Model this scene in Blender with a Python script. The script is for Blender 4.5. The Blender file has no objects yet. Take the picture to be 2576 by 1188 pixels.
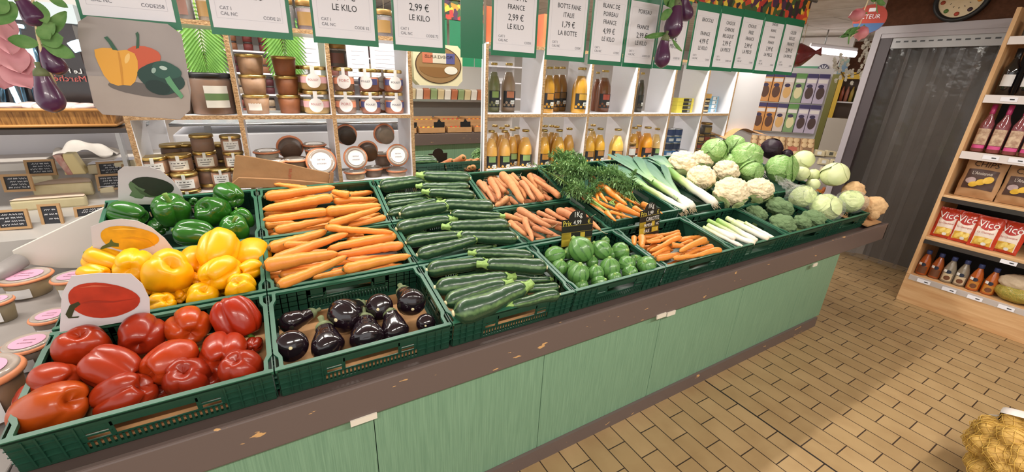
import bpy, bmesh, math, random
from mathutils import Vector, Matrix, noise, Euler
PI = math.pi
S = bpy.context.scene
COL = S.collection
V = Vector
# ------------------------------------------------------------------ camera
cd = bpy.data.cameras.new('camera'); cam = bpy.data.objects.new('camera', cd); COL.objects.link(cam)
cd.sensor_fit = 'HORIZONTAL'; cd.sensor_width = 36.0
cd.lens = 36.0 * 1038.617 / 2576.0
cd.shift_y = -.0022
cd.clip_start = 0.02; cd.clip_end = 100
RX, RD, RF = V((.8645,-.501,.041)), V((-.1428,-.3228,-.9356)), V((.482,.803,-.3506))          # right, down, forward
M = Matrix.Identity(4)
for k in range(3):
    M[k][0] = RX[k]; M[k][1] = -RD[k]; M[k][2] = -RF[k]
M.translation = V((.688,-1.283,1.806))
cam.matrix_world = M
S.camera = cam
# ------------------------------------------------------------------ light
w = bpy.data.worlds.new('daylight'); S.world = w; w.use_nodes = True
w.node_tree.nodes['Background'].inputs[0].default_value = (1.0, 0.985, 0.96, 1)
w.node_tree.nodes['Background'].inputs[1].default_value = 1.25
vs = S.view_settings
vs.view_transform = 'Standard'; vs.look = 'None'; vs.gamma = 1.0; vs.use_curve_mapping = False
vs.exposure = 0.15
def area(name, loc, sx, sy, power, color=(1, .95, .87), rot=(0, 0, 0)):
    l = bpy.data.lights.new(name, 'AREA'); l.shape = 'RECTANGLE'; l.size = sx; l.size_y = sy; l.energy = power; l.color = color
    o = bpy.data.objects.new(name, l); o.location = loc; o.rotation_euler = rot; COL.objects.link(o)
    return o
for x in (-0.6, 1.2, 3.0, 4.8):
    area('tube_light', (x, 1.22, 2.66), 1.5, .08, 34)
for x in (0.2, 2.2, 4.4):
    area('tube_light', (x, -1.9, 2.66), 1.5, .08, 52)
for x in (-1.0, 1.0, 3.0, 5.5, 8.0, 10.5):
    area('tube_light', (x, 3.6, 2.66), 1.5, .12, 36, (1, .97, .95))
# ------------------------------------------------------------------ helpers
def lin(c):
    if isinstance(c, str):
        c = [int(c[i:i+2], 16) / 255 for i in (0, 2, 4)]
    return tuple((x / 12.92 if x <= .04045 else ((x + .055) / 1.055) ** 2.4) for x in c)
MATS = {}
def mat(name, col, rough=.5, spec=.5, nscale=0, namt=.0, ncol=None, bump=0, bscale=50, metal=0, coat=0, obcol=False, trans=0, stretch=None, sss=0):
    """principled material; noise mixes col -> ncol (or a tone of col) over object coordinates"""
    if name in MATS: return MATS[name]
    m = bpy.data.materials.new(name); MATS[name] = m; m.use_nodes = True
    nt = m.node_tree; b = nt.nodes['Principled BSDF']; L = nt.links.new
    c = lin(col)
    b.inputs['Base Color'].default_value = (*c, 1)
    b.inputs['Roughness'].default_value = rough; b.inputs['Specular IOR Level'].default_value = spec
    b.inputs['Metallic'].default_value = metal
    if coat: b.inputs['Coat Weight'].default_value = coat; b.inputs['Coat Roughness'].default_value = .08
    if trans: b.inputs['Transmission Weight'].default_value = trans
    if sss: b.inputs['Subsurface Weight'].default_value = sss; b.inputs['Subsurface Radius'].default_value = (.01, .006, .003); b.inputs['Subsurface Scale'].default_value = .5
    tc = None
    def coords():
        nonlocal tc
        if tc is None:
            tc = nt.nodes.new('ShaderNodeTexCoord')
            if stretch:
                mp = nt.nodes.new('ShaderNodeMapping'); mp.inputs['Scale'].default_value = stretch
                L(tc.outputs['Object'], mp.inputs[0]); tc = mp
                return mp.outputs[0]
        return tc.outputs['Object'] if not stretch else tc.outputs[0]
    src = None
    if obcol:
        oi = nt.nodes.new('ShaderNodeObjectInfo'); src = oi.outputs['Color']; L(src, b.inputs['Base Color'])
    if namt:
        n = nt.nodes.new('ShaderNodeTexNoise'); n.inputs['Scale'].default_value = nscale; n.inputs['Detail'].default_value = 5
        L(coords(), n.inputs['Vector'])
        r = nt.nodes.new('ShaderNodeMapRange'); r.inputs['From Min'].default_value = .35; r.inputs['From Max'].default_value = .65
        r.inputs['To Min'].default_value = 0; r.inputs['To Max'].default_value = namt
        L(n.outputs['Fac'], r.inputs['Value'])
        mx = nt.nodes.new('ShaderNodeMix'); mx.data_type = 'RGBA'
        L(r.outputs[0], mx.inputs['Factor'])
        if src: L(src, mx.inputs['A'])
        else: mx.inputs['A'].default_value = (*c, 1)
        mx.inputs['B'].default_value = (*(lin(ncol) if ncol else tuple(x * .5 for x in c)), 1)
        L(mx.outputs['Result'], b.inputs['Base Color'])
    if bump:
        n = nt.nodes.new('ShaderNodeTexNoise'); n.inputs['Scale'].default_value = bscale; n.inputs['Detail'].default_value = 4
        L(coords(), n.inputs['Vector'])
        bp = nt.nodes.new('ShaderNodeBump'); bp.inputs['Strength'].default_value = bump; bp.inputs['Distance'].default_value = .01
        L(n.outputs['Fac'], bp.inputs['Height']); L(bp.outputs[0], b.inputs['Normal'])
    return m
def glassy(name, col, alpha, rough=.05, bump=0, bscale=20):
    """thin clear film or glass: mostly see-through with a gloss on top"""
    if name in MATS: return MATS[name]
    m = bpy.data.materials.new(name); MATS[name] = m; m.use_nodes = True
    nt = m.node_tree; b = nt.nodes['Principled BSDF']; L = nt.links.new
    b.inputs['Base Color'].default_value = (*lin(col), 1); b.inputs['Roughness'].default_value = rough
    b.inputs['Alpha'].default_value = alpha; b.inputs['Specular IOR Level'].default_value = .8
    if bump:
        tc = nt.nodes.new('ShaderNodeTexCoord')
        n = nt.nodes.new('ShaderNodeTexNoise'); n.inputs['Scale'].default_value = bscale; n.inputs['Detail'].default_value = 3
        L(tc.outputs['Object'], n.inputs['Vector'])
        bp = nt.nodes.new('ShaderNodeBump'); bp.inputs['Strength'].default_value = bump; bp.inputs['Distance'].default_value = .02
        L(n.outputs['Fac'], bp.inputs['Height']); L(bp.outputs[0], b.inputs['Normal'])
    return m
def glow(name, col, s):
    if name in MATS: return MATS[name]
    m = bpy.data.materials.new(name); MATS[name] = m; m.use_nodes = True
    b = m.node_tree.nodes['Principled BSDF']
    b.inputs['Base Color'].default_value = (*lin(col), 1)
    b.inputs['Emission Color'].default_value = (*lin(col), 1); b.inputs['Emission Strength'].default_value = s
    return m
class MB:
    """collects vertices, faces and uvs into one mesh"""
    def __init__(s): s.v = []; s.f = []; s.uv = {}; s.mi = []
    def add(s, vs, fs, uvs=None, mi=0):
        o = len(s.v); s.v += [tuple(p) for p in vs]
        for k, f in enumerate(fs):
            if uvs: s.uv[len(s.f)] = uvs[k]
            s.f.append(tuple(o + i for i in f)); s.mi.append(mi)
        return s
    def box(s, x0, x1, y0, y1, z0, z1, mi=0, front=None):
        p = [(x, y, z) for z in (z0, z1) for y in (y0, y1) for x in (x0, x1)]
        s.add(p, [(0, 2, 3, 1), (4, 5, 7, 6), (1, 3, 7, 5), (3, 2, 6, 7), (2, 0, 4, 6)], None, mi)
        o = len(s.v) - 8; s.f.append((o, o + 1, o + 5, o + 4)); s.mi.append(mi if front is None else front)
        return s
    def obox(s, c, ux, uy, uz, hx, hy, hz, mi=0):
        c, ux, uy, uz = V(c), V(ux), V(uy), V(uz)
        p = [c + ux * (hx * a) + uy * (hy * b) + uz * (hz * d) for d in (-1, 1) for b in (-1, 1) for a in (-1, 1)]
        return s.add(p, [(0, 2, 3, 1), (4, 5, 7, 6), (0, 1, 5, 4), (1, 3, 7, 5), (3, 2, 6, 7), (2, 0, 4, 6)], None, mi)
    def lathe(s, prof, seg=24, M=None, mi=0, rf=None, caps=True):
        n = len(prof); vs = []; fs = []; uv = []
        tot = sum(math.dist(prof[i], prof[i+1]) for i in range(n-1)) or 1
        acc = [0]
        for i in range(n-1): acc.append(acc[-1] + math.dist(prof[i], prof[i+1]) / tot)
        for (r, z) in prof:
            for k in range(seg):
                a = 2 * PI * k / seg; q = r * (rf(a, z) if rf else 1)
                p = V((q * math.cos(a), q * math.sin(a), z)); vs.append(M @ p if M else p)
        for i in range(n-1):
            for k in range(seg):
                k2 = (k + 1) % seg
                fs.append((i*seg+k, i*seg+k2, (i+1)*seg+k2, (i+1)*seg+k))
                uv.append([(k/seg, acc[i]), ((k+1)/seg, acc[i]), ((k+1)/seg, acc[i+1]), (k/seg, acc[i+1])])
        for i, rev in ((0, True), (n-1, False)):
            if prof[i][0] > 1e-5 and n > 2 and caps:
                ring = [i*seg+k for k in range(seg)]
                fs.append(tuple(reversed(ring)) if rev else tuple(ring)); uv.append([(j/seg, acc[i]) for j in range(seg)])
        return s.add(vs, fs, uv, mi)
    def sweep(s, pts, rad, seg=16, rf=None, mi=0, up=(0, 0, 1), flat=1.0, caps=True):
        pts = [V(p) for p in pts]; n = len(pts); vs = []; fs = []; uv = []
        t0 = (pts[1] - pts[0]).normalized(); u = V(up) - t0 * V(up).dot(t0)
        if u.length < 1e-4: u = V((1, 0, 0)) - t0 * t0.x
        u.normalize()
        for i in range(n):
            t = (pts[min(i+1, n-1)] - pts[max(i-1, 0)]).normalized()
            u = (u - t * u.dot(t)).normalized(); b = t.cross(u)
            for k in range(seg):
                a = 2 * PI * k / seg; r = rad[i] * (rf(a, i/(n-1)) if rf else 1)
                vs.append(pts[i] + u * (r * math.cos(a) * flat) + b * (r * math.sin(a)))
        for i in range(n-1):
            for k in range(seg):
                k2 = (k+1) % seg
                fs.append((i*seg+k, i*seg+k2, (i+1)*seg+k2, (i+1)*seg+k))
                uv.append([(k/seg, i/(n-1)), ((k+1)/seg, i/(n-1)), ((k+1)/seg, (i+1)/(n-1)), (k/seg, (i+1)/(n-1))])
        if caps:
            fs.append(tuple(reversed(range(seg)))); uv.append([(j/seg, 0) for j in range(seg)])
            fs.append(tuple(range((n-1)*seg, n*seg))); uv.append([(j/seg, 1) for j in range(seg)])
        return s.add(vs, fs, uv, mi)
    def grid(s, fn, nu, nv, mi=0, wrap=False):
        vs = [fn(i/nu, j/nv) for j in range(nv+1) for i in range(nu+1)]; fs = []; uv = []
        for j in range(nv):
            for i in range(nu):
                a = j*(nu+1)+i
                fs.append((a, a+1, a+nu+2, a+nu+1)); uv.append([(i/nu, j/nv), ((i+1)/nu, j/nv), ((i+1)/nu, (j+1)/nv), (i/nu, (j+1)/nv)])
        return s.add(vs, fs, uv, mi)
    def poly(s, pts, mi=0):
        return s.add(pts, [tuple(range(len(pts)))], None, mi)
    def slab(s, pts, n, t, mi=0):
        """flat outline pts given thickness t along -n"""
        k = len(pts); n = V(n); back = [V(p) - n * t for p in pts]
        fs = [tuple(range(k)), tuple(reversed(range(k, 2*k)))] + [(i, i+k, (i+1) % k + k, (i+1) % k) for i in range(k)]
        return s.add([V(p) for p in pts] + back, fs, None, mi)
    def build(s, name, m, parent=None, smooth=True, origin=None, loc=None):
        me = bpy.data.meshes.new(name)
        o0 = V(origin) if origin is not None else V((0, 0, 0))
        me.from_pydata([V(p) - o0 for p in s.v], [], s.f)
        ms = m if isinstance(m, (list, tuple)) else [m]
        for q in ms: me.materials.append(q)
        if any(s.mi): me.polygons.foreach_set('material_index', s.mi)
        if s.uv:
            ul = me.uv_layers.new(name='UVMap')
            for p in me.polygons:
                q = s.uv.get(p.index)
                if q:
                    for li, c in zip(p.loop_indices, q): ul.data[li].uv = c
        if smooth: me.polygons.foreach_set('use_smooth', [True] * len(me.polygons))
        me.update()
        o = bpy.data.objects.new(name, me); COL.objects.link(o)
        if parent is not None:
            o.parent = parent
            if origin is not None: o.location = o0
        elif loc is not None: o.location = loc
        elif origin is not None: o.location = o0
        return o
def sharp(o, deg=35):
    me = o.data; bm = bmesh.new(); bm.from_mesh(me)
    bmesh.ops.recalc_face_normals(bm, faces=bm.faces)
    for e in bm.edges:
        if len(e.link_faces) == 2 and e.calc_face_angle(0) > math.radians(deg): e.smooth = False
    bm.to_mesh(me); bm.free(); return o
def bevel(o, wd=.003, seg=2):
    b = o.modifiers.new('edge', 'BEVEL'); b.width = wd; b.segments = seg; b.limit_method = 'ANGLE'; return o
def empty(name, loc=(0, 0, 0)):
    o = bpy.data.objects.new(name, None); o.location = loc; o.empty_display_size = .05; COL.objects.link(o); return o
def tag(o, label, cat, group=None):
    o['label'] = label; o['category'] = cat
    if group: o['group'] = group
    return o
def struct(o): o['kind'] = 'structure'; return o
def dup(o, loc=None, parent=None):
    c = o.copy(); COL.objects.link(c)
    if parent is not None: c.parent = parent
    if loc is not None: c.location = loc
    for ch in o.children: dup(ch, None, c)
    return c
def child_at(o, parent):
    """make o a part of parent, keeping its place (parent not rotated)"""
    o.parent = parent; o.location = o.location - parent.location; return o
_TX = {}
def glyphs(s):
    if s in _TX: return _TX[s]
    cu = bpy.data.curves.new('t', 'FONT'); cu.body = s; cu.resolution_u = 2
    o = bpy.data.objects.new('t', cu); COL.objects.link(o)
    dg = bpy.context.evaluated_depsgraph_get(); dg.update()
    me = bpy.data.meshes.new_from_object(o.evaluated_get(dg))
    r = ([tuple(v.co) for v in me.vertices], [tuple(p.vertices) for p in me.polygons])
    bpy.data.objects.remove(o); bpy.data.curves.remove(cu); bpy.data.meshes.remove(me)
    _TX[s] = r; return r
def text(lines, O, U, W, mat_, parent, name='printed_text', off=.0012, mb=None, mi=0):
    """lines: (string, u, v, height, x-squeeze, align) laid on the plane at O spanned by U (right) and W (up)"""
    O, U, W = V(O), V(U), V(W); N = U.cross(W).normalized(); own = mb is None; mb = mb or MB()
    for (s, u, v, h, sx, al) in lines:
        vs, fs = glyphs(s)
        if not vs: continue
        wd = max(p[0] for p in vs) * h * sx / .72
        du = u - (wd / 2 if al == 'c' else wd if al == 'r' else 0)
        k = h / .72
        mb.add([O + U * (du + p[0] * k * sx) + W * (v + p[1] * k) + N * off for p in vs], fs, None, mi)
    if own: return mb.build(name, mat_, parent, smooth=False, origin=None if parent is None else None)
    return mb
def fbm(p, o=4): return noise.fractal(p, 1.0, 2.0, o)
# ------------------------------------------------------------------ materials
GREEN_PL = mat('green_plastic', '18402f', .42, .5, 14, .25, '123226', bump=.05, bscale=90)
RIM_PL = mat('green_plastic_rim', '275c45', .4, .5, 20, .3, '1f4d39')
PEP = mat('pepper_skin', 'ffffff', .3, .4, 9, .35, '7c1a0c', coat=.14, obcol=True, bump=.12, bscale=14)
PEPY = mat('yellow_pepper_skin', 'ffffff', .36, .45, 9, .2, 'e8a400', coat=.1, obcol=True, sss=.15)
PEPG = mat('green_pepper_skin', 'ffffff', .2, .5, 12, .35, '1f4f16', coat=.3, obcol=True)
STEM = mat('pepper_stalk', '6f8f3a', .5, .4, 40, .4, '4c6a2a')
AUB = mat('aubergine_skin', '1d1018', .14, .6, 6, .5, '120a10', coat=.4)
AUBP = mat('purple_wax_skin', '56284f', .3, .5, 8, .5, '35173a', coat=.3)
CALYX = mat('dry_green_calyx', '7a8460', .6, .3, 40, .5, '4c5636')
CARROT = mat('carrot_skin', 'ffffff', .38, .4, 30, .35, 'd07a34', bump=.12, bscale=120, obcol=True, stretch=(1, 1, 1))
SAND = mat('unwashed_carrot_skin', 'd18d62', .6, .3, 45, .5, 'b06a3e', bump=.18, bscale=140, obcol=True)
ROOT = mat('fine_root', 'dcc6a4', .6, .3)
CTOP = mat('carrot_crown', '7c6a3c', .7, .2, 60, .6, '4d4a2a')
LEEKW = mat('leek_white', 'f2efdf', .4, .4, 30, .3, 'e4dcc0')
CREAM = mat('cauliflower_curd', 'f6e4c2', .75, .2, 26, .3, 'efd8ac', bump=.4, bscale=160)
CFLEAF = mat('cauliflower_leaf', 'a9c07c', .55, .3, 25, .5, 'd8dcb0', bump=.3, bscale=50)
WCAB = mat('white_cabbage_leaf', 'dfe4b4', .45, .35, 7, .5, 'c9d68c', bump=.15, bscale=14)
RCAB = mat('red_cabbage_leaf', '2a1a26', .5, .3, 10, .5, '1a1018', bump=.4, bscale=18)
BROC = mat('broccoli_florets', '93ad7e', .85, .2, 120, .6, '6e8f60', bump=.7, bscale=260)
BSTEM = mat('broccoli_stalk', '9db573', .6, .3)
CELER = mat('celeriac_skin', 'ecc596', .8, .2, 30, .6, 'd2a26c', bump=.6, bscale=45)
ICE = mat('iceberg_leaf', 'e2ecac', .4, .4, 9, .7, 'bfd880', bump=1, bscale=14)
FILM = glassy('clear_film', 'f4f7f4', .17, .14, 1, 22)
FOL = mat('carrot_leaves', '648c56', .6, .25, 12, .7, '8fae72')
FSTEM = mat('carrot_leaf_stalks', '8fb05a', .5, .3)
BAND = mat('rubber_band', 'c8643c', .5)
WHITE = mat('white_melamine', 'e8e6ea', .35, .4, 3, .25, 'dedce2')
OSB = mat('chipboard_edge', 'bd9c76', .75, .2, 70, .7, '8f6a46', bump=.4, bscale=90)
PAPER = mat('white_paper', 'eceaf2', .5, .3)
INK = mat('black_ink', '2a2a30', .6)
GREYINK = mat('grey_ink', '6d6d78', .6)
BOARDG = mat('green_board', '1f7350', .3, .5)
CARDB = mat('brown_cardboard', 'b98d62', .75, .2, 10, .4, 'a87a50')
KRAFT = mat('brown_paper', '94704f', .7, .2, 6, .4, '966c48', bump=.2, bscale=20)
METAL = mat('steel', 'b8b8b8', .3, .5, metal=1)
DARK = mat('black_plastic', '17171a', .4)
GOLD = mat('gold_lid', 'c9ab6a', .3, .5, 8, .4, '9c7c40', metal=.9)
GLASS = glassy('jar_glass', 'f0f4f2', .07, .04)
def uvmat(name, c0, c1, freq, lo, hi, rough=.35, nscale=60, coat=0, along=False, spots=None, bump=0):
    """stripes over the u (or v) of a swept skin, broken up by noise"""
    m = bpy.data.materials.new(name); m.use_nodes = True; nt = m.node_tree; L = nt.links.new; b = nt.nodes['Principled BSDF']
    uv = nt.nodes.new('ShaderNodeUVMap'); sp = nt.nodes.new('ShaderNodeSeparateXYZ'); L(uv.outputs[0], sp.inputs[0])
    tc = nt.nodes.new('ShaderNodeTexCoord'); n = nt.nodes.new('ShaderNodeTexNoise'); n.inputs['Scale'].default_value = nscale; n.inputs['Detail'].default_value = 6
    L(tc.outputs['Object'], n.inputs['Vector'])
    mu = nt.nodes.new('ShaderNodeMath'); mu.operation = 'MULTIPLY'; mu.inputs[1].default_value = freq * 2 * PI; L(sp.outputs[1 if along else 0], mu.inputs[0])
    si = nt.nodes.new('ShaderNodeMath'); si.operation = 'COSINE'; L(mu.outputs[0], si.inputs[0])
    ad = nt.nodes.new('ShaderNodeMath'); ad.operation = 'MULTIPLY_ADD'; L(n.outputs['Fac'], ad.inputs[0]); ad.inputs[1].default_value = 1.6; L(si.outputs[0], ad.inputs[2])
    r = nt.nodes.new('ShaderNodeMapRange'); r.inputs['From Min'].default_value = lo; r.inputs['From Max'].default_value = hi; L(ad.outputs[0], r.inputs['Value'])
    mx = nt.nodes.new('ShaderNodeMix'); mx.data_type = 'RGBA'; L(r.outputs[0], mx.inputs['Factor'])
    mx.inputs['A'].default_value = (*lin(c0), 1); mx.inputs['B'].default_value = (*lin(c1), 1)
    out = mx.outputs['Result']
    if spots:
        vo = nt.nodes.new('ShaderNodeTexVoronoi'); vo.inputs['Scale'].default_value = 260; L(tc.outputs['Object'], vo.inputs['Vector'])
        rr = nt.nodes.new('ShaderNodeMapRange'); rr.inputs['From Min'].default_value = .12; rr.inputs['From Max'].default_value = .28; rr.inputs['To Min'].default_value = .55; rr.inputs['To Max'].default_value = 0; L(vo.outputs['Distance'], rr.inputs['Value'])
        m2 = nt.nodes.new('ShaderNodeMix'); m2.data_type = 'RGBA'; L(rr.outputs[0], m2.inputs['Factor']); L(out, m2.inputs['A']); m2.inputs['B'].default_value = (*lin(spots), 1); out = m2.outputs['Result']
    L(out, b.inputs['Base Color']); b.inputs['Roughness'].default_value = rough
    if coat: b.inputs['Coat Weight'].default_value = coat; b.inputs['Coat Roughness'].default_value = .1
    return m
COURG = uvmat('courgette_skin', '24402a', '7a9a60', 5, 1.15, 2.5, .3, 50, .25, spots='5c8050')
RCOURG = uvmat('round_courgette_skin', '5c8a45', '335f2c', 10, 1.25, 2.0, .35, 60, .2, spots='8db46c')
COURGST = mat('courgette_stalk', '98b866', .5, .4, 60, .6, '6f8f46')
BLOS = mat('blossom_scar', 'd9cba0', .7)
def vramp(name, stops, rough=.4, nscale=30, namt=.06, streak=0):
    """colour running along v of the swept skin"""
    m = bpy.data.materials.new(name); m.use_nodes = True; nt = m.node_tree; L = nt.links.new; b = nt.nodes['Principled BSDF']
    uv = nt.nodes.new('ShaderNodeUVMap'); sp = nt.nodes.new('ShaderNodeSeparateXYZ'); L(uv.outputs[0], sp.inputs[0])
    src = sp.outputs[1]
    if streak:
        mp = nt.nodes.new('ShaderNodeMapping'); mp.inputs['Scale'].default_value = (streak, 2, 1); L(uv.outputs[0], mp.inputs[0])
        n = nt.nodes.new('ShaderNodeTexNoise'); n.inputs['Scale'].default_value = 1; L(mp.outputs[0], n.inputs['Vector'])
        a = nt.nodes.new('ShaderNodeMath'); a.operation = 'MULTIPLY_ADD'; L(n.outputs['Fac'], a.inputs[0]); a.inputs[1].default_value = .22; L(src, a.inputs[2])
        s2 = nt.nodes.new('ShaderNodeMath'); s2.operation = 'SUBTRACT'; L(a.outputs[0], s2.inputs[0]); s2.inputs[1].default_value = .11; src = s2.outputs[0]
    cr = nt.nodes.new('ShaderNodeValToRGB'); L(src, cr.inputs[0]); e = cr.color_ramp.elements
    while len(e) < len(stops): e.new(.5)
    for k, (p, c) in enumerate(stops): e[k].position = p; e[k].color = (*lin(c), 1)
    L(cr.outputs[0], b.inputs['Base Color']); b.inputs['Roughness'].default_value = rough
    return m
LEEK = vramp('leek_shaft', [(0, 'efe6d4'), (.28, 'f3f1de'), (.48, 'd5e3a2'), (.7, '8db45e'), (1, '4f8048')], .35, streak=14)
LEEKLEAF = vramp('leek_leaf', [(0, '8fb46a'), (.3, '55805a'), (1, '4c7066')], .45, streak=20)
LEEKB = vramp('leek_piece', [(0, 'efdcc4'), (.2, 'f6f2e4'), (.7, 'eef0cc'), (1, 'cfdf9c')], .35, streak=12)
LEEKG = vramp('leek_piece_green', [(0, 'f0e2cc'), (.3, 'eff0d2'), (.7, 'b6d080'), (1, '7faf50')], .35, streak=12)
def leafmat(name, c0, cv, rough=.45):
    """cabbage leaf: pale midrib and side veins over uv"""
    m = bpy.data.materials.new(name); m.use_nodes = True; nt = m.node_tree; L = nt.links.new; b = nt.nodes['Principled BSDF']
    uv = nt.nodes.new('ShaderNodeUVMap'); sp = nt.nodes.new('ShaderNodeSeparateXYZ'); L(uv.outputs[0], sp.inputs[0])
    def mth(op, a, b_=None, c=None):
        n = nt.nodes.new('ShaderNodeMath'); n.operation = op
        for k, q in enumerate((a, b_, c)):
            if q is None: continue
            if isinstance(q, (int, float)): n.inputs[k].default_value = q
            else: L(q, n.inputs[k])
        return n.outputs[0]
    tc = nt.nodes.new('ShaderNodeTexCoord'); no = nt.nodes.new('ShaderNodeTexNoise'); no.inputs['Scale'].default_value = 25; L(tc.outputs['Object'], no.inputs['Vector'])
    du = mth('ABSOLUTE', mth('SUBTRACT', sp.outputs[0], .5))
    mid = mth('LESS_THAN', du, .018)
    ph = mth('MULTIPLY_ADD', no.outputs['Fac'], 2.2, mth('MULTIPLY', mth('SUBTRACT', sp.outputs[1], mth('MULTIPLY', du, .9)), 44))
    side = mth('GREATER_THAN', mth('SINE', ph), .93)
    vo = nt.nodes.new('ShaderNodeTexVoronoi'); vo.feature = 'DISTANCE_TO_EDGE'; vo.inputs['Scale'].default_value = 42; L(tc.outputs['Object'], vo.inputs['Vector'])
    fine = mth('MULTIPLY', mth('LESS_THAN', vo.outputs['Distance'], .05), .45)
    f = mth('MAXIMUM', mth('MAXIMUM', mid, mth('MULTIPLY', side, .7)), fine)
    mx = nt.nodes.new('ShaderNodeMix'); mx.data_type = 'RGBA'; L(f, mx.inputs['Factor']); mx.inputs['A'].default_value = (*lin(c0), 1); mx.inputs['B'].default_value = (*lin(cv), 1)
    n2 = nt.nodes.new('ShaderNodeMix'); n2.data_type = 'RGBA'; L(mth('MULTIPLY', no.outputs['Fac'], .5), n2.inputs['Factor']); L(mx.outputs['Result'], n2.inputs['A']); n2.inputs['B'].default_value = (*lin('4f7f3c'), 1)
    L(n2.outputs['Result'], b.inputs['Base Color']); b.inputs['Roughness'].default_value = rough
    bp = nt.nodes.new('ShaderNodeBump'); bp.inputs['Strength'].default_value = .6; bp.inputs['Distance'].default_value = .004; L(f, bp.inputs['Height']); L(bp.outputs[0], b.inputs['Normal'])
    return m
CABLEAF = leafmat('green_cabbage_leaf', '8db866', 'cfe0a6')
def woodmat(name, c0, c1, scale=(1, 1, 1), rough=.5, freq=14):
    m = bpy.data.materials.new(name); m.use_nodes = True; nt = m.node_tree; L = nt.links.new; b = nt.nodes['Principled BSDF']
    tc = nt.nodes.new('ShaderNodeTexCoord'); mp = nt.nodes.new('ShaderNodeMapping'); mp.inputs['Scale'].default_value = scale; L(tc.outputs['Object'], mp.inputs[0])
    n = nt.nodes.new('ShaderNodeTexNoise'); n.inputs['Scale'].default_value = freq; n.inputs['Detail'].default_value = 8; n.inputs['Distortion'].default_value = .6; L(mp.outputs[0], n.inputs['Vector'])
    cr = nt.nodes.new('ShaderNodeValToRGB'); cr.color_ramp.elements[0].position = .35; cr.color_ramp.elements[1].position = .68
    cr.color_ramp.elements[0].color = (*lin(c1), 1); cr.color_ramp.elements[1].color = (*lin(c0), 1)
    L(n.outputs['Fac'], cr.inputs[0]); L(cr.outputs[0], b.inputs['Base Color']); b.inputs['Roughness'].default_value = rough
    bp = nt.nodes.new('ShaderNodeBump'); bp.inputs['Strength'].default_value = .12; bp.inputs['Distance'].default_value = .005; L(n.outputs['Fac'], bp.inputs['Height']); L(bp.outputs[0], b.inputs['Normal'])
    return m
LAMIN = woodmat('green_woodgrain_laminate', '7a9c80', '678a70', (26, 26, .5), .45, 9)
PINE = woodmat('pine_wood', 'd9b183', 'c39465', (8, .7, 8), .5, 3)
PINEV = woodmat('pine_wood_upright', 'd9b183', 'c39465', (8, 8, .7), .5, 3)
BAMB = woodmat('bamboo', 'bd8746', '7c5024', (60, 30, 1.2), .45, 2)
def paintwood():
    """grey-brown paint, worn through to wood in chips"""
    m = bpy.data.materials.new('worn_brown_paint'); m.use_nodes = True; nt = m.node_tree; L = nt.links.new; b = nt.nodes['Principled BSDF']
    tc = nt.nodes.new('ShaderNodeTexCoord'); mp = nt.nodes.new('ShaderNodeMapping'); mp.inputs['Scale'].default_value = (.45, 1, 1.4); L(tc.outputs['Object'], mp.inputs[0])
    n = nt.nodes.new('ShaderNodeTexNoise'); n.inputs['Scale'].default_value = 26; n.inputs['Detail'].default_value = 3; L(mp.outputs[0], n.inputs['Vector'])
    r = nt.nodes.new('ShaderNodeMapRange'); r.inputs['From Min'].default_value = .70; r.inputs['From Max'].default_value = .715; L(n.outputs['Fac'], r.inputs['Value'])
    mx = nt.nodes.new('ShaderNodeMix'); mx.data_type = 'RGBA'; mx.inputs['A'].default_value = (*lin('61534f'), 1); mx.inputs['B'].default_value = (*lin('c69a66'), 1); L(r.outputs[0], mx.inputs['Factor'])
    L(mx.outputs['Result'], b.inputs['Base Color']); b.inputs['Roughness'].default_value = .42; return m
BROWN = paintwood()
def tiles(name, c0, c1, cm, bw, bh, mortar, rough=.35, rot=PI/2, off=(0, 0, 0)):
    m = bpy.data.materials.new(name); m.use_nodes = True; nt = m.node_tree; L = nt.links.new; b = nt.nodes['Principled BSDF']
    tc = nt.nodes.new('ShaderNodeTexCoord'); mp = nt.nodes.new('ShaderNodeMapping'); mp.inputs['Rotation'].default_value = (0, 0, rot); mp.inputs['Location'].default_value = off; L(tc.outputs['Object'], mp.inputs[0])
    br = nt.nodes.new('ShaderNodeTexBrick'); br.offset = .5; br.inputs['Scale'].default_value = 1; br.inputs['Brick Width'].default_value = bw; br.inputs['Row Height'].default_value = bh; br.inputs['Mortar Size'].default_value = mortar; br.inputs['Mortar Smooth'].default_value = .15
    br.inputs['Color1'].default_value = (*lin(c0), 1); br.inputs['Color2'].default_value = (*lin(c1), 1); br.inputs['Mortar'].default_value = (*lin(cm), 1); L(mp.outputs[0], br.inputs['Vector'])
    n = nt.nodes.new('ShaderNodeTexNoise'); n.inputs['Scale'].default_value = 6; n.inputs['Detail'].default_value = 8; L(tc.outputs['Object'], n.inputs['Vector'])
    mx = nt.nodes.new('ShaderNodeMix'); mx.data_type = 'RGBA'; mx.blend_type = 'MULTIPLY'; mx.inputs['Factor'].default_value = .35; L(br.outputs['Color'], mx.inputs['A'])
    cr = nt.nodes.new('ShaderNodeValToRGB'); cr.color_ramp.elements[0].position = .3; cr.color_ramp.elements[0].color = (.55, .45, .35, 1); cr.color_ramp.elements[1].position = .6; cr.color_ramp.elements[1].color = (1, 1, 1, 1)
    L(n.outputs['Fac'], cr.inputs[0]); L(cr.outputs[0], mx.inputs['B']); L(mx.outputs['Result'], b.inputs['Base Color']); b.inputs['Roughness'].default_value = rough
    bp = nt.nodes.new('ShaderNodeBump'); bp.inputs['Strength'].default_value = .5; bp.inputs['Distance'].default_value = .003; bp.invert = True; L(br.outputs['Fac'], bp.inputs['Height']); L(bp.outputs[0], b.inputs['Normal'])
    return m
FLOOR = tiles('brown_brick_tiles', '9f845e', '947a55', '32241a', .24, .119, .0032, .38, PI/2, (.08, .013, 0))
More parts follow.
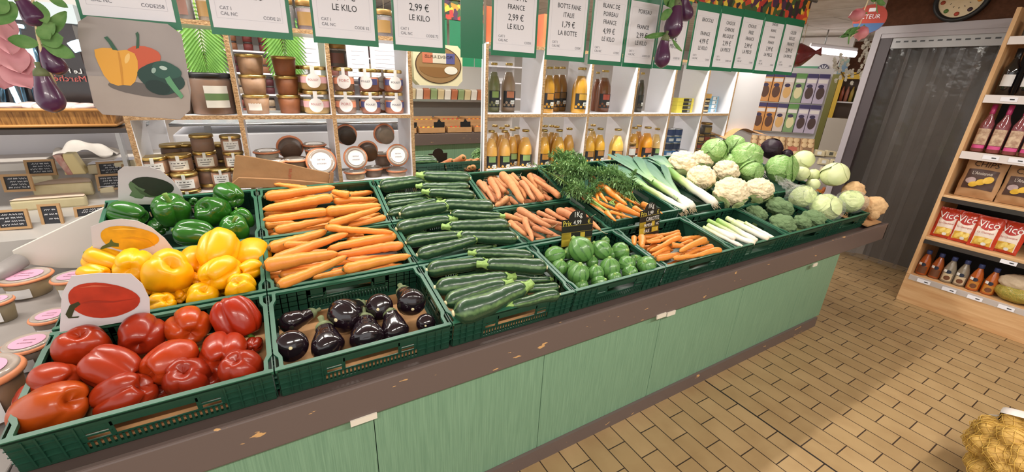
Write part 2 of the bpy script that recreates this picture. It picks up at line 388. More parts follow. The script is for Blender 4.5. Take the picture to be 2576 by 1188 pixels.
CEIL = tiles('ceiling_tiles', 'd8d2cc', 'd2ccc6', '9a948e', 1.2, .6, .008, .9)
# words shared by the labels below
NN_, OO_, RR_, PP_ = ['large orange-red bell pepper','red bell pepper','orange-red bell pepper','large red bell pepper','small red bell pepper','large yellow bell pepper','yellow bell pepper','small yellow bell pepper','green bell pepper','large green bell pepper','small green bell pepper','large orange carrot','unwashed carrot','small orange carrot','dark green courgette','glossy black aubergine','striped round courgette'], ['second','third','first','fifth','fourth','last','seventh','sixth','eighth','ninth','13th','eleventh','tenth','twelfth'], ['front','back','middle'], ['of the red pepper crate','of the yellow pepper crate','of the green pepper crate','of crate behind the aubergines','of crate by the paper bags','of crate below the juice bottles','of the second-row carrot crate','of the price tag crate','of crate beside the aubergines','of the middle courgette crate','of crate by the mirror','of its crate']
G_ = ['large carrots in the crate behind the aubergines','large carrots in the crate by the paper bags','unwashed carrots below the juice bottles','unwashed carrots in the second row crate','small carrots in the price tag crate','courgettes beside the aubergines','courgettes in the second row','courgettes by the mirror','aubergines in the crate','round courgettes in the crate','stew jars with round labels','pate jars on the bottom shelf','terrine jars on the bottom shelf','terrine jars lying tilted on their sides','juice bottles on the middle shelf','yellow and black food boxes','tins on the middle shelf','small blue boxes','juice bottles on the bottom shelf','blue tins on the bottom shelf','small spread jars','salad jars on the grey counter','sauce bottles on the bottom shelf','rosé wine bottles','dark wine bottles','dark jars on the shelf top','orange cartons on the shelf top','hanging artificial aubergines']
def L_(n, o, r, p): return f"{NN_[n]}, {OO_[o]} from left in {RR_[r]} row {PP_[p]}"
# ------------------------------------------------------------------ setting
CAMX, CAMY = (.688,-1.283,1.806)[0], (.688,-1.283,1.806)[1]
struct(MB().box(-3.2, 16, -4.2, 8, -.06, 0).build('floor', FLOOR, smooth=False))
struct(MB().box(-3.2, 16, -4.2, 8, 2.72, 2.8).build('ceiling', CEIL, smooth=False))
PLASTER = mat('white_plaster', 'dcd8d4', .8, .2, 2, .2, 'cfcac6')
BROWNW = mat('brown_textured_wall', '5a3826', .7, .2, 30, .5, '432817', bump=.6, bscale=60)
struct(MB().box(-3.2, 16, 7.0, 7.1, 0, 2.72).build('wall_back', PLASTER, smooth=False))
struct(MB().box(15.8, 16, -4.2, 7, 0, 2.72).build('wall_right', PLASTER, smooth=False))
struct(MB().box(-3.2, 6.3, -4.2, -4.1, 0, .9).box(2.5, 6.3, -4.2, -4.1, .9, 2.72).build('wall_front', PLASTER, smooth=False))
# cold-room block: brown wall with a framed opening for the strip curtain
WX = 6.38
wl = MB().box(WX, WX+.1, -4.1, .0, 0, 2.72).box(WX, WX+.1, .0, .95, 2.44, 2.72)
struct(wl.build('wall_door', BROWNW, smooth=False))
FRAME = mat('pale_steel_frame', 'a39ca2', .4, .5)
DGREY = mat('dark_grey_panel', '4c4347', .5, .4, 3, .4, '3d3538')
fr = MB().box(WX-.03, WX+.02, .90, .96, 0, 2.47).box(WX-.03, WX+.02, -.12, .90, 2.40, 2.47).box(WX-.02, WX+.02, -.12, .9, 2.36, 2.40)
struct(sharp(fr.build('trim_1', FRAME, smooth=False)))
struct(MB().box(WX-.012, WX+.09, .80, .90, 0, 2.37).build('trim_2', DGREY, smooth=False))
struct(MB().box(WX+.1, WX+1.6, .93, .97, 0, 2.5).build('wall_cold', PLASTER, smooth=False))
def planks():
    m = mat('dark_grey_planks', '544b43', .5, .4, 4, .4, '463f38')
    nt = m.node_tree; b = nt.nodes['Principled BSDF']; tc = nt.nodes.new('ShaderNodeTexCoord'); sp = nt.nodes.new('ShaderNodeSeparateXYZ'); nt.links.new(tc.outputs['Object'], sp.inputs[0])
    a = nt.nodes.new('ShaderNodeMath'); a.operation = 'MULTIPLY'; a.inputs[1].default_value = 9.5; nt.links.new(sp.outputs[1], a.inputs[0])
    f = nt.nodes.new('ShaderNodeMath'); f.operation = 'FRACT'; nt.links.new(a.outputs[0], f.inputs[0])
    l = nt.nodes.new('ShaderNodeMath'); l.operation = 'LESS_THAN'; l.inputs[1].default_value = .04; nt.links.new(f.outputs[0], l.inputs[0])
    bp = nt.nodes.new('ShaderNodeBump'); bp.inputs['Distance'].default_value = .02; bp.invert = True; nt.links.new(l.outputs[0], bp.inputs['Height']); nt.links.new(bp.outputs[0], b.inputs['Normal'])
    return m
struct(MB().box(WX+.34, WX+.4, -.6, .93, 0, 2.4).box(WX+.1, WX+.4, .9, .94, 0, 2.4).build('door_1', planks(), smooth=False))
# strip curtain
sc_ = empty('strip_curtain', (WX+.05, .4, 0)); tag(sc_, 'clear plastic strip curtain hanging in the dark doorway below the wall clock', 'curtain')
rail = MB().box(WX+.0, WX+.012, -.12, .8, 2.26, 2.36)
for k in range(14): rail.box(WX-.003, WX+.0, -.1+k*.064, -.065+k*.064, 2.315, 2.328, 1)
r_ = rail.build('rail', [mat('rail_steel', '9c9a9c', .3, .6), DARK], None, smooth=False); r_.parent = sc_; r_.location = -V(sc_.location)
STRIP = glassy('strip_plastic', '6d6866', .26, .12, .5, 6)
for k in range(7):
    y1 = .80 - k*.13; rnd = random.Random(k); ph = rnd.random()*6; x0 = WX + .03 + (k % 2)*.012
    g = MB().grid(lambda u, v: V((x0 + .012*math.sin(v*5+ph) + .01*math.sin(u*PI+ph), y1 - u*.17, 2.3 - v*2.26)), 6, 40)
    s_ = g.build('curtain_strip', STRIP, None); s_.parent = sc_; s_.location = -V(sc_.location)
# wall clock
ck = empty('wall_clock', (WX-.03, .37, 2.66)); tag(ck, 'round wall clock with a black rim and painted vegetables above the doorway', 'clock')
MR = Matrix.Rotation(-PI/2, 4, 'Y')
MB().lathe([(.165, -.02), (.185, -.02), (.195, .0), (.19, .03), (.17, .035), (.155, .015)], 48, MR, caps=False).build('rim', DARK, ck)
MB().lathe([(0.0, .008), (.16, .008)], 48, MR).build('dial', mat('clock_dial', 'e2cfae', .5, .3, 20, .3, 'd2b890'), ck)
hd = MB()
for a, l in ((1.5, .07), (.2, .11)):
    d = V((0, -math.sin(a), math.cos(a))); hd.obox(V((-.014, 0, 0)) + d*l*.5, d, (1, 0, 0), d.cross(V((1, 0, 0))), l*.5, .001, .004)
for k in range(12):
    a = k*PI/6; d = V((0, -math.sin(a), math.cos(a))); hd.obox(V((-.011, 0, 0)) + d*.075, d, (1, 0, 0), d.cross(V((1, 0, 0))), .006, .001, .002)
hd.build('hands', DARK, ck, smooth=False)
for k, c in enumerate(('b5402c', '4f7a34', 'd98a2c', '3c2430', 'b5402c', '4f7a34', 'a8452c', '6a8a3c', 'c96c50')):
    a = .35 + k*2*PI/9; q = V((-.012, -.125*math.sin(a), .125*math.cos(a)))
    mm = MB().lathe([(0, -.006), (.012, -.004), (.018, 0), (.012, .004), (0, .006)], 12, Matrix.Translation(q) @ MR)
    mm.build('painted_vegetable', mat('clockpaint' + c, c, .5), ck)
# ------------------------------------------------------------------ sales counter under the crates
TY0, TZ = -.06, .905
ct = empty('display_counter', (2.2, .5, 0)); tag(ct, 'long green-panelled vegetable display counter with a chipped brown edge', 'counter')
def part(mb, name, m, par, smooth=False, bv=0):
    o = mb.build(name, m, None, smooth=smooth); o.parent = par; o.location = -V(par.location)
    if bv: bevel(o, bv)
    return o
part(MB().box(-.02, 5.1, -.06, -.035, .665, .805).box(5.075, 5.1, -.06, 1.3, .665, .80), 'ledge', BROWN, ct, bv=.006)
part(MB().add([(-.02, -.03, .768), (5.07, -.03, .768), (5.07, 1.33, 1.03), (-.02, 1.33, 1.03), (-.02, -.03, .75), (5.07, -.03, .75), (5.07, 1.33, 1.01), (-.02, 1.33, 1.01)],
     [(0, 1, 2, 3), (7, 6, 5, 4), (0, 4, 5, 1), (1, 5, 6, 2), (2, 6, 7, 3), (3, 7, 4, 0)]), 'worktop', mat('brown_board', '4a3c38', .5), ct)
xs = [-.02, .13, .883, 1.64, 2.41, 3.17, 3.94, 4.43]
for a, b in zip(xs, xs[1:]): part(MB().box(a+.0015, b-.0015, -.03, -.012, .085, .70), 'side_panel', LAMIN, ct, bv=.001)
part(MB().box(4.41, 4.43, -.012, 1.2, .085, .75).box(-.02, 0, -.012, 1.2, .085, .74), 'end_panel', LAMIN, ct)
part(MB().box(-.02, 4.38, -.045, -.03, 0, .085), 'kick_board', BROWN, ct)
part(MB().box(.01, 4.36, .0, 1.25, .0, .70), 'carcass', mat('dark_carcass', '2a2422', .7), ct)
IVORY = mat('ivory_plastic', 'd8cfc0', .4)
for px0, px1, dz in ((.80, .89, 0), (2.33, 2.40, .004), (2.41, 2.475, -.002), (3.945, 4.0, -.015)):
    part(MB().box(px0, px1, -.066, -.06, .648+dz, .672+dz), 'price_strip', IVORY, ct)
struct(MB().box(2.9535, 2.9605, -4.1, -.05, 0, .0012).build('trim_3', DARK, smooth=False))
# ------------------------------------------------------------------ crates
def wall_mb(mb, L, H, O, U, W, N, holes=True, open_=True):
    """one lattice wall of a crate: length L along U, height H up W, thickness along N"""
    O, U, W, N = V(O), V(U), V(W), V(N); t = .0028
    def bar(u0, u1, v0, v1, th=t): mb.obox(O + U*((u0+u1)/2) + W*((v0+v1)/2) + N*th*.5, U, N, W, (u1-u0)/2, th/2, (v1-v0)/2)
    bar(0, L, 0, .012); bar(0, L, H-.020, H, .004)
    c = min(.13, L*.28)
    for s in (0, 1):                                # ribbed solid ends
        f = (lambda u: u) if s == 0 else (lambda u: L-u)
        def b2(u0, u1, *r):
            a_, b_ = sorted((f(u0), f(u1))); bar(a_, b_, *r)
        b2(0, c, .012, H-.02, .0016)
        for u in (.03, .055, .09, c-.004): b2(u, u+.004, .01, H-.01, .007)
        for v in (.035, .06, .085): b2(0, c, v, v+.003, .006)
    # middle: slotted skirt below, open handle above
    n = int((L-2*c) / .013)
    for k in range(n):
        u = c + (L-2*c)*k/n; bar(u, u+.0065, .012, .045)
    bar(c, L-c, .043, .05)
    m = (L-2*c); k0, k1 = c + m*.2, L-c-m*.2
    bar(c, c+.012, .05, H-.02); bar(L-c-.012, L-c, .05, H-.02)
    bar(k0-.006, k0+.006, .05, H-.02); bar(k1-.006, k1+.006, .05, H-.02)
    bar(k0, k1, H-.038, H-.02); bar(c, k0, H-.046, H-.02, .002); bar(k1, L-c, H-.046, H-.02, .002)
    bar(c, k0, .066, .072, .005); bar(k1, L-c, .066, .072, .005)
def make_crate(name, L, D, H=.122):
    root = empty(name)
    b = MB()
    wall_mb(b, L-.012, H, (.006, .004, -H), (1, 0, 0), (0, 0, 1), (0, -1, 0))
    wall_mb(b, L-.012, H, (L-.006, D-.004, -H), (-1, 0, 0), (0, 0, 1), (0, 1, 0))
    wall_mb(b, D-.012, H, (.004, D-.006, -H), (0, -1, 0), (0, 0, 1), (-1, 0, 0))
    wall_mb(b, D-.012, H, (L-.004, .006, -H), (0, 1, 0), (0, 0, 1), (1, 0, 0))
    b.box(.006, L-.006, .006, D-.006, -H, -H+.004)
    o = b.build('crate_body', GREEN_PL, root, smooth=False)
    # rim: flange with notched corners
    c = .055; n = .013; w_ = .015
    out = []
    for (cx, cy, sx, sy) in ((0, 0, 1, 1), (L, 0, -1, 1), (L, D, -1, -1), (0, D, 1, -1)):
        p = [(cx, cy + sy*c*1.4), (cx + sx*n, cy + sy*c), (cx + sx*n, cy + sy*.016), (cx, cy + sy*.012), (cx, cy), (cx + sx*c, cy)]
        out.append(p if (sx*sy > 0) else list(reversed(p)))
    outer = [q for p in out for q in p]
    rm = MB()
    inn = []
    for (cx, cy, sx, sy) in ((0, 0, 1, 1), (L, 0, -1, 1), (L, D, -1, -1), (0, D, 1, -1)):
        p = [(cx + sx*w_, cy + sy*c*1.5), (cx + sx*(n+w_*.8), cy + sy*c), (cx + sx*(n+w_*.8), cy + sy*.02), (cx + sx*(w_+.012), cy + sy*w_), (cx + sx*(w_+.02), cy + sy*w_), (cx + sx*c, cy + sy*w_)]
        inn += (p if (sx*sy > 0) else list(reversed(p)))
    k = len(outer); z1, z0 = .004, -.008
    vs = [(x, y, z1) for x, y in outer] + [(x, y, z1) for x, y in inn] + [(x, y, z0) for x, y in outer] + [(x, y, z0) for x, y in inn]
    fs = []
    for i in range(k):
        j = (i+1) % k
        fs += [(i, j, k+j, k+i), (2*k+i, 3*k+i, 3*k+j, 2*k+j), (i, 2*k+i, 2*k+j, j), (k+i, k+j, 3*k+j, 3*k+i)]
    rm.add(vs, fs)
    rb = sharp(rm.build('rim', RIM_PL, root, smooth=False)); bevel(rb, .0018, 2)
    return root
PROTO = {}
def crate(kind, O, ang, label, dims):
    if kind not in PROTO:
        PROTO[kind] = o = make_crate('vegetable_crate', *dims)
    else: o = dup(PROTO[kind])
    o.location = O; o.rotation_euler = (ang, 0, 0)
    tag(o, label, 'crate', 'green plastic crates on the counter'); return o
for kind, O, ang, label, dims in [
('s',[.003,.004,.905],.1892,'dark green plastic crate holding the red bell peppers',(.6,.418)),
('s',[.607,.004,.905],.1892,'dark green plastic crate holding the aubergines',(.6,.418)),
('s',[1.212,.004,.905],.1892,'dark green plastic crate holding the long courgettes below the price tag row',(.6,.418)),
('s',[1.817,.004,.905],.1892,'dark green plastic crate holding the round courgettes',(.6,.418)),
('s',[2.422,.004,.905],.1892,'dark green plastic crate holding the small orange carrots',(.6,.418)),
('s',[3.027,.004,.905],.1892,'dark green plastic crate holding the trimmed leek whites',(.6,.418)),
('s',[3.632,.004,.905],.1892,'dark green plastic crate holding the broccoli',(.6,.418)),
('s',[4.237,.004,.905],.1892,'dark green plastic crate holding the bagged iceberg lettuce',(.6,.418)),
('s',[.003,.427,.986],.1583,'dark green plastic crate holding the yellow bell peppers',(.6,.418)),
('s',[.607,.427,.986],.1583,'dark green plastic crate holding the large carrots nearest the aubergines',(.6,.418)),
('s',[1.212,.427,.986],.1583,'dark green plastic crate holding the courgettes in the second row',(.6,.418)),
('s',[1.817,.427,.986],.1583,'dark green plastic crate holding the unwashed carrots in the second row',(.6,.418)),
('s',[.003,.853,1.054],.3526,'dark green plastic crate holding the green bell peppers',(.6,.418)),
('s',[.607,.853,1.054],.3526,'dark green plastic crate holding the large carrots by the brown paper bags',(.6,.418)),
('s',[1.212,.853,1.054],.3526,'dark green plastic crate holding the courgettes by the mirror',(.6,.418)),
('s',[1.817,.853,1.054],.3526,'dark green plastic crate holding the unwashed carrots by the juice bottles',(.6,.418)),
('u',[2.422,.435,1.025],.2087,'deep green plastic crate holding the bunched carrots with leaves',(.6,.86)),
('u',[3.027,.435,1.025],.2087,'deep green plastic crate holding the long leeks',(.6,.86)),
('u',[3.632,.435,1.025],.2087,'deep green plastic crate holding the cauliflowers',(.6,.86)),
('u',[4.237,.435,1.025],.2087,'deep green plastic crate holding the cabbages behind the lettuce',(.6,.86))]:
    crate(kind, O, ang, label, dims)
# ------------------------------------------------------------------ produce builders (all in world space, origin at the middle)
def basis(axis, roll=0):
    z = V(axis).normalized(); x = z.orthogonal().normalized(); y = z.cross(x)
    M3 = Matrix((x, y, z)).transposed().to_4x4()
    return M3 @ Matrix.Rotation(roll, 4, 'Z')
def pepper(P, r, axis, seed, skin, col, label, group, elong=1.0):
    rnd = random.Random(seed); nl = rnd.choice((3, 4, 4)); H = r*elong; off = [rnd.uniform(-.16, .12) for _ in range(nl+1)]
    ph = rnd.random()*6; lob = [rnd.uniform(.88, 1.08) for _ in range(nl)]
    M_ = Matrix.Translation(V(P)) @ basis(axis, ph); NU, NV = 44, 26; mb = MB(); vs = []; fs = []
    dep = rnd.uniform(.17, .3); sk = (rnd.uniform(-.15, .15), rnd.uniform(-.15, .15)); sd = V((seed*3.1, 0, 0))
    for j in range(NV+1):
        th = PI*j/NV
        for i in range(NU):
            a = 2*PI*i/NU; q = a*nl/(2*PI); li = int(q) % nl; fr = q - int(q)
            g = abs(math.sin(PI*fr)); lb = lob[li]
            wt = min(1, math.sin(th)*1.6)
            rad = abs(math.sin(th))**.72 * (1 - dep*(1 - g**.55)*wt) * (1 + (lb-1)*g)
            rad *= 1 + .10*math.cos(th)                     # broad shoulders
            z = math.copysign(abs(math.cos(th))**.86, math.cos(th))
            rr = rad
            z -= .30*math.exp(-(rr/.30)**2) * (1 if j < NV/2 else 0)
            if j > NV/2: z += (.34*math.exp(-(rr/.28)**2) + off[li]*g*.9*(1-rad*.4) )
            p = V((rad*math.cos(a) + sk[0]*z*.4, rad*math.sin(a) + sk[1]*z*.4, z*1.0))
            p *= 1 + .07*noise.noise(p*1.3 + sd) + .018*noise.noise(p*4 + sd)
            vs.append(M_ @ V((p.x*r, p.y*r, p.z*H)))
    for j in range(NV):
        for i in range(NU):
            i2 = (i+1) % NU; fs.append((j*NU+i, (j+1)*NU+i, (j+1)*NU+i2, j*NU+i2))
    mb.add(vs, fs); o = mb.build('bell_pepper', skin, origin=P); tone = {PEP: (.66, .82, .36), PEPY: (.96, .9, .3), PEPG: (.72, .8, .7)}.get(skin, (1, 1, 1)); o.color = (*[x*y for x, y in zip(lin(col), tone)], 1)
    b = rnd.uniform(-.5, .5)
    base = .62*H
    pts = [V((0, 0, base)), V((.02*r, 0, base+.16*r)), V((.1*r+b*.1*r, .05*r, base+.38*r)), V((.22*r+b*.3*r, .1*r, base+.6*r))]
    s = MB().sweep([M_ @ p for p in pts], [.16*r, .12*r, .10*r, .14*r], 10)
    s.lathe([(0, .05*r), (.2*r, .05*r), (.3*r, .0), (.28*r, -.03*r), (0, -.04*r)], 12, M_ @ Matrix.Translation((0, 0, base)), rf=lambda a, z: 1+.15*math.cos(a*5))
    so = s.build('stalk', STEM, None, origin=P); so.parent = o; so.location = (0, 0, 0)
    return tag(o, label, 'pepper', group)
def root_pts(A, B, bend, seed, n=14, sag=(0, 0, 1)):
    A, B = V(A), V(B); d = B - A; rnd = random.Random(seed); side = d.cross(V(sag)).normalized()
    k1, k2, ph = rnd.uniform(-1, 1)*bend, rnd.uniform(-.5, .5)*bend, rnd.random()*3
    out = []
    for i in range(n+1):
        t = i/n; out.append(A + d*t + side*d.length*(k1*math.sin(PI*t) + k2*math.sin(2*PI*t+ph*0)) + V(sag)*d.length*rnd.uniform(-.006, .006))
    return out
def carrot(A, B, r, seed, skin, col, label, group, taper=.45, bend=.03, tail=0, name='carrot', parent=None, crown=True):
    """A crown end, B tip end"""
    A, B = V(A), V(B); rnd = random.Random(seed); P = (A+B)/2
    pts = root_pts(A, B, bend, seed, 18); L_ = (B-A).length; n = len(pts)
    rad = []; ph = rnd.random()*9
    for i in range(n):
        t = i/(n-1)
        q = (1 - (1-taper)*t**1.1)
        if t < .12: q *= .55 + .45*math.sqrt(max(0, 1-((.12-t)/.12)**2))
        if t > .86: q *= math.sqrt(max(.0, 1-((t-.86)/.145)**2))
        q *= 1 + .035*noise.noise(V((t*14, ph, 0)))
        rad.append(max(r*q, r*.07))
    mb = MB().sweep(pts, rad, 14, rf=lambda a, t: 1 + .02*math.sin(a*3+ph+t*5))
    if parent is None: o = mb.build(name, skin, origin=P)
    else: o = part(mb, name, skin, parent, True)
    o.color = (*[x*rnd.uniform(.9, 1.06) for x in lin(col)], 1)
    if parent is not None: return o
    if crown:
        d = (A-B).normalized(); c = MB().sweep([pts[0]-d*r*.05, pts[0]+d*r*.16, pts[0]+d*r*.3], [r*.42, r*.34, r*.2], 9)
        c_ = c.build('crown', CTOP, None, origin=P); c_.parent = o; c_.location = (0, 0, 0)
    if tail:
        d = (B-A).normalized(); q = [B]
        dd = d.copy()
        for k in range(6):
            dd = (dd + V((rnd.uniform(-.5, .5), rnd.uniform(-.5, .5), rnd.uniform(-.1, .45)))).normalized(); q.append(q[-1] + dd*tail/6)
        t_ = MB().sweep(q, [r*.09*(1-k/9) for k in range(7)], 5).build('rootlet', ROOT, None, origin=P); t_.parent = o; t_.location = (0, 0, 0)
    return tag(o, label, 'carrot', group)
def courgette(A, B, r, seed, label, group):
    """A stalk end, B blossom end"""
    A, B = V(A), V(B); P = (A+B)/2; pts = root_pts(A, B, .045, seed, 22); n = len(pts); rad = []
    rnd = random.Random(seed)
    for i in range(n):
        t = i/(n-1); q = .74 + .28*min(1, t*1.25)
        if t < .06: q *= .75 + .25*t/.06
        if t > .86: q *= math.sqrt(max(.02, 1-((t-.86)/.145)**2))
        rad.append(r*q)
    o = MB().sweep(pts, rad, 20, rf=lambda a, t: 1 + .018*math.cos(a*8)).build('courgette', COURG, origin=P)
    d = (pts[0]-pts[2]).normalized(); e = V((rnd.uniform(-.3, .3), rnd.uniform(-.3, .3), rnd.uniform(-.1, .3)))
    q = [pts[0]-d*r*.15, pts[0]+d*r*.15, pts[0]+d*r*.55, pts[0]+(d+e*.3)*r*1.1]
    s = MB().sweep(q, [r*.64, r*.5, r*.34, r*.4], 15, rf=lambda a, t: 1+.16*math.cos(a*5)).build('stalk', COURGST, None, origin=P); s.parent = o; s.location = (0, 0, 0)
    d = (pts[-1]-pts[-3]).normalized()
    s = MB().sweep([pts[-1]-d*r*.1, pts[-1]+d*r*.12, pts[-1]+d*r*.16], [r*.26, r*.24, r*.1], 10).build('blossom_end', BLOS, None, origin=P); s.parent = o; s.location = (0, 0, 0)
    return tag(o, label, 'courgette', group)
def aubergine(A, B, r, seed, label, group, skin=None, name='aubergine', stem=True):
    """A calyx end, B round end"""
    A, B = V(A), V(B); P = (A+B)/2; pts = root_pts(A, B, .05, seed, 20); n = len(pts); rad = []
    for i in range(n):
        t = i/(n-1); q = .5 + .52*(.5-.5*math.cos(PI*min(1, t*1.35)))
        if t < .08: q *= .7+.3*t/.08
        if t > .68: q *= math.sqrt(max(.0, 1-((t-.68)/.325)**2))
        rad.append(max(r*q, .0006))
    o = MB().sweep(pts, rad, 26).build(name, skin or AUB, origin=P)
    d = (pts[0]-pts[2]).normalized(); m = MB()
    m.sweep([pts[3]+(pts[2]-pts[3])*.2, pts[1], pts[0]+d*r*.06, pts[0]+d*r*.16, pts[0]+d*r*.6], [rad[3]*1.04, rad[1]*1.09, r*.34, r*.17, r*.19], 20, rf=lambda a, t: (1+.05*math.cos(5*a)) if t > .2 else 1)
    s = m.build('calyx', CALYX, None, origin=P); s.parent = o; s.location = (0, 0, 0)
    dd = (pts[-1]-pts[-3]).normalized()
    s = MB().sweep([pts[-1]-dd*r*.06, pts[-1]+dd*r*.015, pts[-1]+dd*r*.03], [r*.14, r*.11, r*.04], 8).build('blossom_end', BLOS, None, origin=P); s.parent = o; s.location = (0, 0, 0)
    return tag(o, label, 'aubergine', group)
def round_courgette(P, r, axis, seed, label, group):
    M_ = Matrix.Translation(V(P)) @ basis(axis, seed); rnd = random.Random(seed); el = rnd.uniform(.9, 1.15)
    prof = []
    for j in range(21):
        th = PI*j/20; z = math.cos(th)*el; rr = math.sin(th)**.85
        if z > .4: rr *= 1 - .2*((z-.4)/(el-.4))
        prof.append((max(rr*r, .0005), z*r))
    o = MB().lathe(prof, 40, M_, rf=lambda a, z: 1 + .022*math.cos(a*10)).build('round_courgette', RCOURG, origin=P)
    s = MB().lathe([(.0005, (el+.16)*r), (.15*r, (el+.15)*r), (.14*r, (el+.06)*r), (.2*r, el*r*.97), (.26*r, el*r*.9)], 15, M_, rf=lambda a, z: 1+.14*math.cos(a*5))
    q = s.build('stalk', COURGST, None, origin=P); q.parent = o; q.location = (0, 0, 0)
    return tag(o, label, 'courgette', group)
def lump_mesh(name, fn, sub=5):
    me = bpy.data.meshes.new(name); bm = bmesh.new(); bmesh.ops.create_icosphere(bm, subdivisions=sub, radius=1)
    for v in bm.verts: v.co = fn(v.co.normalized())
    bm.to_mesh(me); bm.free(); me.polygons.foreach_set('use_smooth', [True]*len(me.polygons)); return me
LUMP = {}
def lump(key, fn, sub, name, m, P, r, rot, parent=None, scl=(1, 1, 1)):
    if key not in LUMP:
        LUMP[key] = lump_mesh(name, fn, sub); LUMP[key].materials.append(m)
    o = bpy.data.objects.new(name, LUMP[key]); COL.objects.link(o); o.scale = [r*s for s in scl]; o.rotation_euler = rot
    if parent is None: o.location = P
    else: o.parent = parent
    return o
def curd(seed):
    def f(n):
        s = V((seed*7.3, 1, 2)); d1 = noise.voronoi(n*2.6+s)[0][0]; d2 = noise.voronoi(n*7.5+s)[0][0]; d3 = noise.voronoi(n*17+s)[0][0]
        return n * (1 - .20*d1**1.6 - .075*d2 - .03*d3) * (1 if n.z > -.2 else 1+.15*(n.z+.2))
    return f
def leaf_shell(r, ax, wid, hgt, seed, lift=.02, wave=.03, curl=0):
    """a leaf lying on a ball of radius r around direction ax (leaf base below)"""
    B_ = basis(ax, seed); rnd = random.Random(seed)
    def fn(u, v):
        x = (u-.5)*2; w = math.sin(PI*min(1, (v*.93+.07)))**.55 * wid; a = x*w; b = (v-.45)*hgt
        q = V((math.sin(a)*math.cos(b), math.sin(b), math.cos(a)*math.cos(b)))
        k = r*(1 + lift + wave*noise.noise(q*3.2+V((seed, 0, 0))) + curl*max(abs(x), v)**4)
        return B_ @ (q*k)
    return MB().grid(fn, 14, 16)
def cauliflower(P, r, seed, label):
    P = V(P); rnd = random.Random(seed)
    root = empty('cauliflower', P)
    lump('curd%d' % (seed % 3), curd(seed % 3), 6, 'curd', CREAM, P, r*1.17, (rnd.uniform(-.3, .2), rnd.uniform(-.3, .3), rnd.random()*6), root, (1, 1, .86))
    for k in range(6):
        a = k*PI/3 + rnd.random(); m = leaf_shell(r*1.0, (math.cos(a), math.sin(a), -.75 if seed != 1 or k % 2 else -.35), .5, 1.0, k, .02, .05, .08)
        m.build('leaf', CFLEAF, root)
    return tag(root, label, 'cauliflower', 'cauliflowers in the crate')
def cabbage(P, r, seed, label, kind):
    P = V(P); rnd = random.Random(seed); root = empty({'g': 'green_cabbage', 'w': 'white_cabbage', 'r': 'red_cabbage'}[kind], P)
    m = {'g': CABLEAF, 'w': WCAB, 'r': RCAB}[kind]; wv = {'g': .07, 'w': .02, 'r': .05}[kind]
    lump('ball' + kind, lambda n: n*(1+.02*noise.noise(n*2)), 4, 'heart', m, P, r*.97, (rnd.random()*6, rnd.random()*6, 0), root, (1, 1, .92))
    n = {'g': 6, 'w': 4, 'r': 5}[kind]
    for k in range(n):
        a = rnd.random()*6; el = rnd.uniform(-.1, 1.0)
        if k == 0: a, el = -2.1, .55
        leaf_shell(r, (math.cos(a), math.sin(a), el), rnd.uniform(.75, 1.0), rnd.uniform(1.6, 2.1), seed*10+k, .005+.012*k, wv, .10 if (kind == 'g' and k > 3) else .01).build('leaf', m, root)
    return tag(root, label, 'cabbage', None)
def broccoli(P, r, seed, label):
    P = V(P); rnd = random.Random(seed); root = empty('broccoli', P)
    def f(n):
        s = V((3.7*(seed % 2), 5, 1)); d1 = noise.voronoi(n*2.1+s)[0][0]; d2 = noise.voronoi(n*9+s)[0][0]; d3 = noise.voronoi(n*22+s)[0][0]
        return n*(1 - .24*d1**1.5 - .06*d2 - .045*d3)
    lump('broc%d' % (seed % 2), f, 6, 'florets', BROC, P, r, (rnd.uniform(-.3, .3), rnd.uniform(-.3, .3), rnd.random()*6), root, (1, 1, .72))
    MB().lathe([(.28*r, -1.1*r), (.3*r, -.9*r), (.34*r, -.5*r), (.5*r, -.3*r)], 12).build('stem', BSTEM, root)
    return tag(root, label, 'broccoli', 'broccoli heads in the crate')
def celeriac(P, r, seed, label):
    rnd = random.Random(seed)
    o = lump('cel', lambda n: n*(1+.10*noise.fractal(n*2, 1, 2, 4)+.05*noise.noise(n*6)), 5, 'celeriac', CELER, P, r, (rnd.random()*6, rnd.random()*6, 1), None, (1, 1, .95))
    return tag(o, label, 'celeriac', None)
def lettuce(P, r, seed, label, sc=(1, 1, .85)):
    P = V(P); rnd = random.Random(seed); root = empty('bagged_lettuce', P)
    lump('ice', lambda n: n*(1+.06*abs(noise.noise(n*2.2))+.05*noise.noise(n*5)), 5, 'lettuce_head', ICE, P, r*.93, (rnd.random()*6, rnd.random()*6, 0), root, sc)
    for k in range(4):
        a = rnd.random()*6; leaf_shell(r*.92, (math.cos(a), math.sin(a), .5), .7, 1.5, seed*7+k, .02, .10, .03).build('leaf', ICE, root)
    b = lump('bag', lambda n: n*(1+.12*abs(noise.noise(n*3+V((4, 0, 0))))+.06*abs(noise.noise(n*8))), 5, 'plastic_bag', FILM, P, r*1.1, (0, 0, seed), root, sc)
    return root, b
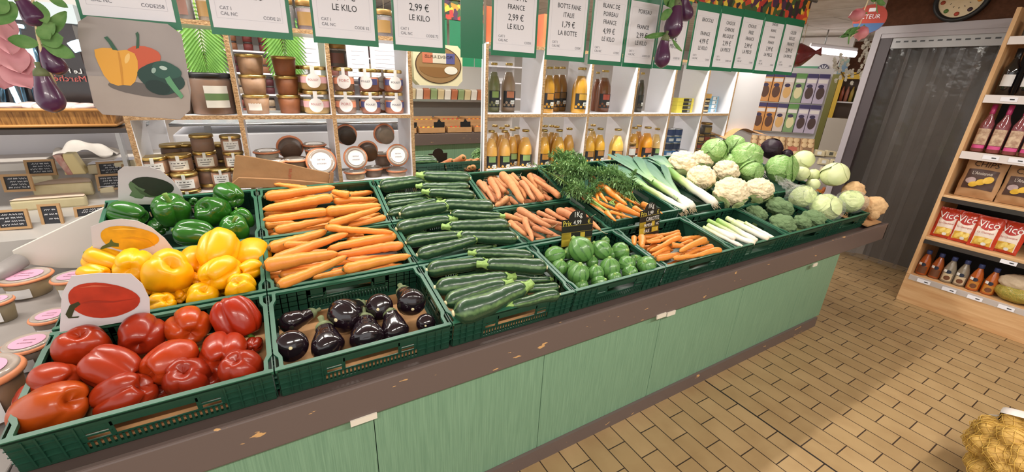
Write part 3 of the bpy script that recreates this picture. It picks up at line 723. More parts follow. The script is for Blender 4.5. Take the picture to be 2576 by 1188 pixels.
def leek(A, Bp, C, r, seed, label, fan=4):
    """A root end, Bp where the leaves part, C where they end"""
    A, Bp, C = V(A), V(Bp), V(C); rnd = random.Random(seed); root = empty('leek', (A+Bp)/2)
    pts = root_pts(A, Bp, .015, seed, 14); n = len(pts)
    rad = [r*(.95 if i else .7)*(1 + .12*(1-min(1, i/4))) for i in range(n)]
    part(MB().sweep(pts, rad, 18), 'shaft', LEEK, root, True)
    d = (Bp-A).normalized(); up = V((0, 0, 1)); side = d.cross(up).normalized()
    for k in range(fan):
        f = (k/(fan-1)-.5)*2 if fan > 1 else 0; L_ = (C-Bp).length*rnd.uniform(.8, 1.08)
        tgt = (C-Bp).normalized()*1.0 + side*f*.42 + up*rnd.uniform(-.05, .12)
        w0 = r*rnd.uniform(1.3, 1.8); s0 = Bp - d*L_*.28 + side*f*r*.35; lift = rnd.uniform(.0, .03)
        def fn(u, v, s0=s0, tgt=tgt, w0=w0, f=f, L_=L_, lift=lift):
            x = (u-.5)*2; c = s0 + d*L_*.28*min(1, v*3) + tgt.normalized()*L_*max(0, v-.15)
            ww = w0*(1.0 if v < .75 else 1-(v-.75)*2.2); cv = (1-min(1, v*1.3))
            return c + side*x*ww*(.75+.45*v) + up*(r*.9*math.sqrt(max(0, 1-x*x*.8))*(.35+.65*cv) + lift*math.sin(v*2.5) - r*.5*v*0 + .25*ww*abs(x)*v)
        part(MB().grid(fn, 8, 16), 'leaf', LEEKLEAF, root, True)
    q = MB()
    for k in range(16):
        p0 = A + side*rnd.uniform(-.7, .7)*r + up*rnd.uniform(-.7, .3)*r; dd = -d
        L_ = rnd.uniform(.015, .05); pp = [p0]
        for j in range(4): dd = (dd + V((rnd.uniform(-.6, .6), rnd.uniform(-.6, .6), rnd.uniform(-.8, .2)))).normalized(); pp.append(pp[-1]+dd*L_/4)
        q.sweep(pp, [.0011, .001, .0009, .0008, .0005], 4)
    part(q, 'roots', ROOT, root, True)
    return tag(root, label, 'leek', None)
def leek_piece(A, B, r, seed, label, green):
    A, B = V(A), V(B); P = (A+B)/2; pts = root_pts(A, B, .012, seed, 10)
    o = MB().sweep(pts, [r*.8] + [r*1.06] + [r]*7 + [r*.98, r*.96], 16).build('leek_piece', LEEKG if green else LEEKB, origin=P)
    return tag(o, label, 'leek', 'trimmed leek pieces in the crate')
# ------------------------------------------------------------------ produce tables (metres)
RG = 'red bell peppers in the crate'; YG = 'yellow bell peppers in the crate'; GG = 'green bell peppers in the crate'
for P, r, ax, seed, col, label, g, el in [
([.066,.124,.898],.0736,[-.509,.294,-.278],1,'d4511c',L_(0,0,0,0),'r',1.25),
([.058,.208,.933],.0571,[-.57,.487,-.021],2,'c23a24',L_(1,1,0,0),'r',1.0),
([.097,.33,.958],.0683,[-.034,.293,-.774],3,'c43618',L_(1,2,1,0),'r',1.0),
([.236,.333,.953],.0676,[.023,.853,.058],4,'b02c1c',L_(1,0,1,0),'r',1.0),
([.364,.334,.949],.0675,[-.106,.839,-.113],5,'d8481a',L_(2,1,1,0),'r',1.0),
([.505,.308,.964],.0703,[.262,-.452,-.802],6,'c02a14',L_(1,3,1,0),'r',1.12),
([.193,.183,.94],.0658,[-.589,.527,.205],7,'bb3420',L_(3,2,2,0),'r',1.25),
([.328,.17,.932],.065,[.507,.556,-.078],8,'cc3c1a',L_(1,1,2,0),'r',1.12),
([.46,.167,.917],.068,[.018,.88,-.113],9,'c03016',L_(1,4,1,0),'r',1.0),
([.224,.104,.889],.0701,[-.601,.248,-.45],10,'b4301c',L_(3,5,0,0),'r',1.0),
([.37,.109,.895],.0684,[-.027,.493,-.724],11,'a82a1c',L_(1,4,2,0),'r',1.0),
([.513,.08,.9],.0601,[.105,.332,-.883],12,'b02c1c',L_(1,5,2,0),'r',1.0),
([.547,.22,.886],.0287,[.175,.618,.022],13,'b82a14',L_(4,5,1,0),'r',1.1),
([-.008,.217,.886],.0373,[-.045,.622,.019],14,'b82a14',L_(4,2,0,0),'r',1.25),
([.062,.198,.87],.0492,[.031,.523,-.186],15,'a8281a',L_(1,4,0,0),'r',1.13),
([.179,.185,.867],.0527,[.077,.523,-.19],16,'a8281a',L_(1,3,0,0),'r',1.13),
([.305,.172,.865],.0566,[.129,.519,-.192],17,'a8281a',L_(1,0,2,0),'r',1.13),
([.442,.157,.862],.0607,[.186,.51,-.192],18,'a8281a',L_(1,3,2,0),'r',1.13),
([.041,.77,.991],.0776,[-.028,.769,-.018],40,'eeae10',L_(5,0,2,1),'y',1.0),
([.13,.67,.975],.0771,[-.005,.768,-.04],41,'eeae10',L_(5,2,0,1),'y',1.0),
([.191,.768,.99],.0835,[.028,.771,-.019],42,'eeae10',L_(5,1,2,1),'y',1.0),
([.281,.664,.974],.0829,[.054,.769,-.041],43,'eeae10',L_(5,4,0,1),'y',1.0),
([.355,.767,.99],.0899,[.09,.769,-.019],44,'eeae10',L_(5,4,1,1),'y',1.0),
([.446,.658,.973],.0892,[.12,.764,-.041],45,'eeae10',L_(5,6,2,1),'y',1.0),
([.536,.765,.99],.097,[.159,.761,-.016],46,'eeae10',L_(5,7,1,1),'y',1.0),
([.073,.805,1.067],.0584,[-.583,.274,.327],47,'f0b414',L_(6,2,1,1),'y',1.25),
([.171,.717,1.063],.0683,[-.021,.826,-.125],48,'f2b81c',L_(6,0,1,1),'y',1.0),
([.284,.621,1.053],.0846,[-.342,.597,-.524],49,'f4b61a',L_(5,4,2,1),'y',1.0),
([.045,.746,1.038],.0441,[-.461,.42,.021],50,'f0b010',L_(6,2,2,1),'y',1.25),
([.449,.712,1.083],.0751,[.202,.721,.447],51,'f4b40c',L_(6,3,1,1),'y',1.22),
([.549,.749,1.038],.0451,[.509,.574,.011],52,'f4b40c',L_(6,5,1,1),'y',.95),
([.448,.563,1.039],.0675,[.38,.722,.044],53,'f4b610',L_(6,7,2,1),'y',1.0),
([.346,.732,1.035],.0393,[.156,.698,.338],54,'eea80c',L_(6,1,1,1),'y',.97),
([.546,.616,1.007],.044,[.49,.533,-.112],55,'f2b010',L_(6,5,2,1),'y',1.12),
([.519,.497,.993],.0578,[.123,.555,-.743],56,'f4b814',L_(6,5,0,1),'y',1.0),
([.387,.514,.975],.0515,[-.323,.406,-.692],57,'f6ba10',L_(6,7,0,1),'y',1.0),
([.267,.523,.972],.0441,[-.408,.603,-.438],58,'f4b614',L_(6,1,0,1),'y',1.0),
([.209,.634,.989],.0263,[-.31,.741,-.174],59,'eeac10',L_(6,0,0,1),'y',1.0),
([.361,.637,1.0],.0258,[-.072,.889,.055],60,'e8a40c',L_(7,3,2,1),'y',1.0),
([.309,.573,.959],.0254,[-.098,.887,.028],61,'e8a40c',L_(7,3,0,1),'y',1.0),
([.088,1.165,1.149],.0609,[-.628,.323,.193],70,'2f6a20',L_(8,2,2,2),'g',1.25),
([.258,1.091,1.164],.0787,[.106,-.393,.888],71,'336e22',L_(9,0,2,2),'g',1.0),
([.412,1.067,1.156],.0737,[.291,.645,-.433],72,'2e6a1e',L_(9,0,1,2),'g',1.0),
([.488,1.161,1.201],.0674,[-.413,.633,.189],73,'347024',L_(8,5,1,2),'g',1.0),
([.533,1.049,1.106],.0468,[-.253,.043,.547],74,'3a7c26',L_(8,5,2,2),'g',1.17),
([.497,.95,1.08],.06,[.03,-.318,.636],75,'357626',L_(8,5,0,2),'g',1.25),
([.346,.943,1.089],.064,[-.728,.249,.132],76,'2f6c22',L_(9,0,0,2),'g',1.25),
([.199,1.106,1.095],.0418,[-.327,.687,.034],77,'265a1a',L_(8,2,0,2),'g',1.0),
([.329,1.244,1.167],.0275,[-.05,.751,.115],78,'2c641e',L_(10,2,1,2),'g',1.0),
([.411,1.12,1.09],.0297,[-.033,.756,.084],79,'265a1a',L_(10,1,2,2),'g',1.0)]:
    pepper(P, r, ax, seed, {'r': PEP, 'y': PEPY, 'g': PEPG}[g], col, label, {'r': RG, 'y': YG, 'g': GG}[g], el)
for A, B, r, seed, col, label, g, tp, tail in [
([.609,.552,1.042],[.892,.562,1.044],.0342,100,'e68f3c',L_(11,2,2,3),G_[0],.58,0),
([.631,.747,1.043],[.885,.841,1.058],.0303,101,'e68f3c',L_(11,0,1,3),G_[0],.58,0),
([.64,.582,1.047],[.966,.73,1.07],.0266,102,'e68f3c',L_(11,3,1,3),G_[0],.58,0),
([.692,.707,1.067],[.804,.681,1.063],.0181,103,'e68f3c',L_(11,1,1,3),G_[0],.58,0),
([.881,.824,1.085],[1.173,.678,1.062],.0203,104,'e68f3c',L_(11,6,1,3),G_[0],.58,0),
([1.185,.697,1.035],[.86,.664,1.03],.0279,105,'e68f3c',L_(11,8,1,3),G_[0],.58,0),
([1.193,.596,1.019],[.884,.606,1.02],.0259,106,'e68f3c',L_(11,7,2,3),G_[0],.58,0),
([.899,.477,1.0],[1.202,.497,1.003],.0262,107,'e68f3c',L_(11,8,2,3),G_[0],.58,0),
([.67,.611,.986],[.949,.589,.982],.0204,108,'e68f3c',L_(11,3,2,3),G_[0],.58,0),
([.656,.572,.979],[.825,.575,.98],.0209,109,'e68f3c',L_(11,4,0,3),G_[0],.58,0),
([.65,.351,1.04],[.916,.478,1.061],.0227,110,'e68f3c',L_(11,3,0,3),G_[0],.58,0),
([.911,.516,.97],[.775,.507,.969],.02,111,'e68f3c',L_(11,7,0,3),G_[0],.58,0),
([.62,.659,.958],[.672,.617,.951],.0162,112,'e68f3c',L_(11,2,0,3),G_[0],.58,0),
([.913,.499,.968],[1.168,.488,.966],.0113,113,'e68f3c',L_(11,5,0,3),G_[0],.58,0),
([.859,.866,1.026],[1.055,.817,1.019],.018,114,'e68f3c',L_(11,7,1,3),G_[0],.58,0),
([.632,.588,.946],[.678,.595,.948],.0182,115,'e68f3c',L_(11,0,0,3),G_[0],.58,0),
([1.117,.843,1.023],[1.204,.852,1.024],.0147,116,'e68f3c',L_(11,5,1,3),G_[0],.58,0),
([.701,.686,.962],[.91,.65,.956],.0223,117,'e68f3c',L_(11,4,2,3),G_[0],.58,0),
([.855,.582,.945],[1.127,.577,.945],.0231,118,'e68f3c',L_(11,6,0,3),G_[0],.58,0),
([.631,.98,1.019],[.87,.963,1.016],.0242,119,'e68f3c',L_(11,2,1,3),G_[0],.58,0),
([.972,.823,.994],[1.234,.797,.99],.0256,120,'e68f3c',L_(11,9,1,3),G_[0],.58,0),
([.672,.868,1.001],[.905,.845,.998],.0236,121,'e68f3c',L_(11,4,1,3),G_[0],.58,0),
([.974,.723,.978],[1.226,.693,.973],.0247,122,'e68f3c',L_(11,5,2,3),G_[0],.58,0),
([.663,.778,.987],[.887,.752,.983],.0227,123,'e68f3c',L_(11,0,2,3),G_[0],.58,0),
([.937,.642,.965],[1.177,.61,.96],.0237,124,'e68f3c',L_(11,6,2,3),G_[0],.58,0),
([.662,.692,.973],[.878,.663,.969],.0219,125,'e68f3c',L_(11,1,2,3),G_[0],.58,0),
([.929,.558,.952],[1.16,.523,.946],.0229,126,'e68f3c',L_(11,9,0,3),G_[0],.58,0),
([.61,.629,.963],[.815,.599,.958],.0209,127,'e68f3c',L_(11,1,0,3),G_[0],.58,0),
([.909,.484,.94],[1.132,.447,.934],.0221,128,'e68f3c',L_(11,8,0,3),G_[0],.58,0),
([.848,1.204,1.19],[.691,1.272,1.215],.018,130,'e68f3c',L_(11,0,1,4),G_[1],.58,0),
([.643,1.113,1.189],[.981,1.145,1.2],.0298,131,'e68f3c',L_(11,3,1,4),G_[1],.58,0),
([.95,1.058,1.168],[.623,1.014,1.152],.0288,132,'e68f3c',L_(11,3,2,4),G_[1],.58,0),
([.908,.946,1.127],[.618,.934,1.123],.0251,133,'e68f3c',L_(11,1,2,4),G_[1],.58,0),
([.903,.943,1.126],[1.179,.948,1.128],.0303,134,'e68f3c',L_(11,6,2,4),G_[1],.58,0),
([.899,.831,1.095],[1.17,.911,1.125],.0225,135,'e68f3c',L_(11,8,2,4),G_[1],.58,0),
([.662,.894,1.076],[.934,.935,1.091],.024,136,'e68f3c',L_(11,3,0,4),G_[1],.58,0),
([1.04,1.062,1.17],[.959,1.111,1.188],.0237,137,'e68f3c',L_(11,8,1,4),G_[1],.58,0),
([.959,1.072,1.141],[1.183,1.057,1.136],.0206,138,'e68f3c',L_(11,5,1,4),G_[1],.58,0),
([1.185,.891,1.075],[.988,.86,1.064],.0202,139,'e68f3c',L_(11,5,0,4),G_[1],.58,0),
([.677,.903,1.042],[.901,.932,1.053],.0161,140,'e68f3c',L_(11,4,0,4),G_[1],.58,0),
([.62,.989,1.074],[.753,.99,1.074],.0212,141,'e68f3c',L_(11,0,0,4),G_[1],.58,0),
([.625,.992,1.037],[.676,.985,1.035],.0184,142,'e68f3c',L_(11,2,0,4),G_[1],.58,0),
([.664,1.275,1.179],[.727,1.272,1.178],.013,143,'e68f3c',L_(11,2,1,4),G_[1],.58,0),
([.622,1.131,1.088],[.763,1.113,1.082],.0194,144,'e68f3c',L_(11,2,2,4),G_[1],.58,0),
([.729,.982,1.034],[.973,.996,1.039],.0225,145,'e68f3c',L_(11,7,0,4),G_[1],.58,0),
([1.023,.986,1.035],[1.196,1.031,1.052],.0214,146,'e68f3c',L_(11,9,0,4),G_[1],.58,0),
([.806,1.219,1.121],[1.128,1.213,1.119],.0248,147,'e68f3c',L_(11,6,1,4),G_[1],.58,0),
([.718,1.336,1.164],[.924,1.315,1.156],.0183,148,'e68f3c',L_(11,7,1,4),G_[1],.58,0),
([.671,1.299,1.161],[.897,1.312,1.166],.0233,149,'e68f3c',L_(11,1,1,4),G_[1],.58,0),
([.952,1.212,1.129],[1.201,1.221,1.132],.0248,150,'e68f3c',L_(11,9,1,4),G_[1],.58,0),
([.68,1.218,1.131],[.901,1.227,1.134],.0228,151,'e68f3c',L_(11,4,1,4),G_[1],.58,0),
([.978,1.127,1.098],[1.223,1.131,1.099],.0244,152,'e68f3c',L_(11,5,2,4),G_[1],.58,0),
([.667,1.145,1.104],[.882,1.15,1.106],.0223,153,'e68f3c',L_(11,4,2,4),G_[1],.58,0),
([.908,1.062,1.074],[1.141,1.063,1.074],.0234,154,'e68f3c',L_(11,7,2,4),G_[1],.58,0),
([.634,1.079,1.08],[.841,1.08,1.081],.0216,155,'e68f3c',L_(11,0,2,4),G_[1],.58,0),
([.918,.987,1.046],[1.146,.984,1.045],.023,156,'e68f3c',L_(11,6,0,4),G_[1],.58,0),
([.676,1.001,1.051],[.882,.999,1.051],.0214,157,'e68f3c',L_(11,1,0,4),G_[1],.58,0),
([.928,.914,1.019],[1.152,.908,1.017],.0226,158,'e68f3c',L_(11,8,0,4),G_[1],.58,0),
([1.858,1.13,1.163],[1.864,1.005,1.117],.0232,160,'cc8a5e',L_(12,2,1,5),G_[2],.6,.03),
([1.887,1.116,1.158],[1.864,.909,1.081],.0203,161,'cc8a5e',L_(12,0,2,5),G_[2],.6,0),
([1.933,1.102,1.184],[1.881,.884,1.104],.0242,162,'cc8a5e',L_(12,4,2,5),G_[2],.6,.03),
([1.984,.986,1.11],[1.99,1.153,1.171],.0224,163,'cc8a5e',L_(12,3,1,5),G_[2],.6,0),
([2.023,1.119,1.207],[2.01,.801,1.09],.0313,164,'cc8a5e',L_(12,6,2,5),G_[2],.6,.03),
([2.116,1.17,1.178],[2.096,.911,1.082],.0213,165,'cc8a5e',L_(12,8,1,5),G_[2],.6,0),
([2.177,1.242,1.167],[2.194,1.16,1.136],.018,166,'cc8a5e',L_(12,6,1,5),G_[2],.6,.03),
([2.129,1.038,1.161],[2.116,.836,1.087],.0215,167,'cc8a5e',L_(12,8,2,5),G_[2],.6,0),
([2.175,.826,1.083],[2.171,1.093,1.181],.0238,168,'cc8a5e',L_(12,9,2,5),G_[2],.6,.03),
([2.273,1.155,1.172],[2.238,.996,1.113],.0234,169,'cc8a5e',L_(12,9,1,5),G_[2],.6,0),
([2.317,.837,1.087],[2.254,1.063,1.17],.0233,170,'cc8a5e',L_(12,5,1,5),G_[2],.6,.03),
([2.31,1.075,1.105],[2.28,.986,1.072],.0191,171,'cc8a5e',L_(12,10,2,5),G_[2],.6,0),
([1.972,.932,1.09],[1.855,.87,1.067],.0239,172,'cc8a5e',L_(12,3,0,5),G_[2],.6,.03),
([2.012,.985,1.072],[2.035,.908,1.044],.0206,173,'cc8a5e',L_(12,6,0,5),G_[2],.6,0),
([2.103,.935,1.054],[2.173,.914,1.046],.0195,174,'cc8a5e',L_(12,9,0,5),G_[2],.6,.03),
([1.86,1.151,1.133],[1.863,.972,1.067],.0165,175,'cc8a5e',L_(12,2,2,5),G_[2],.6,0),
([2.306,.909,1.044],[2.289,.984,1.072],.0201,176,'cc8a5e',L_(12,5,0,5),G_[2],.6,.03),
([1.981,.956,1.061],[1.983,.905,1.043],.0163,177,'cc8a5e',L_(12,7,0,5),G_[2],.6,0),
([1.93,1.014,1.046],[1.964,.966,1.028],.0165,178,'cc8a5e',L_(12,4,0,5),G_[2],.6,.03),
([2.258,1.068,1.065],[2.316,.948,1.021],.0234,179,'cc8a5e',L_(12,11,0,5),G_[2],.6,0),
([1.915,1.14,1.092],[1.96,.992,1.037],.0224,180,'cc8a5e',L_(12,2,0,5),G_[2],.6,.03),
([2.117,1.109,1.08],[2.157,.957,1.025],.023,181,'cc8a5e',L_(12,8,0,5),G_[2],.6,0),
([2.007,1.326,1.171],[2.083,1.197,1.124],.0229,182,'cc8a5e',L_(12,0,1,5),G_[2],.6,.03),
([2.338,1.265,1.149],[2.412,1.132,1.1],.0238,183,'cc8a5e',L_(12,12,1,5),G_[2],.6,0),
([1.994,1.292,1.158],[2.07,1.164,1.111],.0227,184,'cc8a5e',L_(12,1,1,5),G_[2],.6,.03),
([2.337,1.228,1.135],[2.41,1.097,1.086],.0236,185,'cc8a5e',L_(12,13,1,5),G_[2],.6,0),
([2.016,1.253,1.144],[2.092,1.127,1.098],.0226,186,'cc8a5e',L_(12,7,1,5),G_[2],.6,.03),
([2.311,1.194,1.123],[2.383,1.065,1.075],.0234,187,'cc8a5e',L_(12,11,1,5),G_[2],.6,0),
([1.987,1.222,1.133],[2.062,1.098,1.087],.0223,188,'cc8a5e',L_(12,4,1,5),G_[2],.6,.03),
([2.313,1.158,1.109],[2.386,1.03,1.062],.0232,189,'cc8a5e',L_(12,5,2,5),G_[2],.6,0),
([1.985,1.187,1.12],[2.06,1.065,1.075],.0222,190,'cc8a5e',L_(12,7,2,5),G_[2],.6,.03),
([2.266,1.129,1.098],[2.338,1.004,1.052],.0229,191,'cc8a5e',L_(12,13,2,5),G_[2],.6,0),
([1.937,1.161,1.11],[2.011,1.041,1.066],.0219,192,'cc8a5e',L_(12,3,2,5),G_[2],.6,.03),
([2.22,1.101,1.088],[2.292,.978,1.043],.0226,193,'cc8a5e',L_(12,11,2,5),G_[2],.6,0),
([1.905,1.132,1.1],[1.979,1.014,1.056],.0216,194,'cc8a5e',L_(12,1,2,5),G_[2],.6,.03),
([2.196,1.071,1.077],[2.267,.949,1.032],.0224,195,'cc8a5e',L_(12,12,2,5),G_[2],.6,0),
([1.916,1.098,1.087],[1.989,.981,1.044],.0215,196,'cc8a5e',L_(12,0,0,5),G_[2],.6,.03),
([2.212,1.035,1.064],[2.282,.915,1.02],.0222,197,'cc8a5e',L_(12,12,0,5),G_[2],.6,0),
([1.904,1.068,1.076],[1.976,.953,1.034],.0213,198,'cc8a5e',L_(12,1,0,5),G_[2],.6,.03),
([2.217,1.001,1.051],[2.287,.882,1.008],.0221,199,'cc8a5e',L_(12,13,0,5),G_[2],.6,0),
([1.848,.752,1.044],[1.929,.65,1.027],.0204,190,'cc8a5e',L_(12,2,1,6),G_[3],.5,.06),
([1.84,.67,1.03],[1.85,.495,1.003],.0226,191,'cc8a5e',L_(12,2,2,6),G_[3],.5,0),
([1.961,.815,1.018],[1.998,.694,.999],.0181,192,'cc8a5e',L_(12,0,1,6),G_[3],.5,.06),
([1.92,.629,1.054],[1.817,.388,1.016],.0198,193,'cc8a5e',L_(12,4,2,6),G_[3],.5,0),
([1.942,.749,1.073],[2.012,.491,1.032],.0234,194,'cc8a5e',L_(12,7,1,6),G_[3],.5,.06),
([2.074,.735,1.041],[2.134,.612,1.021],.0167,195,'cc8a5e',L_(12,6,1,6),G_[3],.5,0),
([2.15,.749,1.043],[2.196,.557,1.012],.0186,196,'cc8a5e',L_(12,8,1,6),G_[3],.5,.06),
([2.181,.674,1.061],[2.262,.423,1.021],.0264,197,'cc8a5e',L_(12,12,1,6),G_[3],.5,0),
([2.283,.732,1.04],[2.364,.587,1.017],.0165,198,'cc8a5e',L_(12,11,1,6),G_[3],.5,.06),
([2.038,.634,1.025],[2.148,.545,1.01],.0188,199,'cc8a5e',L_(12,7,2,6),G_[3],.5,0),
([2.325,.547,1.011],[2.318,.422,.991],.0189,200,'cc8a5e',L_(12,5,2,6),G_[3],.5,.06),
([1.932,.567,1.014],[2.006,.462,.997],.0167,201,'cc8a5e',L_(12,8,0,6),G_[3],.5,0),
([2.02,.603,.984],[2.063,.49,.966],.0209,202,'cc8a5e',L_(12,9,0,6),G_[3],.5,.06),
([2.119,.594,.983],[2.15,.518,.971],.0188,203,'cc8a5e',L_(12,8,2,6),G_[3],.5,0),
([2.254,.637,.99],[2.259,.553,.976],.0194,204,'cc8a5e',L_(12,9,2,6),G_[3],.5,.06),
([1.936,.568,.979],[1.972,.489,.966],.0156,205,'cc8a5e',L_(12,7,0,6),G_[3],.5,0),
([1.992,.502,.968],[2.082,.489,.966],.0157,206,'cc8a5e',L_(12,12,0,6),G_[3],.5,.06),
([1.913,.498,.968],[1.968,.491,.966],.0107,207,'cc8a5e',L_(12,6,0,6),G_[3],.5,0),
([1.926,.723,.968],[1.992,.591,.947],.0202,208,'cc8a5e',L_(12,4,0,6),G_[3],.5,.06),
([2.143,.693,.963],[2.244,.577,.945],.0209,209,'cc8a5e',L_(12,6,2,6),G_[3],.5,0),
([2.312,.666,.959],[2.387,.555,.941],.0213,210,'cc8a5e',L_(12,10,2,6),G_[3],.5,.06),
([1.898,.62,.952],[1.933,.551,.941],.0171,211,'cc8a5e',L_(12,1,0,6),G_[3],.5,0),
([2.025,.951,1.015],[2.086,.791,.989],.0207,212,'cc8a5e',L_(12,1,1,6),G_[3],.5,.06),
([2.396,.83,.995],[2.446,.668,.969],.0212,213,'cc8a5e',L_(12,13,1,6),G_[3],.5,0),
([2.065,.896,1.006],[2.124,.738,.981],.0205,214,'cc8a5e',L_(12,3,1,6),G_[3],.5,.06),
([2.324,.804,.991],[2.376,.646,.966],.0208,215,'cc8a5e',L_(12,9,1,6),G_[3],.5,0),
([2.011,.867,1.001],[2.071,.713,.977],.0202,216,'cc8a5e',L_(12,4,1,6),G_[3],.5,.06),
([2.356,.751,.983],[2.406,.596,.958],.0206,217,'cc8a5e',L_(12,5,1,6),G_[3],.5,0),
([1.966,.837,.996],[2.027,.687,.972],.0199,218,'cc8a5e',L_(12,1,2,6),G_[3],.5,.06),
([2.323,.716,.977],[2.374,.566,.953],.0203,219,'cc8a5e',L_(12,12,2,6),G_[3],.5,0),
([1.992,.789,.989],[2.051,.641,.965],.0197,220,'cc8a5e',L_(12,3,2,6),G_[3],.5,.06),
([2.306,.679,.971],[2.356,.532,.948],.0201,221,'cc8a5e',L_(12,13,2,6),G_[3],.5,0),
([1.919,.769,.986],[1.98,.625,.963],.0193,222,'cc8a5e',L_(12,0,2,6),G_[3],.5,.06),
([2.276,.647,.966],[2.327,.502,.943],.0198,223,'cc8a5e',L_(12,11,2,6),G_[3],.5,0),
([1.901,.736,.98],[1.961,.595,.958],.0191,224,'cc8a5e',L_(12,0,0,6),G_[3],.5,.06),
([2.237,.618,.961],[2.289,.477,.939],.0195,225,'cc8a5e',L_(12,13,0,6),G_[3],.5,0),
([1.925,.691,.973],[1.984,.552,.951],.0189,226,'cc8a5e',L_(12,3,0,6),G_[3],.5,.06),
([2.188,.594,.958],[2.24,.455,.935],.0192,227,'cc8a5e',L_(12,11,0,6),G_[3],.5,0),
([1.863,.672,.97],[1.923,.536,.948],.0186,228,'cc8a5e',L_(12,2,0,6),G_[3],.5,.06),
([2.197,.553,.951],[2.249,.417,.929],.019,229,'cc8a5e',L_(12,5,0,6),G_[3],.5,0),
([2.472,.298,.967],[2.409,.227,.954],.0178,220,'d98838',L_(13,2,1,7),G_[4],.55,0),
([2.522,.289,.965],[2.435,.193,.947],.0241,221,'d98838',L_(13,0,1,7),G_[4],.55,0),
([2.659,.244,.957],[2.505,.23,.954],.0149,222,'d98838',L_(13,3,1,7),G_[4],.55,0),
([2.557,.177,.975],[2.463,.187,.976],.0124,223,'d98838',L_(13,4,1,7),G_[4],.55,0),
([2.832,.268,.962],[2.629,.267,.961],.0128,224,'d98838',L_(13,6,1,7),G_[4],.55,0),
([2.75,.2,.979],[2.557,.177,.975],.0158,225,'d98838',L_(13,8,1,7),G_[4],.55,0),
([2.703,.157,.981],[2.389,.103,.97],.0176,226,'d98838',L_(13,7,2,7),G_[4],.55,0),
([2.84,.183,.945],[2.719,.185,.945],.0143,227,'d98838',L_(13,9,1,7),G_[4],.55,0),
([2.82,.155,.94],[2.703,.148,.938],.0123,228,'d98838',L_(13,12,1,7),G_[4],.55,0),
([2.584,.121,.964],[2.656,.086,.957],.0184,229,'d98838',L_(13,6,2,7),G_[4],.55,0),
([2.846,.092,.968],[2.56,.042,.959],.0221,230,'d98838',L_(13,9,2,7),G_[4],.55,0),
([2.604,.134,.936],[2.427,.116,.932],.0152,231,'d98838',L_(13,4,2,7),G_[4],.55,0),
([2.565,.111,.931],[2.429,.099,.929],.0121,232,'d98838',L_(13,0,0,7),G_[4],.55,0),
([2.422,.081,.926],[2.612,.071,.924],.0216,233,'d98838',L_(13,1,0,7),G_[4],.55,0),
([2.78,.071,.924],[2.629,.057,.921],.0153,234,'d98838',L_(13,8,2,7),G_[4],.55,0),
([2.885,.066,.923],[2.742,.07,.923],.0213,235,'d98838',L_(13,5,2,7),G_[4],.55,0),
([2.48,.016,.944],[2.717,-.014,.938],.0136,236,'d98838',L_(13,7,0,7),G_[4],.55,0),
([2.909,.023,.915],[2.663,.034,.917],.0209,237,'d98838',L_(13,5,0,7),G_[4],.55,0),
([2.65,.061,.886],[2.562,.06,.886],.011,238,'d98838',L_(13,3,0,7),G_[4],.55,0),
([2.575,.06,.886],[2.494,.058,.886],.0115,239,'d98838',L_(13,4,0,7),G_[4],.55,0),
([2.725,.041,.882],[2.658,.05,.884],.0103,240,'d98838',L_(13,8,0,7),G_[4],.55,0),
([2.606,.245,.921],[2.489,.204,.914],.0167,241,'d98838',L_(13,2,2,7),G_[4],.55,0),
([2.587,.245,.886],[2.777,.224,.882],.0185,242,'d98838',L_(13,3,2,7),G_[4],.55,0),
([2.724,.149,.867],[2.891,.134,.864],.0182,243,'d98838',L_(13,6,0,7),G_[4],.55,0),
([2.626,.366,.919],[2.886,.342,.914],.018,244,'d98838',L_(13,7,1,7),G_[4],.55,0),
([2.858,.263,.899],[3.132,.235,.894],.0179,245,'d98838',L_(13,5,1,7),G_[4],.55,0),
([2.538,.323,.911],[2.787,.298,.906],.0175,246,'d98838',L_(13,1,1,7),G_[4],.55,0),
([2.801,.212,.89],[3.065,.182,.884],.0175,247,'d98838',L_(13,12,2,7),G_[4],.55,0),
([2.498,.27,.901],[2.739,.244,.896],.017,248,'d98838',L_(13,0,2,7),G_[4],.55,0),
([2.758,.159,.879],[3.014,.128,.873],.017,249,'d98838',L_(13,11,2,7),G_[4],.55,0),
([2.47,.216,.89],[2.705,.189,.885],.0166,250,'d98838',L_(13,1,2,7),G_[4],.55,0),
([2.686,.119,.872],[2.933,.087,.866],.0166,251,'d98838',L_(13,9,0,7),G_[4],.55,0),
([2.436,.167,.881],[2.664,.138,.875],.0163,252,'d98838',L_(13,2,0,7),G_[4],.55,0),
([2.645,.072,.863],[2.884,.039,.856],.0162,253,'d98838',L_(13,12,0,7),G_[4],.55,0)]:
    carrot(A, B, r, seed, SAND if g.startswith('unwashed') else CARROT, col, label, g, tp, .05 if g.startswith('unwashed') else .035, tail)
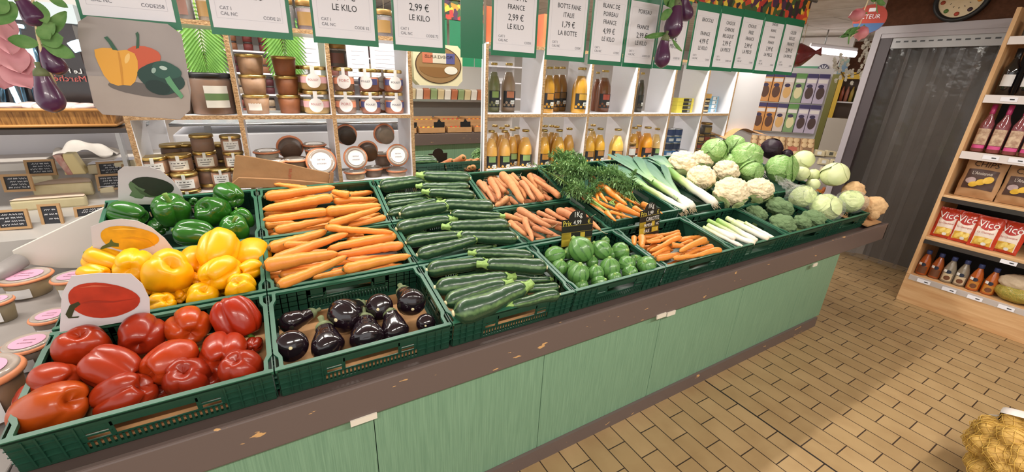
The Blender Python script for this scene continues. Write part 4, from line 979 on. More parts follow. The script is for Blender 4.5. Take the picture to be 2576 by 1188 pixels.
for A, B, r, seed, label, g in [
([1.513,.346,.971],[1.235,.366,.975],.039,300,L_(14,2,1,8),G_[5]),
([1.559,.201,.944],[1.226,.236,.95],.0424,301,L_(14,2,2,8),G_[5]),
([1.524,.16,.936],[1.233,.129,.93],.0376,302,L_(14,2,0,8),G_[5]),
([1.571,.076,.945],[1.228,.033,.937],.051,303,L_(14,0,0,8),G_[5]),
([1.485,.385,1.009],[1.748,.274,.988],.0292,304,L_(14,1,1,8),G_[5]),
([1.493,.277,.994],[1.755,.162,.972],.0393,305,L_(14,5,1,8),G_[5]),
([1.794,.177,.893],[1.571,.236,.904],.021,306,L_(14,1,2,8),G_[5]),
([1.575,.131,.91],[1.777,.086,.901],.0238,307,L_(14,5,2,8),G_[5]),
([1.485,.026,.91],[1.729,.012,.907],.0276,308,L_(14,5,0,8),G_[5]),
([1.586,.294,.91],[1.742,.219,.896],.0233,309,L_(14,0,2,8),G_[5]),
([1.383,.367,.904],[1.601,.328,.897],.0348,310,L_(14,0,1,8),G_[5]),
([1.354,.166,.866],[1.637,.123,.857],.0357,311,L_(14,1,0,8),G_[5]),
([1.511,.781,1.053],[1.209,.755,1.049],.0404,330,L_(14,2,1,9),G_[6]),
([1.511,.597,1.024],[1.215,.609,1.026],.0343,331,L_(14,2,0,9),G_[6]),
([1.546,.519,1.022],[1.226,.471,1.014],.0332,332,L_(14,0,0,9),G_[6]),
([1.476,.688,1.048],[1.804,.611,1.036],.0394,333,L_(14,0,2,9),G_[6]),
([1.494,.578,1.031],[1.771,.467,1.013],.0378,334,L_(14,5,2,9),G_[6]),
([1.792,.699,1.061],[1.536,.812,1.078],.0295,335,L_(14,5,1,9),G_[6]),
([1.651,.514,.97],[1.493,.531,.973],.0208,336,L_(14,5,0,9),G_[6]),
([1.563,.909,1.064],[1.254,.899,1.062],.0338,337,L_(14,0,1,9),G_[6]),
([1.461,.715,.972],[1.251,.825,.989],.0366,338,L_(14,2,2,9),G_[6]),
([1.782,.664,.964],[1.527,.65,.961],.0379,339,L_(14,1,2,9),G_[6]),
([1.516,1.198,1.182],[1.231,1.176,1.174],.043,350,L_(14,2,1,10),G_[7]),
([1.507,1.183,1.219],[1.791,1.114,1.194],.0413,351,L_(14,5,1,10),G_[7]),
([1.458,1.09,1.175],[1.754,1.046,1.158],.0317,352,L_(14,1,1,10),G_[7]),
([1.476,1.014,1.157],[1.741,.935,1.128],.0333,353,L_(14,5,2,10),G_[7]),
([1.469,1.068,1.134],[1.234,1.06,1.131],.0254,354,L_(14,2,2,10),G_[7]),
([1.467,1.013,1.114],[1.225,1.002,1.11],.025,355,L_(14,0,2,10),G_[7]),
([1.533,.887,1.1],[1.262,.866,1.092],.0398,356,L_(14,1,0,10),G_[7]),
([1.521,.992,1.107],[1.208,.92,1.08],.0293,357,L_(14,0,0,10),G_[7]),
([1.532,.91,1.108],[1.815,.833,1.08],.0424,358,L_(14,5,0,10),G_[7]),
([1.281,.919,1.048],[1.254,.904,1.042],.0262,359,L_(14,2,0,10),G_[7]),
([1.506,1.228,1.215],[1.784,1.174,1.195],.033,360,L_(14,0,1,10),G_[7]),
([1.563,1.106,1.085],[1.303,1.072,1.072],.0311,361,L_(14,1,2,10),G_[7]),
([1.759,1.056,1.077],[1.526,1.075,1.084],.0323,362,L_(14,4,2,10),G_[7])]: courgette(A, B, r, seed, label, g)
for A, B, r, seed, label, g in [
([.756,.32,.912],[.63,.272,.909],.0405,400,L_(15,2,1,11),G_[8]),
([.671,.213,.872],[.658,.099,.917],.0543,401,L_(15,2,0,11),G_[8]),
([.773,.205,.918],[.785,.069,.858],.0569,402,L_(15,0,0,11),G_[8]),
([.922,.301,.906],[.816,.179,.937],.0651,403,L_(15,0,1,11),G_[8]),
([1.005,.305,.906],[.971,.183,.939],.0532,404,L_(15,4,1,11),G_[8]),
([1.097,.285,.947],[1.099,.149,.925],.0582,405,L_(15,5,1,11),G_[8]),
([.92,.202,.913],[.902,.058,.859],.0633,406,L_(15,1,0,11),G_[8]),
([1.013,.195,.918],[1.023,.065,.847],.053,407,L_(15,4,0,11),G_[8]),
([1.165,.158,.86],[1.124,.071,.886],.0379,408,L_(15,5,0,11),G_[8]),
([.991,.291,.853],[.916,.218,.885],.0447,409,L_(15,1,1,11),G_[8])]: aubergine(A, B, r, seed, label, g)
for P, r, ax, seed, label, g in [
([1.908,.301,.952],.0501,[.518,-.274,.232],500,L_(16,2,1,11),G_[9]),
([2.036,.254,.984],.0659,[-.319,.499,.678],501,L_(16,1,1,11),G_[9]),
([2.157,.227,.969],.0526,[-.401,.527,.518],502,L_(16,4,1,11),G_[9]),
([2.282,.208,.945],.0509,[.059,-.712,.375],503,L_(16,5,1,11),G_[9]),
([1.885,.227,.918],.0419,[.085,-.096,.906],504,L_(16,2,2,11),G_[9]),
([1.964,.232,.909],.0329,[-.181,-.122,.749],505,L_(16,0,2,11),G_[9]),
([1.927,.128,.919],.0535,[-.063,-.174,.922],506,L_(16,2,0,11),G_[9]),
([2.089,.213,.915],.0325,[.19,.072,.921],507,L_(16,1,2,11),G_[9]),
([2.032,.116,.907],.0402,[-.143,-.001,.972],508,L_(16,4,0,11),G_[9]),
([2.124,.116,.917],.0514,[-.086,.081,.975],509,L_(16,4,2,11),G_[9]),
([2.243,.115,.917],.0433,[-.313,-.703,.136],510,L_(16,3,2,11),G_[9]),
([2.343,.068,.908],.0498,[-.622,-.184,.641],511,L_(16,5,2,11),G_[9]),
([2.225,.069,.888],.0408,[-.589,-.557,.148],512,L_(16,7,2,11),G_[9]),
([2.112,.064,.887],.0361,[-.35,-.369,.8],513,L_(16,5,0,11),G_[9]),
([2.022,.076,.874],.0388,[.328,-.58,.533],514,L_(16,3,0,11),G_[9]),
([1.92,.088,.876],.0335,[-.152,-.217,.81],515,L_(16,0,0,11),G_[9]),
([2.234,.225,.928],.0268,[.03,.06,.951],516,L_(16,7,1,11),G_[9]),
([2.268,.318,.966],.0254,[-.002,.003,.86],517,L_(16,3,1,11),G_[9]),
([2.004,.312,.944],.0287,[-.074,0,.666],518,L_(16,0,1,11),G_[9]),
([2.177,.146,.857],.0433,[-.225,-.123,.657],519,L_(16,7,0,11),G_[9]),
([2.027,.195,.866],.0429,[-.203,-.142,.661],520,L_(16,1,0,11),G_[9]),
([2.377,.172,.877],.0452,[-.255,-.12,.648],521,L_(16,6,2,11),G_[9])]: round_courgette(P, r, ax, seed, label, g)
for P, r, seed, label in [
([3.677,.966,1.199],.1164,1,'large cauliflower with green leaves beside the leeks at the back'),
([4.092,1.079,1.192],.0946,2,'cauliflower behind the back left cauliflower'),
([3.59,.713,1.145],.1034,3,'cauliflower in the middle beside the leeks'),
([4.049,.806,1.145],.1009,4,'cauliflower in the middle row in front of green cabbages'),
([3.611,.458,1.091],.1166,5,'largest cauliflower at the front edge of its crate'),
([3.942,.446,1.078],.1016,6,'cauliflower at the front beside the bagged lettuce')]: cauliflower(P, r, seed, label)
for P, r, seed, label, k in [
([4.156,1.026,1.273],.1085,1,'green cabbage at the back, nearest the small dark jars','g'),
([4.621,1.134,1.296],.0874,2,'green cabbage with a torn top leaf at the very back','g'),
([4.336,.827,1.241],.1165,3,'large green cabbage in the middle of the cabbage heap','g'),
([4.214,.918,1.178],.0758,4,'small green cabbage directly behind the cauliflowers','g'),
([4.25,.706,1.144],.089,5,'green cabbage between the cauliflowers and the large front cabbage','g'),
([4.523,.612,1.165],.1227,6,'large green cabbage at the front beside the white cabbages','g'),
([4.942,.65,1.214],.0923,7,'white cabbage on top of the heap behind the green cabbages','w'),
([4.725,.533,1.128],.0651,8,'white cabbage half hidden behind the large front green cabbage','w'),
([4.874,.505,1.111],.0562,9,'small pale white cabbage between the larger white ones','w'),
([4.903,.356,1.141],.1043,10,'large round white cabbage nearest the doorway','w'),
([4.753,.433,1.055],.0522,11,'white cabbage half hidden behind the bagged lettuce','w'),
([4.987,.976,1.262],.1,12,'dark red cabbage at the back of the cabbage heap','r'),
([5.092,.872,1.22],.0501,13,'second red cabbage mostly hidden behind the white cabbage','r')]: cabbage(P, r, seed, label, k)
for P, r, seed, label in [
([3.755,.317,.945],.0868,1,'broccoli head at the back corner beside the leek whites'),
([3.98,.28,.979],.1116,2,'largest broccoli head at the back of the crate'),
([3.754,.125,.929],.096,3,'broad broccoli head at the front of the crate'),
([3.96,.093,.923],.0695,4,'small broccoli head between the two front heads'),
([4.134,.102,.925],.0928,5,'broccoli head beside the bagged lettuce')]: broccoli(P, r, seed, label)
for P, r, seed, label in [
([4.97,.21,1.025],.085,1,'celeriac root behind the bagged lettuce'),
([5.03,.053,.931],.0825,2,'large celeriac root at the end of the counter'),
([4.97,.019,.872],.0402,3,'small celeriac root at the front of the celeriac'),
([4.95,.115,.961],.0522,4,'celeriac root squeezed between lettuce bag and larger celeriac')]: celeriac(P, r, seed, label)
for A, B, C, r, seed, label in [
([3.389,.422,1.033],[3.495,.985,1.172],[3.437,1.148,1.237],.0332,1,'thick leek lying beside the cauliflowers'),
([3.157,.43,1.034],[3.154,.892,1.152],[3.179,1.245,1.248],.029,2,'leek in the middle with dark leaves fanned back'),
([3.078,.429,1.024],[3.008,.844,1.132],[2.998,1.165,1.22],.023,3,'leek lying nearest the bunched carrots'),
([3.13,.445,1.027],[3.194,.674,1.096],[3.338,1.223,1.243],.0215,4,'slim leek with a long dark leaf between two thick leeks'),
([3.052,.443,1.006],[3.044,.803,1.103],[2.995,1.138,1.194],.0189,5,'thin leek partly under the others at the carrot side')]: leek(A, B, C, r, seed, label)
for A, B, r, seed, label, gr in [
([3.105,.011,.907],[3.066,.265,.956],.0125,1,'trimmed pale leek piece, second from left of the leek crate at the front edge',0),
([3.101,.065,.938],[3.08,.248,.973],.0162,2,'trimmed pale leek piece, first from left of the leek crate at the front edge',0),
([3.235,.008,.906],[3.118,.237,.95],.0171,3,'trimmed pale leek piece, fourth from left of the leek crate at the front edge',0),
([3.248,.102,.914],[3.213,.338,.96],.0151,4,'trimmed pale leek piece, third from left of the leek crate at the front edge',1),
([3.247,.009,.922],[3.238,.288,.975],.0174,5,'trimmed pale leek piece, sixth from left of the leek crate at the front edge',1),
([3.381,.084,.921],[3.375,.308,.964],.0171,6,'trimmed pale leek piece, seventh from left of the leek crate at the front edge',0),
([3.373,.004,.916],[3.342,.243,.962],.0194,7,'trimmed pale leek piece, ninth from left of the leek crate at the front edge',0),
([3.471,.018,.898],[3.478,.231,.939],.0132,8,'trimmed pale leek piece, last from left of the leek crate at the front edge',0),
([3.396,.144,.882],[3.308,.292,.91],.0163,9,'trimmed pale leek piece, fifth from left of the leek crate at the front edge',0),
([3.562,.137,.88],[3.523,.321,.916],.0168,10,'trimmed pale leek piece, eighth from left of the leek crate at the front edge',0)]: leek_piece(A, B, r, seed, label, gr)
for P, r, seed, label, tail in [([4.364,.136,.972],.1104,1,'large bagged iceberg lettuce at the front edge of the counter',None),([4.311,.293,1.022],.099,2,'bagged iceberg lettuce with a crumpled plastic bag neck',[4.05,.358,1.177]),([4.759,.124,.98],.0972,3,'bagged iceberg lettuce nearest the celeriac',None)]:
    rt, bg = lettuce(P, r, seed, label)
    if tail:
        T, A_ = V(tail) - V(P), V((0, 0, 0)); d = T.normalized(); sd = d.cross(V((0, 0, 1))).normalized(); up = sd.cross(d)
        def fn(u, v, T=T, d=d, sd=sd, up=up, r=r):
            a = u*2*PI; q = d*(r*.7 + (T.length-r*.7)*v); wd = r*(.75-.35*v + .5*max(0, v-.5)); fl = .8-.65*v
            n_ = 1+.28*noise.noise(V((math.cos(a)*2, math.sin(a)*2, v*6)))
            return q + sd*(math.cos(a)*wd*n_) + up*(math.sin(a)*wd*fl*n_ + .03*noise.noise(V((u*9, v*7, 3))))
        MB().grid(fn, 28, 18).build('bag_neck', FILM, rt)
    tag(rt, label, 'lettuce')
# bunched carrots
def bunch(name, carrots, tie, leaves_to, seed, label, nleaf=26):
    root = empty(name, tie); rnd = random.Random(seed); T = V(tie)
    for A, B, r, sd in carrots:
        carrot(A, B, r, sd, CARROT, 'ea8f35', '', '', .3, .05, 0, 'carrot', root)
    st = MB()
    for A, B, r, sd in carrots:
        A = V(A); d = (A-V(B)).normalized()
        for k in range(3):
            q = [A, A + d*r*1.2 + V((rnd.uniform(-1, 1), rnd.uniform(-1, 1), rnd.random()))*r*.5, T + V((rnd.uniform(-.02, .02), rnd.uniform(-.02, .02), rnd.uniform(-.012, .015)))]
            st.sweep(q, [.004, .0034, .003], 5)
    lf = MB()
    for k in range(nleaf):
        E_ = V(rnd.choice(leaves_to)) + V((rnd.gauss(0, .05), rnd.gauss(0, .05), rnd.gauss(0, .022)))
        mid = (T+E_)/2 + V((rnd.uniform(-.03, .03), rnd.uniform(-.03, .03), rnd.uniform(.01, .05)))
        pts = [T*(1-t)**2 + mid*2*t*(1-t) + E_*t*t for t in [i/10 for i in range(11)]]
        st.sweep(pts, [.0032*(1-i/14) for i in range(11)], 5)
        for i in range(3, 11):
            for s in range(12):
                t = pts[i] - pts[i-1]; o = V((rnd.gauss(0, 1), rnd.gauss(0, 1), rnd.gauss(.3, .8))).normalized()
                a = pts[i] + t*rnd.uniform(-.5, .5) + o*rnd.uniform(.0, .012); dr = (t.normalized()*.7 + o).normalized(); L_ = rnd.uniform(.018, .042); sd = dr.cross(V((rnd.random(), rnd.random(), 1))).normalized()*rnd.uniform(.0028, .0055); dz = V((0, 0, -.008*rnd.random()))
                lf.add([a, a+dr*L_*.35+sd, a+dr*L_*.7+sd*.8+dz, a+dr*L_+dz*2, a+dr*L_*.7-sd*.8+dz, a+dr*L_*.35-sd], [(0, 1, 2, 5), (2, 3, 4, 5)])
    part(st, 'leaf_stalks', FSTEM, root, True); part(lf, 'foliage', FOL, root, True)
    bd = MB().sweep([T + V((.03*math.cos(a), .012*math.sin(a), .02*math.sin(a)+.006)) for a in [i*2*PI/16 for i in range(17)]], [.003]*17, 6)
    part(bd, 'rubber_band', BAND, root, True)
    return tag(root, label, 'carrots')
for args in [([([2.497,.76,1.124],[2.454,.678,1.107],.0153,1265),([2.53,.76,1.135],[2.459,.611,1.103],.0183,1316),([2.559,.78,1.149],[2.484,.558,1.102],.0197,1337),([2.6,.785,1.16],[2.585,.492,1.098],.0283,1393),([2.676,.779,1.139],[2.698,.519,1.084],.0168,1504),([2.569,.685,1.098],[2.614,.58,1.076],.0158,1465)],[2.594,.849,1.174],[[2.408,1.112,1.271],[2.49,1.097,1.308],[2.48,.973,1.303],[2.567,.957,1.279],[2.368,.964,1.219],[2.407,.86,1.238],[2.474,.838,1.253],[2.364,.895,1.276],[2.537,.837,1.233]],1,'upper bunch of carrots with leaves, tied with an orange band',48),([([2.451,.689,1.099],[2.541,.512,1.062],.0186,1280),([2.443,.667,1.074],[2.45,.514,1.042],.0202,1291),([2.459,.537,1.057],[2.435,.42,1.032],.0178,1487),([2.461,.511,1.062],[2.559,.408,1.04],.0124,1528),([2.532,.513,1.021],[2.519,.452,1.008],.0145,1624),([2.476,.646,1.039],[2.472,.533,1.015],.0174,1365),([2.505,.652,1.061],[2.51,.534,1.036],.0174,1406),([2.576,.591,1.038],[2.592,.483,1.015],.0186,1587),([2.653,.661,1.052],[2.665,.537,1.026],.0179,1608)],[2.417,.697,1.111],[[2.419,1.011,1.178],[2.378,.884,1.181],[2.364,.801,1.154],[2.394,.736,1.13],[2.405,.807,1.186],[2.424,.72,1.147],[2.405,1.11,1.209]],2,'bunch of carrots nearest the unwashed carrots',26),([([2.552,.552,1.08],[2.623,.387,1.045],.0278,1610),([2.691,.534,1.056],[2.703,.426,1.033],.0222,1831),([2.802,.579,1.055],[2.854,.43,1.024],.0254,1922),([2.561,.501,1.018],[2.612,.448,1.007],.0158,1683),([2.814,.647,1.049],[2.807,.535,1.026],.0156,1844)],[2.777,.668,1.126],[[2.671,.854,1.236],[2.722,.805,1.226],[2.755,.757,1.195],[2.746,.704,1.164],[2.604,.712,1.206],[2.623,.851,1.246],[2.686,.713,1.145]],3,'bunch of carrots nearest the leeks',36)]: bunch('carrot_bunch', *args)
# ------------------------------------------------------------------ signs standing in the crates
CARDW = mat('picture_card', 'c9c3c6', .35, .4)
def card(outline, n, label, fruit, stalk, colf, y):
    """white card with a printed pepper; outline in world x, z on the plane y"""
    cx = sum(p[0] for p in outline)/len(outline); cz = min(p[1] for p in outline)
    root = empty('picture_card', (cx, y, cz))
    part(MB().slab([(x, y, z) for x, z in outline], (0, -1, 0), .003), 'card', CARDW, root)
    part(MB().poly([(x, y-.0015, z) for x, z in fruit]), 'printed_pepper', mat('print_' + colf, colf, .4, .4, 22, .5), root)
    for k, (st, c) in enumerate(stalk):
        part(MB().poly([(x, y-.0022-.0005*k, z) for x, z in st]), 'printed_detail', mat('print_' + c, c, .4), root)
    return tag(root, label, 'sign')
for a in [([(.035,.997),(.071,1.125),(.106,1.179),(.169,1.176),(.242,1.158),(.262,1.117),(.269,1.059),(.256,.988)],0,'white card with a printed red pepper standing in the red pepper crate',[(.243,1.054),(.235,1.041),(.223,1.031),(.209,1.025),(.193,1.02),(.177,1.017),(.159,1.017),(.14,1.02),(.121,1.027),(.105,1.038),(.093,1.052),(.085,1.066),(.082,1.081),(.081,1.094),(.082,1.107),(.085,1.12),(.092,1.132),(.103,1.142),(.118,1.148),(.136,1.149),(.154,1.147),(.172,1.141),(.188,1.133),(.204,1.124),(.218,1.113),(.231,1.1),(.241,1.085),(.246,1.069)],[([(.063,1.055),(.08,1.084),(.101,1.091),(.104,1.081),(.088,1.07),(.074,1.043),(.091,1.041),(.088,1.036),(.066,1.04)],'30351a'),([(.103,1.084),(.135,1.087),(.181,1.073),(.234,1.069),(.179,1.068),(.134,1.08)],'962a18'),([(.112,1.138),(.148,1.14),(.192,1.126),(.146,1.133)],'c4583c')],'b8371f',.385),([(.033,1.053),(.058,1.209),(.104,1.228),(.151,1.23),(.196,1.216),(.233,1.184),(.266,1.13),(.287,1.069),(.275,1.005)],0,'white card with a printed yellow pepper behind the yellow peppers',[(.247,1.123),(.239,1.113),(.227,1.106),(.212,1.1),(.197,1.097),(.18,1.095),(.162,1.095),(.142,1.097),(.123,1.103),(.106,1.113),(.093,1.124),(.084,1.136),(.08,1.148),(.078,1.159),(.078,1.17),(.081,1.181),(.087,1.19),(.098,1.198),(.114,1.203),(.132,1.204),(.151,1.201),(.17,1.196),(.187,1.189),(.203,1.181),(.219,1.172),(.233,1.161),(.243,1.149),(.248,1.136)],[([(.058,1.108),(.072,1.127),(.097,1.14),(.105,1.153),(.109,1.138),(.123,1.132),(.12,1.118),(.1,1.122),(.08,1.118),(.067,1.105)],'4f5a20'),([(.132,1.152),(.172,1.152),(.215,1.132),(.23,1.1),(.208,1.124),(.17,1.143)],'c88a0c'),([(.111,1.191),(.151,1.193),(.194,1.179),(.149,1.186)],'ecb83c')],'dfa010',.805),([(.05,1.185),(.083,1.341),(.105,1.358),(.189,1.356),(.235,1.331),(.27,1.28),(.293,1.218),(.291,1.157)],0,'grey card with a printed dark green pepper behind the green peppers',[(.265,1.237),(.258,1.227),(.247,1.22),(.234,1.214),(.22,1.21),(.204,1.207),(.188,1.206),(.17,1.207),(.152,1.212),(.137,1.219),(.125,1.229),(.117,1.24),(.113,1.251),(.112,1.262),(.112,1.272),(.115,1.283),(.121,1.292),(.131,1.3),(.146,1.305),(.162,1.307),(.18,1.306),(.197,1.302),(.213,1.296),(.227,1.29),(.241,1.282),(.253,1.272),(.263,1.261),(.267,1.249)],[([(.106,1.275),(.115,1.29),(.125,1.281),(.139,1.26),(.16,1.246),(.145,1.231),(.154,1.218),(.139,1.203),(.116,1.21),(.098,1.224),(.111,1.243),(.106,1.259)],'55704a'),([(.122,1.266),(.147,1.243),(.173,1.216),(.209,1.208),(.243,1.222),(.207,1.202),(.165,1.208),(.139,1.23)],'3a5230')],'1c2a16',1.222)]: card(*a)
def price_tag(O, w_, h_, yaw, label, lines, ylw):
    root = empty('price_tag', O); c, s = math.cos(yaw), math.sin(yaw); U = V((c, s, 0)); W_ = V((-.1*s, .1*c, .99)).normalized(); N = U.cross(W_)
    pts = [(0, -.06), (w_, -.06), (w_, h_), (w_*.78, h_)] + [(w_*.5 + w_*.28*math.cos(a), h_ + w_*.24*math.sin(a)) for a in [i*PI/10 for i in range(11)]] + [(w_*.22, h_), (0, h_)]
    MB().slab([U*u + W_*v for u, v in pts], N, .002).build('slate_plate', mat('black_slate', '1b1a18', .4), root, smooth=False)
    m = MB(); Y_ = mat('yellow_print', 'b8a032', .5)
    for u0, u1, v0, v1 in ylw: m.poly([U*(u*w_) + W_*(v*h_) + N*.0008 for u, v in ((u0, v0), (u1, v0), (u1, v1), (u0, v1))])
    for v in (h_*.02, h_*.25, h_*.5, h_*.745): m.poly([U*u + W_*vv + N*.0006 for u, vv in ((0, v), (w_, v), (w_, v+.0012), (0, v+.0012))])
    m.build('yellow_print', Y_, root, smooth=False)
    text([l for l in lines if l[6] == 'y'] and [(l[0], l[1]*w_, l[2]*h_, l[3]*h_, l[4], l[5]) for l in lines if l[6] == 'y'], (0, 0, 0), U, W_, mat('yellow_text', 'd9c850', .5), root, 'yellow_text')
    text([(l[0], l[1]*w_, l[2]*h_, l[3]*h_, l[4], l[5]) for l in lines if l[6] == 'w'], (0, 0, 0), U, W_, mat('chalk_white', 'eeeee8', .6), root, 'handwriting', .0016)
    tag(root, label, 'price tag')
YL = [(0, .28, .0, .48), (.0, .3, .25, .49), (.62, .95, .03, .22), (.6, .75, .28, .47)]
price_tag([2.582,.36,.941], .185, .15, .04, 'black and yellow slate price tag standing in the small carrot crate',
    [('1Kg', .5, 1.06, .2, .85, 'c', 'w'), ('Prix', .03, .76, .2, .8, 'l', 'y'), ('1,99', .36, .78, .17, .85, 'l', 'w'), ('€', .82, .77, .17, .9, 'l', 'y'), ('CAROTTE', .3, .53, .16, .8, 'l', 'w'), ('PRIMEUR', .22, .29, .13, .7, 'l', 'w'), ('NC', .8, .3, .12, .8, 'l', 'w'), ('ITALIE', .22, .05, .13, .7, 'l', 'w'), ('I', .84, .06, .12, .8, 'l', 'w')], YL)
price_tag([1.989,.36,.963], .2, .15, -.1, 'black and yellow slate price tag behind the round courgettes',
    [('1Kg', .5, 1.06, .2, .85, 'c', 'w'), ('Prix', .03, .76, .2, .8, 'l', 'y'), ('4,99', .36, .78, .17, .85, 'l', 'w'), ('€', .82, .77, .17, .9, 'l', 'y')], YL)
# cardboard liners
for (A, B, C, D, lb) in [([.625,.041,.799],[1.185,.041,.799],[1.185,.404,.868],[.625,.404,.868],'brown cardboard sheet lying under the aubergines'),([1.23,.041,.799],[1.79,.041,.799],[1.79,.404,.868],[1.23,.404,.868],'brown cardboard sheet lying under the front courgettes'),([.02,.041,.799],[.58,.041,.799],[.58,.404,.868],[.02,.404,.868],'brown cardboard sheet lying under the red peppers')]:
    tag(MB().slab([A, B, C, D], (0, 0, 1), .003).build('cardboard_sheet', CARDB, smooth=False), lb, 'cardboard')
bx = empty('paper_bag_stack', [.713,1.29,1.228])
U = V((1, .06, -.15)).normalized()
for k, (pl, y, t) in enumerate([([(.496,1.225),(.535,1.371),(.588,1.364),(.727,1.326),(.983,1.245),(.972,1.184),(.749,1.201)],1.315,.012),([(.498,1.233),(.533,1.262),(.752,1.234),(.968,1.195),(.962,1.179),(.707,1.193),(.506,1.207)],1.28,.03),([(.969,1.19),(.987,1.26),(1.002,1.254),(.989,1.169)],1.29,.02)]):
    bevel(part(MB().slab([(x, y + .12*(z-1.25), z) for x, z in pl], (0, -1, .1), t), 'paper_bag', KRAFT if k else mat('brown_paper_pale', '9a7652', .7, .2, 6, .5, '7f5f40', bump=.2, bscale=20), bx), .003, 2)
text([('autres', 0, 0, .022, .9, 'c')], V([.782,1.312,1.252])-V(bx.location), V((.2, 0, .97)), V((-.97, 0, .2)), mat('red_print', 'a0402c', .6), bx, 'printed_text', .002)
tag(bx, 'flat brown paper bags lying behind the large carrots', 'bag')
tag(MB().grid(lambda u, v: V([4.806,1.34,1.311]) + V((.75*u, .55*v*.5, .10*math.sin(u*PI)*(1-v) + .06*v + .03*math.sin(u*7))), 16, 8).build('cardboard_liner', CARDB), 'curled brown cardboard flap behind the green cabbages', 'cardboard')
tag(MB().slab([(4.80, -.02, .812), (5.06, -.02, .812), (5.06, .55, .90), (4.80, .55, .90)], (0, 0, 1), .01).build('cardboard_tray', CARDB, smooth=False), 'brown cardboard tray under the celeriac at the counter end', 'cardboard')
# ------------------------------------------------------------------ shelf unit behind the counter
SY0, SY1, SZ = 1.40, 1.70, 1.557
def shelf_unit(name, xs, label, zb, zt, back=None, endx=None):
    root = empty(name, (xs[0], 1.55, 0)); t = .011
    for x in xs: part(MB().box(x-t, x+t, SY0, SY1, 0 if x in (xs[0], xs[-1]) else zb, zt, 0, 1), 'side_panel', [WHITE, OSB], root)
    for z in (zb, SZ, zt):
        for a, b in zip(xs, xs[1:]): part(MB().box(a+t, b-t, SY0+.001, SY1, z-t, z+t, 0, 1), 'shelf_board', [WHITE, OSB], root)
    if endx: part(MB().box(xs[-1]+t, endx, SY0+.02, SY0+.04, 0, 2.02), 'end_panel', WHITE, root)
    return tag(root, label, 'shelf')
shelf_unit('jar_shelf', [.125, .586, 1.052, 1.515], 'open chipboard-edged white shelf unit holding jars and terrines', 1.157, 2.0)
shelf_unit('bottle_shelf', [2.045, 2.515, 2.968, 3.465, 3.935, 4.40, 4.836], 'long chipboard-edged white shelf unit holding juice bottles and tins', 1.157, 2.02, None, 5.36)
mr = MB().box(1.53, 2.03, 1.43, 1.44, .9, 2.4).build('wall_mirror', mat('mirror_silver', 'f0f2f0', .0, 1, metal=1), smooth=False)
tag(mr, 'tall mirror between the jar shelf and the bottle shelf', 'mirror')
part(MB().box(-.01, .0, -.012, .012, -.75, .75).box(.5, .512, -.012, .012, -.75, .75), 'mirror_edge', METAL, mr); mr.children[0].location = (1.53, 1.435, 1.65)
# containers, made once at unit size and copied
def patch(r, z0, z1, a0, a1, n=14, k=1.015):
    return MB().grid(lambda u, v: V((r*k*math.cos(a0+(a1-a0)*u), r*k*math.sin(a0+(a1-a0)*u), z0+(z1-z0)*v)), n, 2)
def disc_patch(r, zc, ra, a0, k=1.03):
    m = MB(); n = 20; vs = [(r*k*math.cos(a0), r*k*math.sin(a0), zc)]
    for f in (.35, .7, 1):
        for i in range(n):
            t = i*2*PI/n; a = a0 + f*ra*math.cos(t)/r; vs.append((r*k*math.cos(a), r*k*math.sin(a), zc+f*ra*math.sin(t)))
    fs = [(0, 1+i, 1+(i+1) % n) for i in range(n)]
    for q in (0, 1): fs += [(1+q*n+i, 1+(q+1)*n+i, 1+(q+1)*n+(i+1) % n, 1+q*n+(i+1) % n) for i in range(n)]
    m.add(vs, fs); return m
def fill(c): return mat('fill_' + c, c, .5, .4, 18, .5, None, bump=.1, bscale=30)
def paint(c): return mat('label_' + c, c, .5)
FR = -PI/2 - .25
